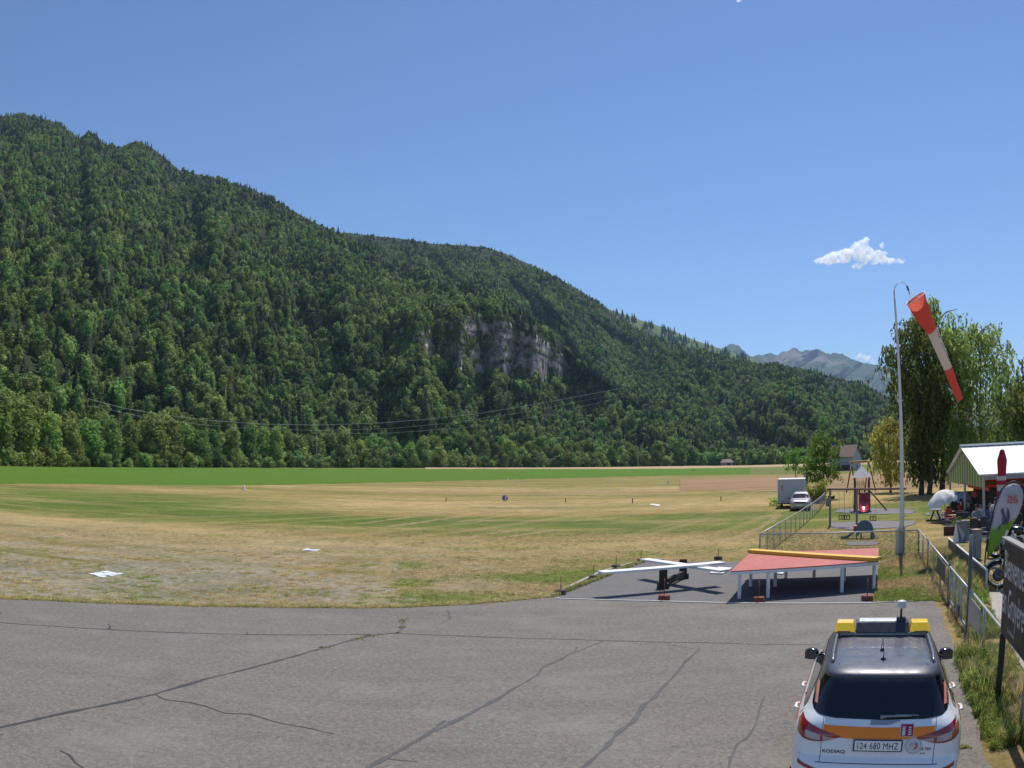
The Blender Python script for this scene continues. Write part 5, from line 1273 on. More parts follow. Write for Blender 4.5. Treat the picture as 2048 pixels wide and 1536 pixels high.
# ================================================================ middle distance
class Fr:
    """local frame on the ground at a picture point: x to the right, y away, z up, in metres"""
    def __init__(s, px, py, D=None):
        if D is None: s.O = gnd(px, py)
        else:
            a = ray(px, hzc(px))[0]; Y = D / math.hypot(1, a); s.O = Vector((a * Y, Y, gz(Y)))
        s.D = math.hypot(s.O.x, s.O.y); s.s = s.D / FPX; s.px = px
        s.py = py if D is None else hzc(px) + (CAMH - s.O.z) / s.D * FPX
        s.rz = -math.atan2(s.O.x, s.O.y)
    def __call__(s, px, py, d=0.0): return Vector(((px - s.px) * s.s, d, (s.py - py) * s.s))
    def empty(s, name, label, cat, group=None, rz=0): return empty(name, s.O, s.rz + rz, label, cat, group)

LEAFBI = leafmat('birch_leaves', (0.135, 0.19, 0.05), (0.19, 0.26, 0.065), (0.29, 0.36, 0.11), 0.5, 0.02)
LEAFY = leafmat('yellowing_leaves', (0.24, 0.27, 0.06), (0.36, 0.37, 0.08), (0.50, 0.47, 0.13), 0.52, 0.02)
LEAFA = leafmat('fresh_leaves', (0.16, 0.30, 0.045), (0.23, 0.42, 0.06), (0.34, 0.52, 0.10), 0.55, 0.02)

def weeping(F, H, Rr, base, seed, label, name, leaf, n_limb=70, trunks=((0, 0),), strand=2.6, lsz=0.20, cat='tree', bark=M_BIRCH, prof=None, dens=1.0, group=None):
    rnd = random.Random(seed); o = F.empty(name, label, cat, group)
    prof = prof or [(0, .5), (.25, .85), (.5, 1.05), (.7, .95), (.85, .68), (.94, .38), (1, .06)]
    for k, (tx, ln) in enumerate(trunks):
        m = MB(); top = Vector((tx + ln, rnd.uniform(-.4, .4), H * .93))
        P = [Vector((tx, 0, 0)).lerp(top, q / 8) + Vector((math.sin(q * 1.3 + k) * .12, math.cos(q) * .1, 0)) * (q > 0) for q in range(9)]
        m.tube(P, [H * .013 * (1.3 if q == 0 else 1) * (1 - .85 * q / 8) for q in range(9)], 8)
        for q in range(16):
            j = rnd.uniform(2, 7.5); i = int(j); p = P[i].lerp(P[i + 1], j - i); a = rnd.uniform(0, 6.28); t = p.z / H; L = Rr * lerp_tab(prof, t) * .8
            e = p + Vector((math.cos(a) * L, math.sin(a) * L, L * .5)); m.tube([p, p.lerp(e, .5) + Vector((0, 0, L * .15)), e], [H * .004, H * .0028, H * .001], 5)
        m.build('trunk', bark, o)
    V = []; Fc = []
    for q in range(n_limb):
        t = (q + rnd.random()) / n_limb; t = base / H + (1 - base / H) * t; a = rnd.uniform(0, 6.283) + q * 2.4
        R0 = Rr * lerp_tab(prof, (t - base / H) / (1 - base / H)) * rnd.uniform(.4, 1.3)
        tx = trunks[q % len(trunks)][0]; c = Vector((tx * .6 + math.cos(a) * .2, math.sin(a) * .2, t * H * .93))
        tip = c + Vector((math.cos(a) * R0, math.sin(a) * R0, R0 * rnd.uniform(.05, .45)))
        ns = int(10 * dens * (0.4 + R0 / Rr))
        for _ in range(ns):
            f = rnd.uniform(.2, 1.05) ** .8; p = c.lerp(tip, f) + Vector((rnd.gauss(0, .35), rnd.gauss(0, .35), rnd.gauss(0, .25) + math.sin(f * 2.6) * R0 * .12))
            L = strand * rnd.uniform(.25, 1.0) * (.5 + .6 * (R0 / Rr)); nl = max(3, int(L / .24)); sw = Vector((rnd.gauss(0, .06), rnd.gauss(0, .06), 0))
            for i in range(nl):
                pp = p + sw * i + Vector((rnd.gauss(0, .09), rnd.gauss(0, .09), -L * i / nl + rnd.gauss(0, .05)))
                if pp.z < .8: break
                n = Vector((rnd.gauss(0, 1), rnd.gauss(0, 1), rnd.gauss(0, .6))).normalized(); u = n.cross(Vector((0, 0, 1))).normalized(); w = n.cross(u)
                s1 = lsz * rnd.uniform(.5, 1.1); s2 = s1 * rnd.uniform(1.2, 2.2); b = len(V)
                V += [pp - u * s1, pp + w * s2, pp + u * s1, pp - w * s2]; Fc.append((b, b + 1, b + 2, b + 3))
    mesh_obj('crown', V, Fc, leaf, o); return o
def birches():
    F = Fr(1846, 990); weeping(F, (990 - 628) * F.s * 1.0, 68 * F.s, 2.2, 3, 'tall weeping birch on the left of the group behind the mast', 'birch_tree', LEAFBI, 120, ((-.2, 0.3), (.7, 1.0)), 3.2, .15, dens=1.35, prof=[(0, .35), (.3, .62), (.55, .95), (.75, 1.08), (.9, .75), (1, .15)], group='birches behind the pavilion')
    F = Fr(1884, 986); weeping(F, (986 - 600) * F.s * 1.03, 82 * F.s, 1.6, 5, 'tallest weeping birch behind the hanging windsock', 'birch_tree', LEAFBI, 130, ((0, .2),), 3.4, .15, dens=1.35, group='birches behind the pavilion')
    F = Fr(1962, 982); weeping(F, (982 - 650) * F.s * 1.02, 84 * F.s, 1.8, 8, 'weeping birch rising behind the left end of the pavilion roof', 'birch_tree', LEAFBI, 90, ((0, .5),), 3.4, .16, dens=1.0, group='birches behind the pavilion')
    F = Fr(2036, 985); weeping(F, (985 - 745) * F.s * 1.02, 66 * F.s, 1.5, 12, 'lower birch behind the pavilion at the right picture edge', 'birch_tree', LEAFBI, 55, ((0, .4),), 3.0, .16, dens=.7, group='birches behind the pavilion')
    F = Fr(2100, 985); weeping(F, (985 - 700) * F.s, 66 * F.s, 1.5, 13, 'birch beyond the right picture edge behind the pavilion', 'birch_tree', LEAFBI, 60, ((0, .4),), 3.0, .18, group='birches behind the pavilion')
    F = Fr(1781, 985); weeping(F, (985 - 836) * F.s * 1.02, 42 * F.s, 1.2, 22, 'small yellowish tree just left of the mast beyond the playground', 'small_tree', LEAFY, 70, ((0, -.3),), 1.5, .14, bark=M_BARK, dens=1.3)
birches()
def airy(F, blobs, trunks, seed, n, lsz, leaf, label, name):
    """open crown made of separate leafy sprays around blob centres, given in picture rows"""
    rnd = random.Random(seed); o = F.empty(name, label, 'tree' if 'tree' in name else 'shrub')
    m = MB()
    for pts, r in trunks: m.tube([F(*p) for p in pts], [r * (1 - .7 * i / (len(pts) - 1)) for i in range(len(pts))], 7)
    m.build('trunk', M_BARK, o)
    V = []; Fc = []; tot = sum(b[2] * b[3] for b in blobs)
    for bx, by, rx, ry, dd in blobs:
        c = F(bx, by, dd); RX, RY = rx * F.s, ry * F.s; k = int(n * rx * ry / tot)
        sprays = max(4, k // 26)
        for _ in range(sprays):
            a = rnd.uniform(0, 6.28); z = rnd.uniform(-1, 1); q = math.sqrt(1 - z * z); f = rnd.uniform(.35, 1.08)
            p = c + Vector((math.cos(a) * q * RX * f, math.sin(a) * q * RX * f, z * RY * f)); d = (p - c).normalized() + Vector((0, 0, .35))
            for i in range(26):
                pp = p + d * rnd.gauss(0, .25) * RX * .35 + Vector((rnd.gauss(0, .22), rnd.gauss(0, .22), rnd.gauss(0, .14)))
                nn = Vector((rnd.gauss(0, 1), rnd.gauss(0, 1), rnd.gauss(.5, .7))).normalized(); u = nn.cross(Vector((rnd.random(), rnd.random(), rnd.random()))).normalized(); w = nn.cross(u); s1 = lsz * rnd.uniform(.5, 1.2); b = len(V)
                V += [pp - u * s1, pp + w * s1 * .6, pp + u * s1, pp - w * s1 * .6]; Fc.append((b, b + 1, b + 2, b + 3))
    mesh_obj('crown', V, Fc, leaf, o); return o
def small_trees():
    F = Fr(1648, 998)
    airy(F, [(1648, 885, 22, 25, 0), (1632, 915, 24, 24, .5), (1662, 905, 22, 26, -.4), (1645, 940, 30, 24, 0), (1668, 945, 20, 18, .4), (1622, 945, 16, 18, 0), (1640, 965, 22, 14, 0)],
         [([(1648, 998), (1647, 960), (1649, 920), (1650, 880)], .12), ([(1649, 975), (1658, 950), (1664, 925)], .06), ([(1648, 950), (1636, 925), (1630, 905)], .05)], 5, 3800, .15, LEAFA, 'bright green airy tree at the far end of the long mesh fence', 'acacia_tree')
    F = Fr(1592, 990)
    airy(F, [(1592, 915, 18, 22, 0), (1582, 930, 14, 14, .3), (1600, 940, 14, 14, 0), (1574, 915, 6, 10, 0)], [([(1592, 990), (1591, 955), (1592, 910)], .07), ([(1592, 960), (1598, 940)], .03)], 9, 900, .14, LEAFA, 'thin see-through sapling standing behind the white trailer', 'young_tree')
    F = Fr(1634, 1006)
    airy(F, [(1628, 985, 14, 16, 0), (1640, 980, 14, 18, 0), (1634, 998, 16, 10, 0)], [([(1634, 1006), (1632, 985)], .05)], 11, 1900, .13, LEAFY, 'olive coloured bush between the silver car and the airy tree', 'bush')
    F = Fr(1552, 1012)
    airy(F, [(1552, 1005, 7, 7, 0)], [([(1552, 1012), (1552, 1005)], .03)], 12, 300, .1, LEAFA, 'small weedy bush at the left side of the white trailer', 'bush')
small_trees()

# ---------------------------------------------------------------- buildings far away
def house():
    F = Fr(1690, 0, D=290); o = F.empty('farmhouse', 'white gabled farmhouse with brownish red tiled roof behind the playground', 'house', rz=R(-22))
    wall = pmat('render_wall', (.40, .40, .41), .9, var=.08, scale=.6); tile = pmat('roof_tiles', (.22, .15, .115), .9, var=.25, scale=1.2); s = F.s
    z1, z2 = (F.py - 912) * s, (F.py - 892) * s; w, d = 15 * s * 2, 10 * s * 1.1
    m = MB(); x0, x1 = -w * .85, 25 * s; hd = 4.2
    m.add([(x0, -hd, 0), (x1, -hd, 0), (x1, hd, 0), (x0, hd, 0), (x0, -hd, z1), (x1, -hd, z1), (x1, hd, z1), (x0, hd, z1), (x0, 0, z2), (x1, 0, z2)],
          [(0, 1, 5, 4), (2, 3, 7, 6), (1, 2, 6, 9, 5), (3, 0, 4, 8, 7)]); m.build('wall', wall, o)
    m = MB(); e = .7; zz = (z2 - z1) * e / hd
    for sg in (-1, 1):
        a = Vector((x0 - .5, sg * (hd + e), z1 - zz)); b = Vector((x1 + .6, sg * (hd + e), z1 - zz)); c = Vector((x1 + .6, 0, z2)); d_ = Vector((x0 - .5, 0, z2)); u = Vector((0, 0, .18))
        m.add([a, b, c, d_, a + u, b + u, c + u, d_ + u], [(0, 1, 2, 3), (7, 6, 5, 4), (0, 4, 5, 1), (1, 5, 6, 2), (2, 6, 7, 3), (3, 7, 4, 0)])
    rf = m.build('roof', tile, o); m = MB(); m.box((x0 + 3, -1.2, z2 + .2), (.8, .8, 1.6)); m.build('chimney', CONC, rf)
    for x, z in ((x1 - 2.2, 1.4), (x1 - 5, 1.4), (x1 - 8, 1.4)):
        m = MB(); m.box((x, -hd - .02, z), (1.0, .08, 1.3)); m.build('window', GLASS, o)
    m = MB(); m.box((x1 + .02, .5, 1.6), (.08, 1.0, 1.3)); m.build('window', GLASS, o)
    m = MB(); m.box((x0 + 5, -hd - 1.0, 1.1), (7, 2.0, 2.2)); m.build('lean_to', DWOOD, o)
    F = Fr(1454, 0, D=520); s = F.s; o = F.empty('field_barn', 'low barn with greyish brown hipped roof at the edge of the woods', 'barn')
    m = MB(); m.box((0, 3, 1.3), (8.4, 6, 2.6)); m.build('wall', pmat('barn_wall', (.30, .25, .20), .9), o)
    m = MB(); m.add([(-4.9, -.6, 2.5), (4.9, -.6, 2.5), (4.9, 6.6, 2.5), (-4.9, 6.6, 2.5), (-2.6, 3, 4.8), (2.6, 3, 4.8)], [(0, 1, 5, 4), (1, 2, 5), (2, 3, 4, 5), (3, 0, 4), (3, 2, 1, 0)]); m.build('roof', pmat('barn_roof', (.26, .19, .17), .9, var=.2), o)
    m = MB(); m.box((1.2, -.03, 1.1), (2.4, .08, 2.2)); m.build('door', DWOOD, o)
    F = Fr(1610, 985); s = F.s; o = F.empty('ticket_shelter', 'small grey cabinet with flat overhanging roof behind the trailer', 'shelter')
    m = MB(); b = F(1610, 985); m.box((0.15, .4, (985 - 946) * s / 2), (9 * s * 1.0, .5, (985 - 946) * s)); m.build('cabinet', pmat('cabinet_grey', (.34, .35, .38), .7), o)
    m = MB(); m.box((-.1, .4, (985 - 943) * s), (18 * s, .9, .1)); m.build('roof', CONC, o)
house()

# ---------------------------------------------------------------- power line
def powerline():
    F = Fr(633, 0, D=372); o = F.empty('power_pole', 'thin pale wooden power pole in front of the tree belt left of centre', 'power pole')
    h = (F.py - 868) * F.s; m = MB(); m.tube([(0, 0, 0), (0, 0, h)], [.16, .11], 8); m.build('pole', CONC, o)
    m = MB(); m.box((0, 0, h - .4), (2.4, .12, .14)); m.build('crossarm', DWOOD, o)
    F2 = Fr(1276, 0, D=560); o2 = F2.empty('power_pole', 'second thin power pole in front of the woods right of centre', 'power pole'); m = MB(); h2 = (F2.py - 893) * F2.s
    m.tube([(0, 0, 0), (0, 0, h2)], [.16, .11], 8); m.build('pole', CONC, o2); m = MB(); m.box((0, 0, h2 - .4), (2.4, .12, .14)); m.build('crossarm', DWOOD, o2)
    wm = pmat('wire', (.40, .41, .43), .8, .0, spec=.1)
    for k, (rows, lab) in enumerate([([(175, 797), (250, 817), (330, 830), (420, 841), (520, 848), (640, 850), (760, 846), (860, 838), (950, 828), (1050, 812), (1150, 794), (1245, 776)], 'highest wire of the long power line sagging across the foot of the mountain'),
                                     ([(180, 812), (330, 842), (480, 856), (640, 861), (780, 857), (900, 846), (1050, 824), (1250, 785)], 'middle wire of the power line sagging across the foot of the mountain'),
                                     ([(640, 868), (780, 866), (920, 856), (1080, 832), (1255, 792)], 'lowest wire of the power line, ending near the tree belt')]):
        m = MB(); m.tube([at(a, b, 225 + 200 * (a - 175) / 1080) for a, b in rows], .05 if k == 0 else .03, 4); tag(m.build('power_cable', wm), lab, 'power cable', 'wires of the power line')
powerline()

# ---------------------------------------------------------------- markers on the field
def markers():
    wc = pmat('marker_white', (.75, .74, .70), .6, var=.05); oc = pmat('marker_orange', (.70, .38, .10), .6)
    cone = MB(); cone.box((0, 0, .03), (.5, .5, .05)); cone.lathe([(.2, .05), (.13, .3), (.05, .55), (.02, .58)], n=10); mw = cone.build('marker_cone', wc); first = mw
    spots = [(488, 980, 1.3, 'in the dry strip before the green crop at left'), (1016, 959, 1.0, 'farther of two above the round sign'), (1031, 964, 1.0, 'nearer of two above the round sign'),
             (1246, 966, .8, 'midway between the round sign and the ploughed field'), (1337, 968, 1.5, 'big one beside the left end of the brown field'), (1284, 951, .9, 'far right of centre below the orange marker'), (1461, 951, .9, 'far away in front of the low barn'), (1545, 948, .9, 'far away left of the sapling')]
    for k, (px, py, s, w) in enumerate(spots):
        o = mw if k == 0 else mw.copy()
        if k: COL.objects.link(o)
        o.location = gnd(px, py); o.scale = (s, s, s); tag(o, 'small white runway cone ' + w, 'marker cone', 'white cones along the grass runway')
    m = MB(); m.box((0, 0, .3), (1.6, .5, .6)); o = m.build('runway_marker', oc); o.location = gnd(1386, 942); tag(o, 'orange runway marker box far away on the pale meadow', 'marker')
    for k, (px, py, lab) in enumerate([(892, 1004, 'left of the round sign'), (1131, 1005, 'right of the round sign'), (1265, 1006, 'between the round sign and the trailer'), (1442, 1002, 'nearest the white trailer')]):
        F = Fr(px, py); o = F.empty('edge_post', 'short dark post in the dry grass ' + lab, 'post', 'short posts across the airfield')
        m = MB(); m.box((0, 0, .22), (.09, .09, .44)); m.build('body', DWOOD, o); m = MB(); m.box((0, 0, .46), (.15, .15, .04)); m.build('cap', RUST, o)
    F = Fr(1010, 1004); o = F.empty('round_sign', 'small round blue and white marker sign standing in the grass', 'sign'); bl = pmat('sign_blue', (.10, .14, .38), .5); s = F.s
    m = MB(); Rm = Matrix.Rotation(R(90), 4, 'X'); m.lathe([(0, -.02), (6 * s, -.02), (6 * s, .02), (0, .02)], (0, 0, 8 * s), 24, Rm); m.build('disc', bl, o)
    m = MB(); m.add([(-1 * s, -.035, 2.6 * s), (1.5 * s, -.035, 2.6 * s), (4.5 * s, -.035, 11.5 * s), (2 * s, -.035, 13.2 * s)], [(0, 1, 2, 3)]); m.build('white_band', wc, o)
    m = MB(); m.add([(-4.5 * s, -.035, 9 * s), (-2 * s, -.035, 8 * s), (0 * s, -.035, 13.2 * s), (-2 * s, -.035, 13 * s)], [(0, 1, 2, 3)]); m.build('red_band', REDB, o)
    m = MB(); m.tube([(0, .03, 0), (0, .03, 8 * s)], .025, 6); m.build('post', GALV, o)
    # white slabs let into the turf
    def slabs(name, cs, lab, seed, n):
        pts = [gnd(*c) for c in cs]; rnd = random.Random(seed); m = MB(); nx, ny = n
        for i in range(nx):
            for j in range(ny):
                if rnd.random() < .12: continue
                a = pts[0].lerp(pts[1], i / nx).lerp(pts[3].lerp(pts[2], i / nx), j / ny); b = pts[0].lerp(pts[1], (i + .93) / nx).lerp(pts[3].lerp(pts[2], (i + .93) / nx), j / ny)
                c = pts[0].lerp(pts[1], (i + .93) / nx).lerp(pts[3].lerp(pts[2], (i + .93) / nx), (j + .93) / ny); d = pts[0].lerp(pts[1], i / nx).lerp(pts[3].lerp(pts[2], i / nx), (j + .93) / ny)
                h = rnd.uniform(.02, .05); m.prism([(q.x + rnd.uniform(-.02, .02), q.y + rnd.uniform(-.03, .03)) for q in (a, b, c, d)], -.02, h)
        tag(m.build(name, W_PAINT), lab, 'ground marking')
    slabs('ground_slabs', [(178, 1149), (205, 1156), (248, 1149), (214, 1143)], 'white slabs set flat in the worn grass near the apron edge', 3, (5, 5))
    slabs('ground_slabs', [(603, 1101), (632, 1103), (641, 1100), (612, 1098)], 'smaller patch of overgrown white slabs in the middle of the dry grass', 4, (6, 3))
    slabs('ground_slabs', [(1299, 1010), (1318, 1012), (1322, 1009), (1303, 1008)], 'pale grey slab lying in the grass between the short posts', 5, (2, 1))
markers()

# ---------------------------------------------------------------- playground
def patches():
    gm = pmat('rubber_gravel', (.17, .155, .16), .95, var=.3, scale=8)
    def patch(cs, seed):
        pts = [gnd(*c) for c in cs]; pts.append(pts[0]); P = rough_edge(pts, .12, .4, seed)[:-1]
        mb = MB(); mb.prism([(p.x, p.y) for p in P], -.03, .03); tag(mb.build('gravel_patch', gm), kind='structure')
    patch([(1655, 1053), (1660, 1046), (1730, 1043), (1830, 1042), (1832, 1050), (1800, 1056), (1700, 1060)], 1)
    patch([(1668, 1024), (1680, 1018), (1745, 1017), (1800, 1018), (1835, 1022), (1820, 1028), (1740, 1029)], 2)
    patch([(1692, 1089), (1700, 1084), (1745, 1083), (1765, 1086), (1750, 1091), (1705, 1092)], 3)
    pv = pmat('paving', (.36, .325, .28), .95, var=.25, scale=5, dirt=(.2, .19, .14), bump=.4)
    cs = [(1978, 1182), (2010, 1180), (2100, 1200), (2100, 1420), (2040, 1330), (2005, 1262), (1985, 1222)]
    mb = MB(); mb.prism([(p.x, p.y) for p in [gnd(*c) for c in cs]], -.03, .025); tag(mb.build('paved_path', pv), kind='structure')
    pts = [(1868, 1030), (1905, 1024), (2090, 1018), (2090, 1094), (1990, 1088), (1930, 1074), (1884, 1048)]
    mb = MB(); mb.prism([(p.x, p.y) for p in [gnd(*c) for c in pts]], -.03, .03); tag(mb.build('terrace', pmat('terrace_floor', (.07, .062, .055), .9, var=.3, scale=3)), kind='structure')
patches()
def playground():
    F = Fr(1722, 984); o = F.empty('log_swing_frame', 'tall log frame with pale crossbar behind the small play tower', 'climbing frame')
    m = MB(); m.tube([F(1699, 926), F(1741, 925)], 2.6 * F.s, 10); m.build('crossbar', LWOOD, o)
    for a, b in (((1704, 927, -.1), (1693, 991, -1.2)), ((1703, 927, .1), (1712, 984, 1.6)), ((1737, 927, -.1), (1729, 984, -1.2)), ((1738, 927, .1), (1752, 977, 1.6))):
        m = MB(); p, q = F(*a), F(*b); q.z = -.1; m.tube([p, q], 1.35 * F.s, 8); m.build('leg', WOOD, o)
    for x in (1714, 1726):
        m = MB(); m.tube([F(x, 927), F(x, 972)], .02, 5); m.build('rope', GREYC, o)
    F = Fr(1724, 1023); s = F.s; o = F.empty('play_tower', 'wooden play tower with pale pyramid roof and red slide', 'play tower'); d = 1.15
    for x, y in ((1709, 0), (1739, 0), (1710, d), (1738, d)):
        m = MB(); p = F(x, 1023, y); m.box((p.x, p.y, (1023 - 957) * s / 2), (.11, .11, (1023 - 957) * s)); m.build('post', WOOD, o)
    m = MB(); z = (1023 - 989) * s; m.box((0, d / 2, z), (30 * s, d, .08)); m.build('platform', WOOD, o)
    m = MB(); z0 = (1023 - 957.5) * s; z1 = (1023 - 934) * s; h = 21 * s; c = (0, d / 2)
    m.add([(-h, c[1] - h, z0), (h, c[1] - h, z0), (h, c[1] + h, z0), (-h, c[1] + h, z0), (0, c[1], z1)], [(0, 1, 4), (1, 2, 4), (2, 3, 4), (3, 0, 4), (3, 2, 1, 0)])
    m.build('roof', pmat('roof_boards', (.66, .60, .57), .8, var=.2, scale=4), o)
    m = MB()
    for k in range(7): x = (1712 + k * 4) ; p = F(x, 0, .02); m.box((p.x, -.02, (1023 - 975) * s), (.05, .03, 24 * s))
    m.build('railing', DWOOD, o)
    m = MB(); m.tube([F(1708, 1020, -.1), F(1706, 1005, -.4), F(1706, 992, -.3)], .02, 6); m.build('climbing_rope', RUST, o)
    m = MB(); P = [(z, y) for z, y in (((1023 - 988) * s, 0), ((1023 - 990) * s, -.25), ((1023 - 1010) * s, -1.4), ((1023 - 1020) * s, -2.0), (.12, -2.5))]; V = []; Fc = []
    for zz, yy in P:
        for q in range(9): a = math.pi * q / 8; V.append(Vector((3.5 * s + math.cos(a) * 10 * s, yy, zz + .28 - math.sin(a) * .28)))
    for i in range(4):
        for q in range(8): k = i * 9 + q; Fc.append((k, k + 1, k + 10, k + 9))
    mesh_obj('slide', V, Fc, pmat('slide_red', (.52, .02, .045), .25, coat=.5), o, True)
    m = MB(); m.tube([F(1741, 985, .3), F(1774, 1023, .2)], .06, 8); m.build('climbing_beam', WOOD, o)
    m = MB(); m.box((-3 * s - .1, d, 1.0), (.05, .6, 1.6)); m.build('side_panel', DWOOD, o)
    # two seat swing with crossbar running behind the mast
    F = Fr(1660, 1054); s = F.s; o = F.empty('swing_set', 'long low swing frame with brown crossbar between the fence and the mast', 'swing')
    E = gnd(1808, 1062); Mx = Matrix.Rotation(-F.rz, 3, 'Z'); e = Mx @ (E - F.O); z = (1054 - 980) * s
    m = MB(); m.tube([(0 - .15, 0, z), (e.x + .1, e.y, z + .02)], .06, 8); m.build('crossbar', pmat('brown_bar', (.20, .12, .095), .8), o)
    for f, dx in ((0, 0), (0.38, 0), (.985, 0)):
        m = MB(); m.box((e.x * f, e.y * f, z / 2), (.13, .13, z)); m.build('post', pmat('grey_post', (.21, .20, .20), .8) if f == 0 else bpy.data.materials['grey_post'], o)
    for f, w in ((.17, .42), (.24, .36), (.60, .4)):
        p = Vector((e.x * f, e.y * f, 0)); m = MB()
        for q in (-.16, .16): m.tube([p + Vector((q, 0, z)), p + Vector((q, 0, .75))], .008, 4)
        c = m.build('chain', GALV, o); m = MB(); zc = .62
        for a, b in (((-.17, 0, .12), (.17, 0, .12)), ((-.17, 0, -.12), (.17, 0, -.12)), ((-.17, 0, -.12), (-.17, 0, .12)), ((.17, 0, -.12), (.17, 0, .12)), ((0, 0, -.12), (0, 0, .12))): m.tube([p + Vector((a[0], a[1], zc + a[2])), p + Vector((b[0], b[1], zc + b[2]))], .025, 6)
        m.box(p + Vector((0, .1, zc - .12)), (.36, .24, .03)); m.build('seat', RUBBER, o)
    # toddler slide with a blue half round side
    F = Fr(1722, 1078); s = F.s; o = F.empty('toddler_slide', 'tiny slide with blue half round side panel and red part', 'slide'); blue = pmat('slide_blue', (.03, .10, .17), .4, coat=.3)
    for yy in (0, .55):
        m = MB(); P = [F(1712, 1076)] + [F(1729 + 17.5 * math.cos(a), 1062 - 19 * math.sin(a)) for a in [math.pi * (1 - k / 14) for k in range(15)]] + [F(1751, 1078), F(1742, 1078), F(1741, 1064), F(1722, 1064)]
        V = [p + Vector((0, yy, 0)) for p in P] + [p + Vector((0, yy + .05, 0)) for p in P]; n = len(P); m.add(V, [tuple(range(n)), tuple(range(2 * n - 1, n - 1, -1))] + [(k, k + n, (k + 1) % n + n, (k + 1) % n) for k in range(n)]); m.build('side_panel', blue, o)
    V = []; Fc = []; rows = [(1714, 1060), (1706, 1068), (1697, 1075), (1688, 1078.5), (1681, 1078)]
    for a, b in rows:
        p = F(a, b); V += [p + Vector((0, .03, .1)), p + Vector((0, .05, 0)), p + Vector((0, .5, 0)), p + Vector((0, .54, .1))]
    for i in range(4):
        for q in range(3): k = 4 * i + q; Fc.append((k, k + 1, k + 5, k + 4))
    mesh_obj('chute', V, Fc, blue, o, True)
    m = MB(); p = F(1711, 1058); m.box(p + Vector((0, .3, 0)), (.22, .4, .3)); m.build('step_block', REDB, o, .03)
    for a in (1742, 1722): m = MB(); p = F(a, 1076); m.box((p.x, .3, .12), (.08, .4, .25)); m.build('leg', BLACKP, o)
    F = Fr(1655, 1012); s = F.s; o = F.empty('ball_game_post', 'grey post with a short black barrel beside the fence', 'play post')
    m = MB(); m.box((0, 0, .35), (.3, .3, .7)); m.build('post', pmat('post_grey', (.30, .27, .29), .8), o)
    m = MB(); m.lathe([(0, -.3), (.15, -.3), (.17, 0), (.15, .3), (0, .3)], (.35, 0, .75), 14, Matrix.Rotation(R(90), 4, 'Y')); m.build('barrel', BLACKP, o)
    F = Fr(1871, 1042); s = F.s; o = F.empty('picnic_bench', 'blue grey picnic bench on the lawn in front of the pavilion', 'picnic bench'); bg_ = pmat('bench_blue_grey', (.13, .14, .19), .8)
    for yy in (0, 1.3):
        for sg in (-1, 1): m = MB(); m.beam((sg * .08, yy, .62), (sg * .33, yy, 0), .09, .05, (0, 1, 0)); m.build('leg', bg_, o)
    m = MB(); m.box((0, .65, .66), (.7, 1.8, .05)); m.build('table_top', bg_, o)
    for sg in (-1, 1): m = MB(); m.box((sg * .5, .65, .38), (.26, 1.8, .045)); m.build('bench_seat', bg_, o)
playground()

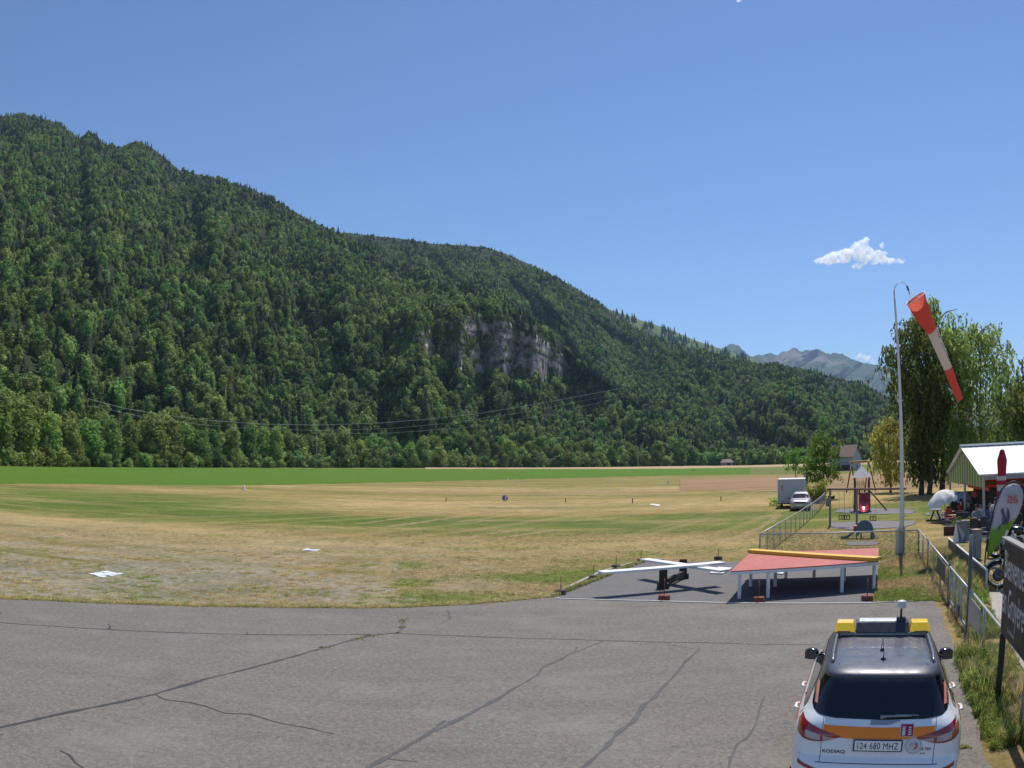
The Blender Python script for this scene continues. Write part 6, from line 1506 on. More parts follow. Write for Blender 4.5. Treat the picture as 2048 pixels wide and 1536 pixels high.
# ---------------------------------------------------------------- pavilion
def pavilion():
    P0 = gnd(1967, 1066); ze = at(1966, 951, P0.y).z; P1 = top0(1900, 945, ze); g = P1 - P0; L = g.length; gx = g.normalized(); w = Vector((gx.y, -gx.x, 0)); Lr = 12.0
    o = empty('pavilion', P0, 0, 'open party pavilion with bright white roof and green striped gable', 'pavilion')
    mid = g * .5; ap = P0 + mid; za = at(1925, 895, ap.y).z
    t = NT('white_roof'); Pp = t.obj(); st = t.new('ShaderNodeTexWave', wave_type='BANDS', bands_direction='X'); t.l.new(t.mapping(Pp, (1, 1, 1), rot=(0, 0, -math.atan2(w.y, w.x))), st.inputs[0]); st.inputs['Scale'].default_value = .9
    t.inp(t.b, 'Base Color', t.mix(st.outputs[0], (.62, .64, .60), (.80, .81, .79))); t.b.inputs['Roughness'].default_value = .5; roof = t.m
    def slab(a, b, c, d, th, mt, name, par): u = Vector((0, 0, th)); m = MB(); m.add([a, b, c, d, a + u, b + u, c + u, d + u], [(0, 1, 2, 3), (7, 6, 5, 4), (0, 4, 5, 1), (1, 5, 6, 2), (2, 6, 7, 3), (3, 7, 4, 0)]); return m.build(name, mt, par)
    A, B = Vector((0, 0, ze)), g + Vector((0, 0, ze)); C = mid + Vector((0, 0, za)); wl = w * Lr; ov = -w * .25
    slab(A + ov, C + ov, C + wl, A + wl, .06, roof, 'roof_slope', o); slab(B + ov, C + ov, C + wl, B + wl, .06, roof, 'roof_slope', o)
    m = MB(); m.beam(C + ov + Vector((0, 0, .12)), C + wl + Vector((0, 0, .12)), .5, .12); m.build('ridge_cap', W_PAINT, o)
    m = MB(); m.beam(A + Vector((0, 0, -.12)), A + wl + Vector((0, 0, -.12)), .1, .22); m.build('eave_beam', pmat('eave_grey', (.30, .29, .29), .6), o)
    # striped gable cloth
    t = NT('striped_cloth'); Pp = t.obj(); st = t.new('ShaderNodeTexWave', wave_type='BANDS', bands_direction='X'); t.l.new(t.mapping(Pp, (1, 1, 1), rot=(0, 0, -math.atan2(gx.y, gx.x))), st.inputs[0]); st.inputs['Scale'].default_value = .38
    cc = t.ramp(st.outputs[0], [(.35, (.20, .40, .07)), (.5, (.50, .60, .22)), (.7, (.78, .80, .55))]); t.inp(t.b, 'Base Color', cc); tr = t.new('ShaderNodeBsdfTranslucent'); t.inp(tr, 'Color', cc); mx = t.new('ShaderNodeMixShader'); mx.inputs[0].default_value = .5
    t.l.new(t.b.outputs[0], mx.inputs[1]); t.l.new(tr.outputs[0], mx.inputs[2]); t.l.new(mx.outputs[0], t.out.inputs[0])
    zc = ze - .62; q = w * .02
    mesh_obj('gable_cloth', [q + Vector((0, 0, zc)), g + q + Vector((0, 0, zc)), B + q, C + q, A + q], [(0, 1, 2, 3, 4)], t.m, o)
    m = MB()
    for a, b in ((A, C), (B, C)): m.beam(a - w * .04, b - w * .04, .06, .1)
    m.build('gable_rafter', GALV, o)
    for f in (0, .5, 1):
        for k in range(3):
            if f == .5 and k not in (0, 2): continue
            p = g * f + w * (Lr * k / 2); h = za if f == .5 else ze
            m = MB(); m.box(p + Vector((0, 0, h / 2)), (.1, .1, h)); m.build('post', pmat('pavilion_post', (.42, .42, .38), .7) if 'pavilion_post' not in bpy.data.materials else bpy.data.materials['pavilion_post'], o)
    red = pmat('red_bunting', (.62, .05, .02), .7)
    m = MB(); a = g + w * .5 + Vector((0, 0, ze - .5)); m.beam(w * .3 + Vector((0, 0, ze - .72)), g * .55 + w * .3 + Vector((0, 0, ze - .72)), .02, .16); m.beam(g * 1.0 + w * .3 + Vector((0, 0, ze - .55)), g * 1.0 + wl + Vector((0, 0, ze - .55)), .02, .3); m.build('red_valance', red, o)
    m = MB(); m.beam(w * .2 + g * .15 + Vector((0, 0, ze - .62)), wl + g * .15 + Vector((0, 0, ze - .62)), .03, .12); m.build('red_valance', red, o)
    m = MB(); m.box(g * .98 + w * (Lr * .5) + Vector((0, 0, .9)), (Lr, .05, 1.5), math.atan2(w.y, w.x)); m.build('added_dark_screen', pmat('added_screen_green', (.05, .07, .035), .8), o)  # added dark green screen, hides the sunlit far side so the interior reads shaded
    # bar counter and back wall in the shade
    m = MB(); m.box(g * .62 + w * 6.5 + Vector((0, 0, .55)), (6, .6, 1.1), math.atan2(w.y, w.x)); c = m.build('counter', pmat('counter_wood', (.14, .08, .05), .7), o, .01)
    return P0, g, w
PV0, PVg, PVw = pavilion()
def closed_parasol():
    F = Fr(1999, 1074); s = F.s; H = (1074 - 911) * s; o = F.empty('closed_parasol', 'tall closed red parasol with white band before the pavilion roof', 'parasol')
    red = pmat('parasol_red', (.36, .012, .03), .75, var=.15); wt = pmat('parasol_white', (.55, .48, .50), .8)
    lean = 6 * s
    def fold(z0, z1, r0, r1, mt, name):
        V = []; Fc = []; n = 24; st = 7
        for k in range(st + 1):
            f = k / st; z = z0 + (z1 - z0) * f; r = r0 + (r1 - r0) * f
            for j in range(n): a = 6.283 * j / n; q = 1 + .16 * math.cos(8 * a + z); V.append(Vector((math.cos(a) * r * q + lean * z / H, math.sin(a) * r * q, z)))
        for k in range(st):
            for j in range(n): Fc.append((k * n + j, k * n + (j + 1) % n, (k + 1) * n + (j + 1) % n, (k + 1) * n + j))
        Fc.append(tuple(st * n + j for j in range(n))); mesh_obj(name, V, Fc, mt, o, True)
    fold(H * .88, H, .23, .09, red, 'canopy_top'); fold(H * .70, H * .88, .20, .23, red, 'canopy'); fold(H * .65, H * .70, .215, .2, wt, 'white_band'); fold(H * .60, H * .65, .21, .215, red, 'canopy'); fold(H * .53, H * .60, .20, .21, wt, 'white_band'); fold(H * .27, H * .53, .13, .20, red, 'canopy')
    m = MB(); m.tube([(0, 0, 0), (lean, 0, H * 1.01)], .03, 8); m.build('pole', GALV, o); m = MB(); m.lathe([(0, 0), (.4, 0), (.38, .1), (.05, .14)], n=20); m.build('base', CONC, o)
closed_parasol()
def open_parasols():
    def par(px, py, cx, cy, Rm, Hc, tx, ty, mt, lab, seed):
        F = Fr(px, py); o = F.empty('open_parasol', lab, 'parasol'); c = F(cx, cy); rnd = random.Random(seed); T = Matrix.Translation(c) @ Euler((R(tx), R(ty), 0)).to_matrix().to_4x4(); V = [T @ Vector((0, 0, Hc))]; Fc = []; n = 40
        for k in range(1, 7):
            f = k / 6
            for j in range(n):
                a = 6.283 * j / n; rib = abs(math.sin(4 * a)); r = Rm * f * (1 - .05 * rib * f); V.append(T @ Vector((math.cos(a) * r, math.sin(a) * r, Hc * (1 - f ** 1.7) - .10 * rib * f * f - (.10 if k == 6 else 0))))
        for j in range(n): Fc.append((0, 1 + j, 1 + (j + 1) % n))
        for k in range(5):
            for j in range(n): Fc.append((1 + k * n + j, 1 + (k + 1) * n + j, 1 + (k + 1) * n + (j + 1) % n, 1 + k * n + (j + 1) % n))
        ob = mesh_obj('canopy', V, Fc, mt, o, True); m = MB(); m.tube([(0, 0, 0), c.lerp(Vector((0, 0, c.z)), .5) * .5 + Vector((0, 0, c.z * .25)), T @ Vector((0, 0, Hc))], .022, 8); m.build('pole', W_PAINT, o)
        m = MB()
        for j in range(8): a = 6.283 * j / 8; m.tube([T @ Vector((0, 0, Hc * .75)), T @ Vector((math.cos(a) * Rm * .6, math.sin(a) * Rm * .6, Hc * .42))], .008, 4)
        m.build('ribs', GALV, o); m = MB(); m.lathe([(0, 0), (.28, 0), (.26, .08), (.04, .12)], n=16); m.build('base', CONC, o)
    wt = pmat('canvas_white', (.70, .68, .68), .8, var=.08); bl = pmat('canvas_blue_grey', (.20, .26, .36), .85, var=.15)
    par(1890, 1044, 1885, 999, 1.05, .50, 12, -20, wt, 'white open parasol tilted left in front of the pavilion', 1)
    par(1929, 1046, 1928, 1000, .70, .45, 6, 8, bl, 'blue grey parasol right beside the tilted white one', 2)
    par(1957, 1046, 1953, 990, .40, .25, 4, -6, pmat('canvas_red', (.55, .06, .05), .8), 'small red parasol under the pavilion gable', 3)
open_parasols()

def flag():
    F = Fr(1969, 1132); s = F.s; o = F.empty('feather_flag', 'teardrop advertising flag, white on top and green below, behind the sign', 'flag')
    out = [(1973, 1120), (1974, 1100), (1979, 1066), (1985, 1038), (1993, 1010), (2002, 992), (2013, 981), (2025, 978), (2036, 981), (2043, 991), (2045, 1004), (2042, 1019), (2034, 1038), (2022, 1058), (2006, 1080), (1990, 1100), (1978, 1115)]
    P = [F(*p) for p in out]
    t = NT('flag_cloth'); Pp = t.obj(); sep = t.new('ShaderNodeSeparateXYZ'); t.l.new(Pp, sep.inputs[0]); zb = (1132 - 1048) * s
    f = t.math('ADD', sep.outputs[2], t.math('MULTIPLY', sep.outputs[0], -.35)); n = t.noise(Pp, 4, 3)
    cc = t.mix(t.mrange(t.math('ADD', f, t.math('MULTIPLY', n, .15)), zb - .35, zb - .22), (.22, .42, .06), (.50, .52, .58))
    t.inp(t.b, 'Base Color', cc); t.b.inputs['Roughness'].default_value = .7; tr = t.new('ShaderNodeBsdfTranslucent'); t.inp(tr, 'Color', cc); mx = t.new('ShaderNodeMixShader'); mx.inputs[0].default_value = .35; t.l.new(t.b.outputs[0], mx.inputs[1]); t.l.new(tr.outputs[0], mx.inputs[2]); t.l.new(mx.outputs[0], t.out.inputs[0])
    c = sum(P, Vector()) / len(P); V = [c + Vector((0, .04, 0))]; Fc = []; n = len(P)
    for f_ in (.35, .7, 1.0):
        for p in P: q = c.lerp(p, f_); V.append(q + Vector((0, .05 * math.sin(q.z * 4 + q.x * 3), 0)))
    for j in range(n): Fc.append((0, 1 + j, 1 + (j + 1) % n))
    for k in range(2):
        for j in range(n): Fc.append((1 + k * n + j, 1 + (k + 1) * n + j, 1 + (k + 1) * n + (j + 1) % n, 1 + k * n + (j + 1) % n))
    fl = mesh_obj('cloth', V, Fc, t.m, o, True); md = fl.modifiers.new('thick', 'SOLIDIFY'); md.thickness = .006
    m = MB(); m.tube([F(*p) for p in [(1969, 1132), (1971, 1100), (1976, 1066), (1983, 1036), (1991, 1008), (2001, 989), (2012, 978), (2025, 974), (2038, 978), (2046, 989), (2048, 1004), (2045, 1020), (2040, 1030)]], [.028] * 6 + [.022] * 4 + [.018] * 3, 8); m.build('pole', pmat('flag_pole', (.03, .025, .05), .5), o)
    m = MB(); m.lathe([(0, 0), (.16, 0), (.15, .06), (.03, .09)], n=16); m.build('foot', LWOOD, o)
    redt = pmat('flag_red', (.48, .12, .12), .7); dk = pmat('flag_dark', (.09, .08, .14), .7); gy = pmat('flag_grey', (.20, .23, .27), .7)
    def T(px, py, tilt=0): p = F(px, py, -.085); return Matrix.Translation(p) @ Matrix.Rotation(R(tilt), 4, 'Y') @ Matrix.Rotation(R(90), 4, 'X')
    text_part('lettering', 'FREE', .20, T(2013, 1008) @ Matrix.Diagonal((.85, 1, 1, 1)), redt, fl, bold=.006); text_part('lettering', 'RIDER', .20, T(2012, 1015.2) @ Matrix.Diagonal((.78, 1, 1, 1)), redt, fl, bold=.006)
    m = MB()
    for (a0, b0), (a1, b1) in zip([(2010, 996), (2016, 992.5), (2024, 991), (2032, 993), (2038, 997)], [(2016, 992.5), (2024, 991), (2032, 993), (2038, 997)]): m.beam(F(a0, b0, -.075), F(a1, b1, -.075), .008, .035, (0, 1, 0)); m.beam(F(a0, b0 + 6, -.075), F(a1, b1 + 6, -.075), .008, .035, (0, 1, 0))
    m.beam(F(2010, 996, -.075), F(2010, 1002, -.075), .008, .035, (0, 1, 0)); m.beam(F(2038, 997, -.075), F(2038, 1003, -.075), .008, .035, (0, 1, 0)); m.build('banner_outline', gy, fl)
    m = MB()
    for sh in ([(1999, 1027), (2004, 1022), (2008, 1036), (2012, 1046), (2008, 1056), (2001, 1054), (2003, 1040)], [(2012, 1022), (2016, 1028), (2018, 1042), (2013, 1055), (2008, 1050), (2011, 1038)], [(1996, 1056), (2000, 1054), (1998, 1064), (1994, 1066)]):
        V = [F(a, b, -.08) for a, b in sh]; m.add(V, [tuple(range(len(V)))])
    m.build('printed_figures', dk, fl)
flag()

# ---------------------------------------------------------------- people and furniture in the shade of the pavilion
SKIN = pmat('skin', (.42, .25, .18), .6, var=.05)
def person(px, py, pose, rz, shirt, trousers, hair, label, D=None, skirt=False):
    F = Fr(px, py, D); o = F.empty('person', label, 'person', rz=rz)
    if pose == 'sit':
        J = {'pel': (0, 0, .54), 'bel': (0, -.01, .70), 'che': (0, .01, .98), 'nek': (0, .03, 1.12), 'hd1': (0, .05, 1.22), 'hd2': (0, .06, 1.34)}
        for s, n in ((-1, 'l'), (1, 'r')):
            J.update({n + 'hip': (s * .10, .02, .52), n + 'kne': (s * .14, .45, .52), n + 'ank': (s * .15, .48, .10), n + 'toe': (s * .16, .64, .05), n + 'sho': (s * .19, .01, 1.05), n + 'elb': (s * .25, .12, .80), n + 'wri': (s * .15, .38, .80), n + 'han': (s * .12, .46, .80)})
    else:
        J = {'pel': (0, 0, .96), 'bel': (0, 0, 1.12), 'che': (0, .01, 1.36), 'nek': (0, .02, 1.50), 'hd1': (0, .03, 1.60), 'hd2': (0, .04, 1.72)}
        for s, n in ((-1, 'l'), (1, 'r')):
            J.update({n + 'hip': (s * .10, 0, .92), n + 'kne': (s * .12, .03, .50), n + 'ank': (s * .13, -.02, .10), n + 'toe': (s * .15, .14, .05), n + 'sho': (s * .20, 0, 1.43), n + 'elb': (s * .26, -.02, 1.15), n + 'wri': (s * .24, .12, .93), n + 'han': (s * .23, .17, .86)})
    rad = {'pel': .13, 'bel': .125, 'che': .145, 'nek': .055, 'hd1': .085, 'hd2': .095, 'hip': .095, 'kne': .065, 'ank': .045, 'toe': .035, 'sho': .065, 'elb': .045, 'wri': .032, 'han': .035}
    names = list(J); E = [('pel', 'bel'), ('bel', 'che'), ('che', 'nek'), ('nek', 'hd1'), ('hd1', 'hd2')]
    for n in 'lr': E += [('pel', n + 'hip'), (n + 'hip', n + 'kne'), (n + 'kne', n + 'ank'), (n + 'ank', n + 'toe'), ('che', n + 'sho'), (n + 'sho', n + 'elb'), (n + 'elb', n + 'wri'), (n + 'wri', n + 'han')]
    me = bpy.data.meshes.new('skel'); me.from_pydata([J[n] for n in names], [(names.index(a), names.index(b)) for a, b in E], [])
    tmp = bpy.data.objects.new('skel', me); COL.objects.link(tmp); tmp.modifiers.new('s', 'SKIN'); sv = me.skin_vertices[0].data if me.skin_vertices else None
    if sv is None: me.skin_vertices_add() if hasattr(me, 'skin_vertices_add') else None
    for k, n in enumerate(names):
        if me.skin_vertices: r = rad[n if n in rad else n[1:]]; me.skin_vertices[0].data[k].radius = (r * (1.25 if n in ('che', 'pel') else 1), r); me.skin_vertices[0].data[k].use_root = (n == 'pel')
    ss = tmp.modifiers.new('ss', 'SUBSURF'); ss.levels = ss.render_levels = 1
    dg = bpy.context.evaluated_depsgraph_get(); body = bpy.data.meshes.new_from_object(tmp.evaluated_get(dg)); bpy.data.objects.remove(tmp); body.name = 'body'
    body.materials.clear()
    for m_ in (SKIN, shirt, trousers, BLACKP): body.materials.append(m_)
    zn = J['nek'][2]; zp = J['pel'][2]
    for p in body.polygons:
        c = p.center; p.use_smooth = True
        if c.z < .12: p.material_index = 3
        elif c.z > zn - .02: p.material_index = 0
        elif c.z > zp + .03 and not (pose == 'sit' and c.y > .2) and not (abs(c.x) > .2 and c.z < J['lelb'][2] + .02): p.material_index = 1
        elif abs(c.x) > .19 and c.z > zp - .15: p.material_index = 0
        elif pose == 'sit' and c.z > .68: p.material_index = 0
        else: p.material_index = 2
    link(bpy.data.objects.new('body', body), o)
    m = MB(); bm = bmesh.new(); bmesh.ops.create_icosphere(bm, subdivisions=2, radius=1); h = J['hd2']; m.smooth = True
    m.add([Vector((v.co.x * .098, v.co.y * .112 - .02, v.co.z * .105 + .03)) + Vector((h[0], h[1], h[2] - .01)) for v in bm.verts if True], [tuple(v.index for v in f.verts) for f in bm.faces if f.calc_center_median().z > -.1 or f.calc_center_median().y < -.3]); bm.free(); m.build('hair', hair, o)
    return o
def sh(n, c): return pmat(n, c, .85, var=.1)
def company():
    hb = sh('hair_brown', (.05, .03, .02)); hg = sh('hair_grey', (.30, .29, .28)); hk = sh('hair_black', (.015, .012, .01))
    blue = sh('jeans', (.09, .12, .20)); dark = sh('dark_trousers', (.03, .03, .04)); pale = sh('pale_jeans', (.38, .44, .55)); wh = sh('white_shirt', (.60, .60, .62)); gy = sh('grey_shirt', (.25, .27, .32)); rd = sh('red_shirt', (.40, .05, .05)); kk = sh('black_shirt', (.03, .03, .035)); gr = sh('green_shirt', (.10, .18, .10)); bt = sh('blue_shirt', (.10, .16, .32))
    person(2033, 1098, 'stand', R(150), kk, pale, hb, 'person standing in pale jeans and dark top behind the feather flag')
    person(1952, 1066, 'sit', R(200), gy, dark, hb, 'person sitting in grey shirt under the pavilion, left of its corner post'); person(1961, 1058, 'sit', R(160), wh, blue, hk, 'person sitting in white shirt under the pavilion edge')
    person(1980, 1062, 'sit', R(170), bt, dark, hg, 'person sitting in blue shirt just right of the pavilion corner post'); person(1990, 1070, 'stand', R(190), wh, dark, hb, 'person standing in white shirt beside the red parasol')
    person(1921, 1048, 'sit', R(220), rd, blue, hk, 'person sitting in red shirt below the blue grey parasol'); person(1938, 1052, 'sit', R(120), kk, dark, hb, 'person sitting in black top below the pavilion gable')
    person(2014, 1064, 'sit', R(180), gr, blue, hg, 'person sitting in green shirt, mostly hidden behind the feather flag')
    wd = pmat('beer_table', (.30, .20, .11), .7, var=.2); met = DGREY
    def table(px, py, rz, lab, L=1.8):
        F = Fr(px, py); o = F.empty('wooden_table', lab, 'table', 'wooden tables at the pavilion', rz=rz)
        m = MB(); m.box((0, 0, .74), (L, .6, .04)); m.build('table_top', wd, o, .005)
        for sx in (-1, 1):
            for sy in (-1, 1): m = MB(); m.tube([(sx * L * .42, sy * .24, 0), (sx * L * .42, sy * .24, .73)], .02, 6); m.build('leg', met, o)
    table(1957, 1070, R(10), 'wooden table between the sitting persons left of the parasol'); table(1985, 1056, R(-20), 'wooden table behind the closed red parasol'); table(1926, 1056, R(30), 'wooden table below the blue grey parasol'); table(1905, 1048, R(20), 'wooden table right of the tilted white parasol', 1.4)
    def chair(px, py, rz, mt, lab, grp):
        F = Fr(px, py); o = F.empty('garden_chair', lab, 'chair', grp, rz=rz); m = MB(); m.box((0, 0, .45), (.46, .44, .04)); m.build('seat', mt, o, .01)
        m = MB(); m.box((0, -.23, .72), (.44, .03, .48), M=Matrix.Rotation(R(8), 4, 'X')); m.build('backrest', mt, o, .01)
        for sx in (-1, 1):
            for sy in (-1, 1): m = MB(); m.tube([(sx * .2, sy * .2, 0), (sx * .2, sy * .19, .44)], .015, 6); m.build('leg', GALV, o)
    rc = pmat('chair_red', (.42, .05, .04), .5); dc = pmat('chair_dark', (.04, .045, .05), .6)
    for px, py, rz, mt, lab in [(1893, 1044, 40, rc, 'red chair left below the tilted white parasol'), (1900, 1052, 200, rc, 'red chair nearest the lawn below the white parasol'), (1912, 1044, 100, rc, 'red chair between the two parasols'),
                                (1916, 1060, 20, dc, 'dark chair in front of the red shirted person'), (1932, 1062, 180, dc, 'dark chair below the gable post'), (1946, 1076, 10, dc, 'dark chair nearest the grey bin'), (1970, 1074, 190, dc, 'dark chair at the foot of the corner post'),
                                (1975, 1084, 150, dc, 'dark chair right of the bin'), (2000, 1084, 30, dc, 'dark chair behind the feather flag')]:
        chair(px, py, R(rz), mt, lab, 'garden chairs at the pavilion')
    F = Fr(1994, 1046); o = F.empty('added_dark_hut', 'dark wooden bar hut at the back of the pavilion behind the red parasol', 'hut', rz=R(10))  # added dark box of a hut, fills out the gloom under the pavilion
    m = MB(); m.box((.6, 1.0, 1.1), (3.6, 1.8, 2.2)); m.build('wall', DWOOD, o, .01); m = MB(); m.box((.6, .9, 2.27), (4.0, 2.3, .12)); m.build('roof', pmat('hut_roof', (.30, .10, .08), .8), o, .01)
    m = MB(); m.box((.6, .06, 1.0), (2.6, .35, .06)); m.build('counter', LWOOD, o, .01); m = MB(); m.box((.6, .075, 1.5), (2.4, .06, .85)); m.build('hatch', BLACKP, o)
    F = Fr(1922, 1084); o = F.empty('folding_board', 'narrow blue folding board standing on the lawn edge beside the barrier', 'sign board'); bb = pmat('board_blue', (.12, .20, .28), .5)
    for sg in (-1, 1): m = MB(); m.beam((sg * .16, 0, 0), (0, 0, .95), .5, .02, (0, 1, 0)); m.build('panel', bb if sg > 0 else W_PAINT, o)
    F = Fr(1912, 1070); o = F.empty('planter_box', 'long dark red planter box at the front of the terrace', 'planter'); m = MB(); m.box((.3, 0, .22), (1.9, .4, .44)); m.build('box', pmat('planter_red', (.09, .025, .025), .8), o, .01)
    me = crown_mesh('foliage', 77, .5, 1.6, 350, .06, [LEAFA], 5, 0, core=False); p = link(bpy.data.objects.new('foliage', me), o); p.location = (.3, 0, .35); p.scale = (1, .3, .7)
company()

# ---------------------------------------------------------------- grass, weeds
def tuft_proto(seed, n, h, spread, lean=.35, wide=.012):
    rnd = random.Random(seed); V = []; Fc = []
    for _ in range(n):
        a = rnd.uniform(0, 6.28); r = spread * math.sqrt(rnd.random()); p = Vector((math.cos(a) * r, math.sin(a) * r, -.01)); b = rnd.uniform(0, 6.28); d = Vector((math.cos(b), math.sin(b), 0)); H = h * rnd.uniform(.5, 1.1); w = wide * rnd.uniform(.7, 1.4)
        s = Vector((-d.y, d.x, 0)) * w; m = p + d * H * lean * .4 + Vector((0, 0, H * .6)); e = p + d * H * lean * 1.1 + Vector((0, 0, H)); i = len(V); V += [p - s, p + s, m + s * .7, m - s * .7, e]; Fc += [(i, i + 1, i + 2, i + 3), (i + 3, i + 2, i + 4)]
    me = bpy.data.meshes.new('tuft'); me.from_pydata([tuple(v) for v in V], [], Fc); return me
GDRY = leafmat('dry_blades', (.40, .29, .13), (.52, .39, .19), (.62, .49, .27), .4, .02)
GGRN = leafmat('green_blades', (.17, .24, .05), (.25, .33, .07), (.38, .42, .12), .5, .03)
def inpoly(x, y, P):
    c = False; n = len(P)
    for i in range(n):
        a, b = P[i], P[i - 1]
        if (a[1] > y) != (b[1] > y) and x < (b[0] - a[0]) * (y - a[1]) / (b[1] - a[1]) + a[0]: c = not c
    return c
PATH = [tuple(gnd(*c).xy) for c in [(1972, 1178), (2010, 1170), (2100, 1190), (2100, 1420), (2040, 1330), (2003, 1262), (1983, 1222)]]
def grasses():
    rnd = random.Random(99)
    # short turf tufts, in patches, over the worn grass beyond the apron
    protos = [(tuft_proto(1, 14, .035, .12, 1.6, .008), 0), (tuft_proto(2, 14, .035, .12, 1.6, .008), 1), (tuft_proto(3, 14, .06, .09, 1.0, .008), 0), (tuft_proto(4, 14, .055, .10, 1.0, .008), 1)]
    pts = []
    for _ in range(95000):
        py = 1060 + 160 * rnd.random() ** .8; px = rnd.uniform(-20, 1560)
        e = lerp_tab(EDGE, px) if px < 1112 else (1124 if px > 1290 else 1194 - (px - 1112) * .39)
        if py > e - .5: continue
        p = gnd(px, py)
        if px < 800 and py > 1078 and noise.noise(Vector((p.x * 2.2, p.y * 2.6, 5))) + rnd.gauss(0, .06) < .10 + .12 * noise.noise(Vector((p.x * .15, p.y * .4, 1))): continue
        n = noise.fractal(Vector((p.x * .35, p.y * .5, 0)), .8, 2, 3)
        bare = noise.noise(Vector((p.x * .12, p.y * .3, 7.7)))
        if n + bare * .6 + rnd.gauss(0, .28) < (.05 if py > 1110 and px < 800 else -.12): continue
        g = noise.noise(Vector((p.x * .22, p.y * .4, 3.1))) + rnd.gauss(0, .18); ty = (1 if g > .12 else 0) + (2 if rnd.random() < .12 else 0)
        pts.append((p.x, p.y, 0, rnd.uniform(.6, 1.3), rnd.uniform(0, 6.28), ty, rnd.uniform(.7, 1.2)))
    for _ in range(9000):                        # ragged fringe along the apron edge
        px = rnd.uniform(-20, 1112); py = lerp_tab(EDGE, px) - abs(rnd.gauss(0, 2.5)) + .6; p = gnd(px, py)
        pts.append((p.x, p.y, 0, rnd.uniform(.6, 1.4), rnd.uniform(0, 6.28), rnd.choice((0, 0, 1, 2, 3)), rnd.uniform(.7, 1.2)))
    scatter_object('turf_tufts', protos, pts, [GDRY, GGRN], 'short dry and green turf tufts between the apron and the field')
    # longer grass beside pad, mast and along the fence
    protos = [(tuft_proto(11, 26, .26, .13, .45, .009), 0), (tuft_proto(12, 26, .24, .14, .45, .010), 1), (tuft_proto(13, 22, .55, .10, .35, .010), 0), (tuft_proto(14, 24, .48, .12, .4, .013), 1), (crown_mesh('weed', 5, .40, .42, 130, .022, [GGRN], 4, .0, core=False), 1)]
    pts = []; polyA = [(1760, 1128), (1800, 1108), (1845, 1108), (1890, 1205), (1868, 1202), (1748, 1206)]
    for _ in range(15000):
        px, py = rnd.uniform(1745, 1895), rnd.uniform(1100, 1206)
        if not inpoly(px, py, polyA): continue
        p = gnd(px, py); g = noise.noise(Vector((p.x * .6, p.y * .6, 1))) + (py - 1165) / 420; pts.append((p.x, p.y, 0, rnd.uniform(.22, .45), rnd.uniform(0, 6.28), 1 if g > rnd.gauss(0, .2) else 0, rnd.uniform(.7, 1.2)))
    def along(d0, d1, n, w0, w1, smin, smax, types):
        for _ in range(n):
            d = rnd.uniform(d0, d1); p = fpt(d) + Vector((rnd.uniform(w0, w1) , 0, 0)); k = noise.noise(Vector((p.x * 1.1, p.y * .8, 4)))
            if k < -.25: continue
            if d < 27 and inpoly(p.x, p.y, PATH): continue
            pts.append((p.x, p.y, 0, rnd.uniform(smin, smax) * .78 * (1 + k), rnd.uniform(0, 6.28), rnd.choice(types), rnd.uniform(.8, 1.3)))
    along(13.8, 27, 1800, -.2, .5, .3, .6, (0, 0, 1, 1, 2)); along(13.4, 17, 500, .1, .9, .4, .7, (0, 1, 3)); along(8.0, 13.0, 800, -.40, .5, .35, .75, (0, 1, 1, 2, 3)); along(8.0, 11.8, 330, -.60, -.1, .45, .9, (1, 3, 4, 4)); along(10, 12.4, 160, -.5, .0, .7, 1.1, (3, 4, 4, 2))
    along(3.5, 8.2, 1200, .0, 1.0, .4, .8, (0, 0, 1, 2, 3, 4)); along(10, 26, 2800, .4, 2.2, .3, .6, (0, 1, 1, 1)); along(16, 20, 160, .3, 1.6, .5, .9, (2, 3, 4)); along(4, 9, 2500, .8, 3.0, .5, .9, (0, 1, 1, 3))
    a = top0(1897, 1078, .62); b = gnd(1970, 1185)
    for _ in range(900): f = rnd.random(); p = a.lerp(b, f); pts.append((p.x + rnd.uniform(-.9, .3), p.y + rnd.gauss(0, .1), 0, rnd.uniform(.5, 1.0), rnd.uniform(0, 6.28), rnd.choice((0, 1, 2, 3)), 1))
    # lawn of the playground side
    for _ in range(9000):
        px, py = rnd.uniform(1530, 1840), rnd.uniform(1062, 1122)
        if py > 1104 and px < 1755: continue
        p = gnd(px, py); g = noise.noise(Vector((p.x * .4, p.y * .4, 8))); pts.append((p.x, p.y, 0, rnd.uniform(.12, .28), rnd.uniform(0, 6.28), 1 if g > rnd.gauss(.02, .2) else 0, rnd.uniform(.6, 1.1)))
    for _ in range(500):                          # rim of the pad
        px = rnd.uniform(1105, 1290); py = 1194 - (px - 1112) * .39 - rnd.uniform(0, 5); p = gnd(px, py); pts.append((p.x, p.y, 0, rnd.uniform(.35, .7), rnd.uniform(0, 6.28), rnd.choice((0, 1, 1)), 1))
    for c, n, r in (((741, 1274), 22, 9), ((720, 1279), 16, 9), ((806, 1243), 26, 4), ((803, 1256), 20, 4), ((652, 1296), 14, 9), ((1926, 1497), 50, 8)):
        for _ in range(n): p = gnd(c[0] + rnd.gauss(0, r), c[1] + rnd.gauss(0, 1.2)); pts.append((p.x, p.y, .012, rnd.uniform(.12, .26), rnd.uniform(0, 6.28), rnd.choice((0, 1, 1)), .8))
    scatter_object('rough_grass', protos, pts, [GDRY, GGRN], 'long rough grass and weeds along the fence, the mast and the signal pad')
grasses()

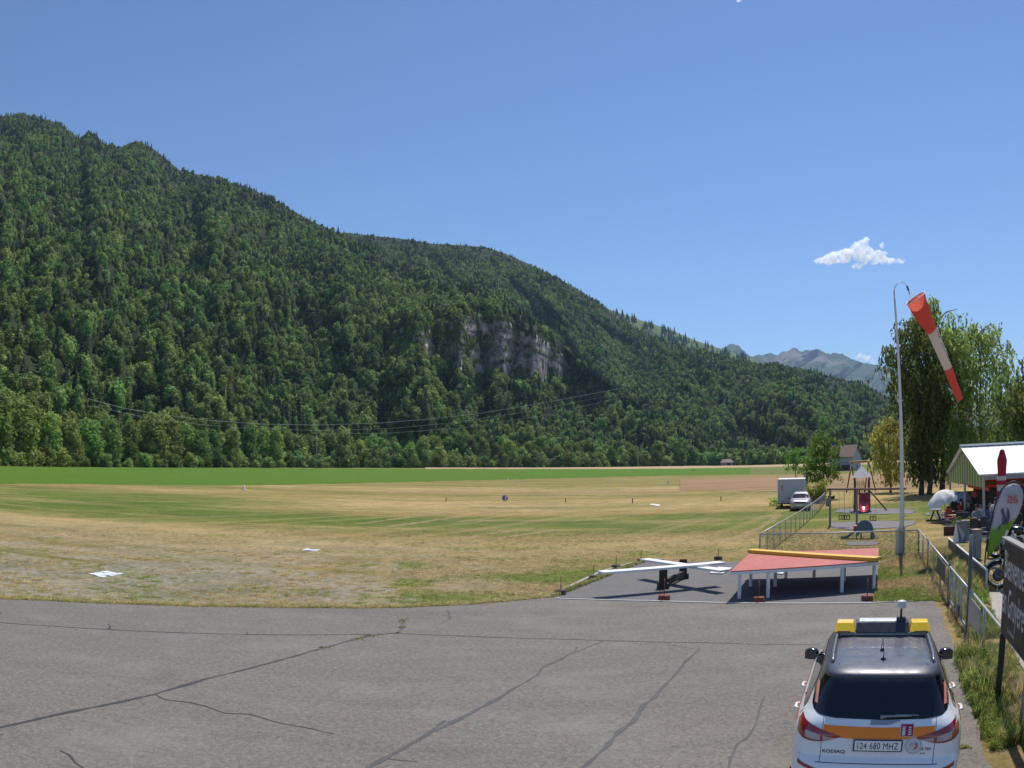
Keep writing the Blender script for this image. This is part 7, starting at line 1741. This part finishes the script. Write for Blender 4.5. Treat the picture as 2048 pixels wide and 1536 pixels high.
# ---------------------------------------------------------------- clouds beyond the hills
def cloud(name, px0, px1, pyb, rows, D, label, seed, dens=0.02):
    rnd = random.Random(seed); bm = bmesh.new(); s = D / FPX
    O = at(px0, pyb, 1.0); 
    for cx, cy, rx, ry in rows:
        a, b = ray(cx, cy); Y = D / math.hypot(1, a); c = Vector((a * Y, Y, CAMH + b * Y))
        n = 14
        for _ in range(n):
            d = Vector((rnd.gauss(0, .42), rnd.gauss(0, .42), rnd.gauss(0, .36))); r = rnd.uniform(.28, .6)
            M = Matrix.Translation(c + Vector((d.x * rx * s, d.y * rx * s, d.z * ry * s))) @ Matrix.Diagonal((r * rx * s, r * rx * s, r * ry * s * 1.1, 1)); bmesh.ops.create_icosphere(bm, subdivisions=3, radius=1, matrix=M)
    for v in bm.verts: v.co += Vector((noise.noise(v.co / (6 * s)), noise.noise(v.co / (6 * s) + Vector((5, 0, 0))), noise.noise(v.co / (6 * s) + Vector((0, 9, 0))))) * 3.2 * s + Vector((0, 0, noise.noise(v.co / (2.2 * s)))) * 1.6 * s
    me = bpy.data.meshes.new(name); bm.to_mesh(me); bm.free(); o = link(bpy.data.objects.new(name, me))
    rm = o.modifiers.new('fuse', 'REMESH'); rm.mode = 'VOXEL'; rm.voxel_size = 1.1 * s
    m = bpy.data.materials.get('cloud_vapour') or NT('cloud_vapour').m
    if 'cv' not in m:
        m['cv'] = 1; nt = m.node_tree; nt.nodes.remove(nt.nodes['Principled BSDF']); pv = nt.nodes.new('ShaderNodeVolumePrincipled'); pv.inputs['Color'].default_value = (1, 1, 1, 1); tc = nt.nodes.new('ShaderNodeTexCoord'); nz = nt.nodes.new('ShaderNodeTexNoise'); nz.inputs['Scale'].default_value = .011; nz.inputs['Detail'].default_value = 5; nt.links.new(tc.outputs['Object'], nz.inputs['Vector']); mr = nt.nodes.new('ShaderNodeMapRange'); mr.inputs[1].default_value = .40; mr.inputs[2].default_value = .60; mr.inputs[4].default_value = dens; nt.links.new(nz.outputs[0], mr.inputs[0]); nt.links.new(mr.outputs[0], pv.inputs['Density']); pv.inputs['Anisotropy'].default_value = .45; nt.links.new(pv.outputs[0], nt.nodes['Material Output'].inputs['Volume'])
    me.materials.append(m); return tag(o, label, 'cloud')
cloud('cloud', 1630, 1810, 530, [(1715, 500, 24, 16), (1690, 510, 26, 14), (1660, 518, 20, 10), (1640, 522, 14, 5), (1735, 512, 22, 14), (1758, 516, 16, 10), (1782, 521, 16, 7), (1800, 524, 9, 4), (1765, 490, 7, 6), (1718, 530, 14, 6)], 13000, 'small bright white puffy cloud above the windsock mast', 4)
cloud('cloud', 1705, 1755, 722, [(1722, 713, 11, 5), (1735, 718, 10, 6), (1745, 722, 7, 5)], 13000, 'tiny cloud peeping over the far rocky peaks', 5)
cloud('cloud', 1470, 1495, 5, [(1480, 0, 8, 2)], 13000, 'faint scrap of cloud at the top picture edge', 6)

# ---------------------------------------------------------------- air
def haze():
    mb = MB(); x0, x1, y0, y1, z0, z1 = -9500, 11500, -100, 10500, -60, 1500
    mb.box(((x0 + x1) / 2, (y0 + y1) / 2, (z0 + z1) / 2), (x1 - x0, y1 - y0, z1 - z0))
    m = bpy.data.materials.new('haze_air'); m.use_nodes = True; nt = m.node_tree; nt.nodes.remove(nt.nodes['Principled BSDF'])
    pv = nt.nodes.new('ShaderNodeVolumePrincipled'); pv.inputs['Color'].default_value = (.48, .70, 1, 1); pv.inputs['Density'].default_value = 5.2e-5; pv.inputs['Anisotropy'].default_value = .1
    nt.links.new(pv.outputs[0], nt.nodes['Material Output'].inputs['Volume'])
    tag(mb.build('haze', m), kind='stuff')
haze()
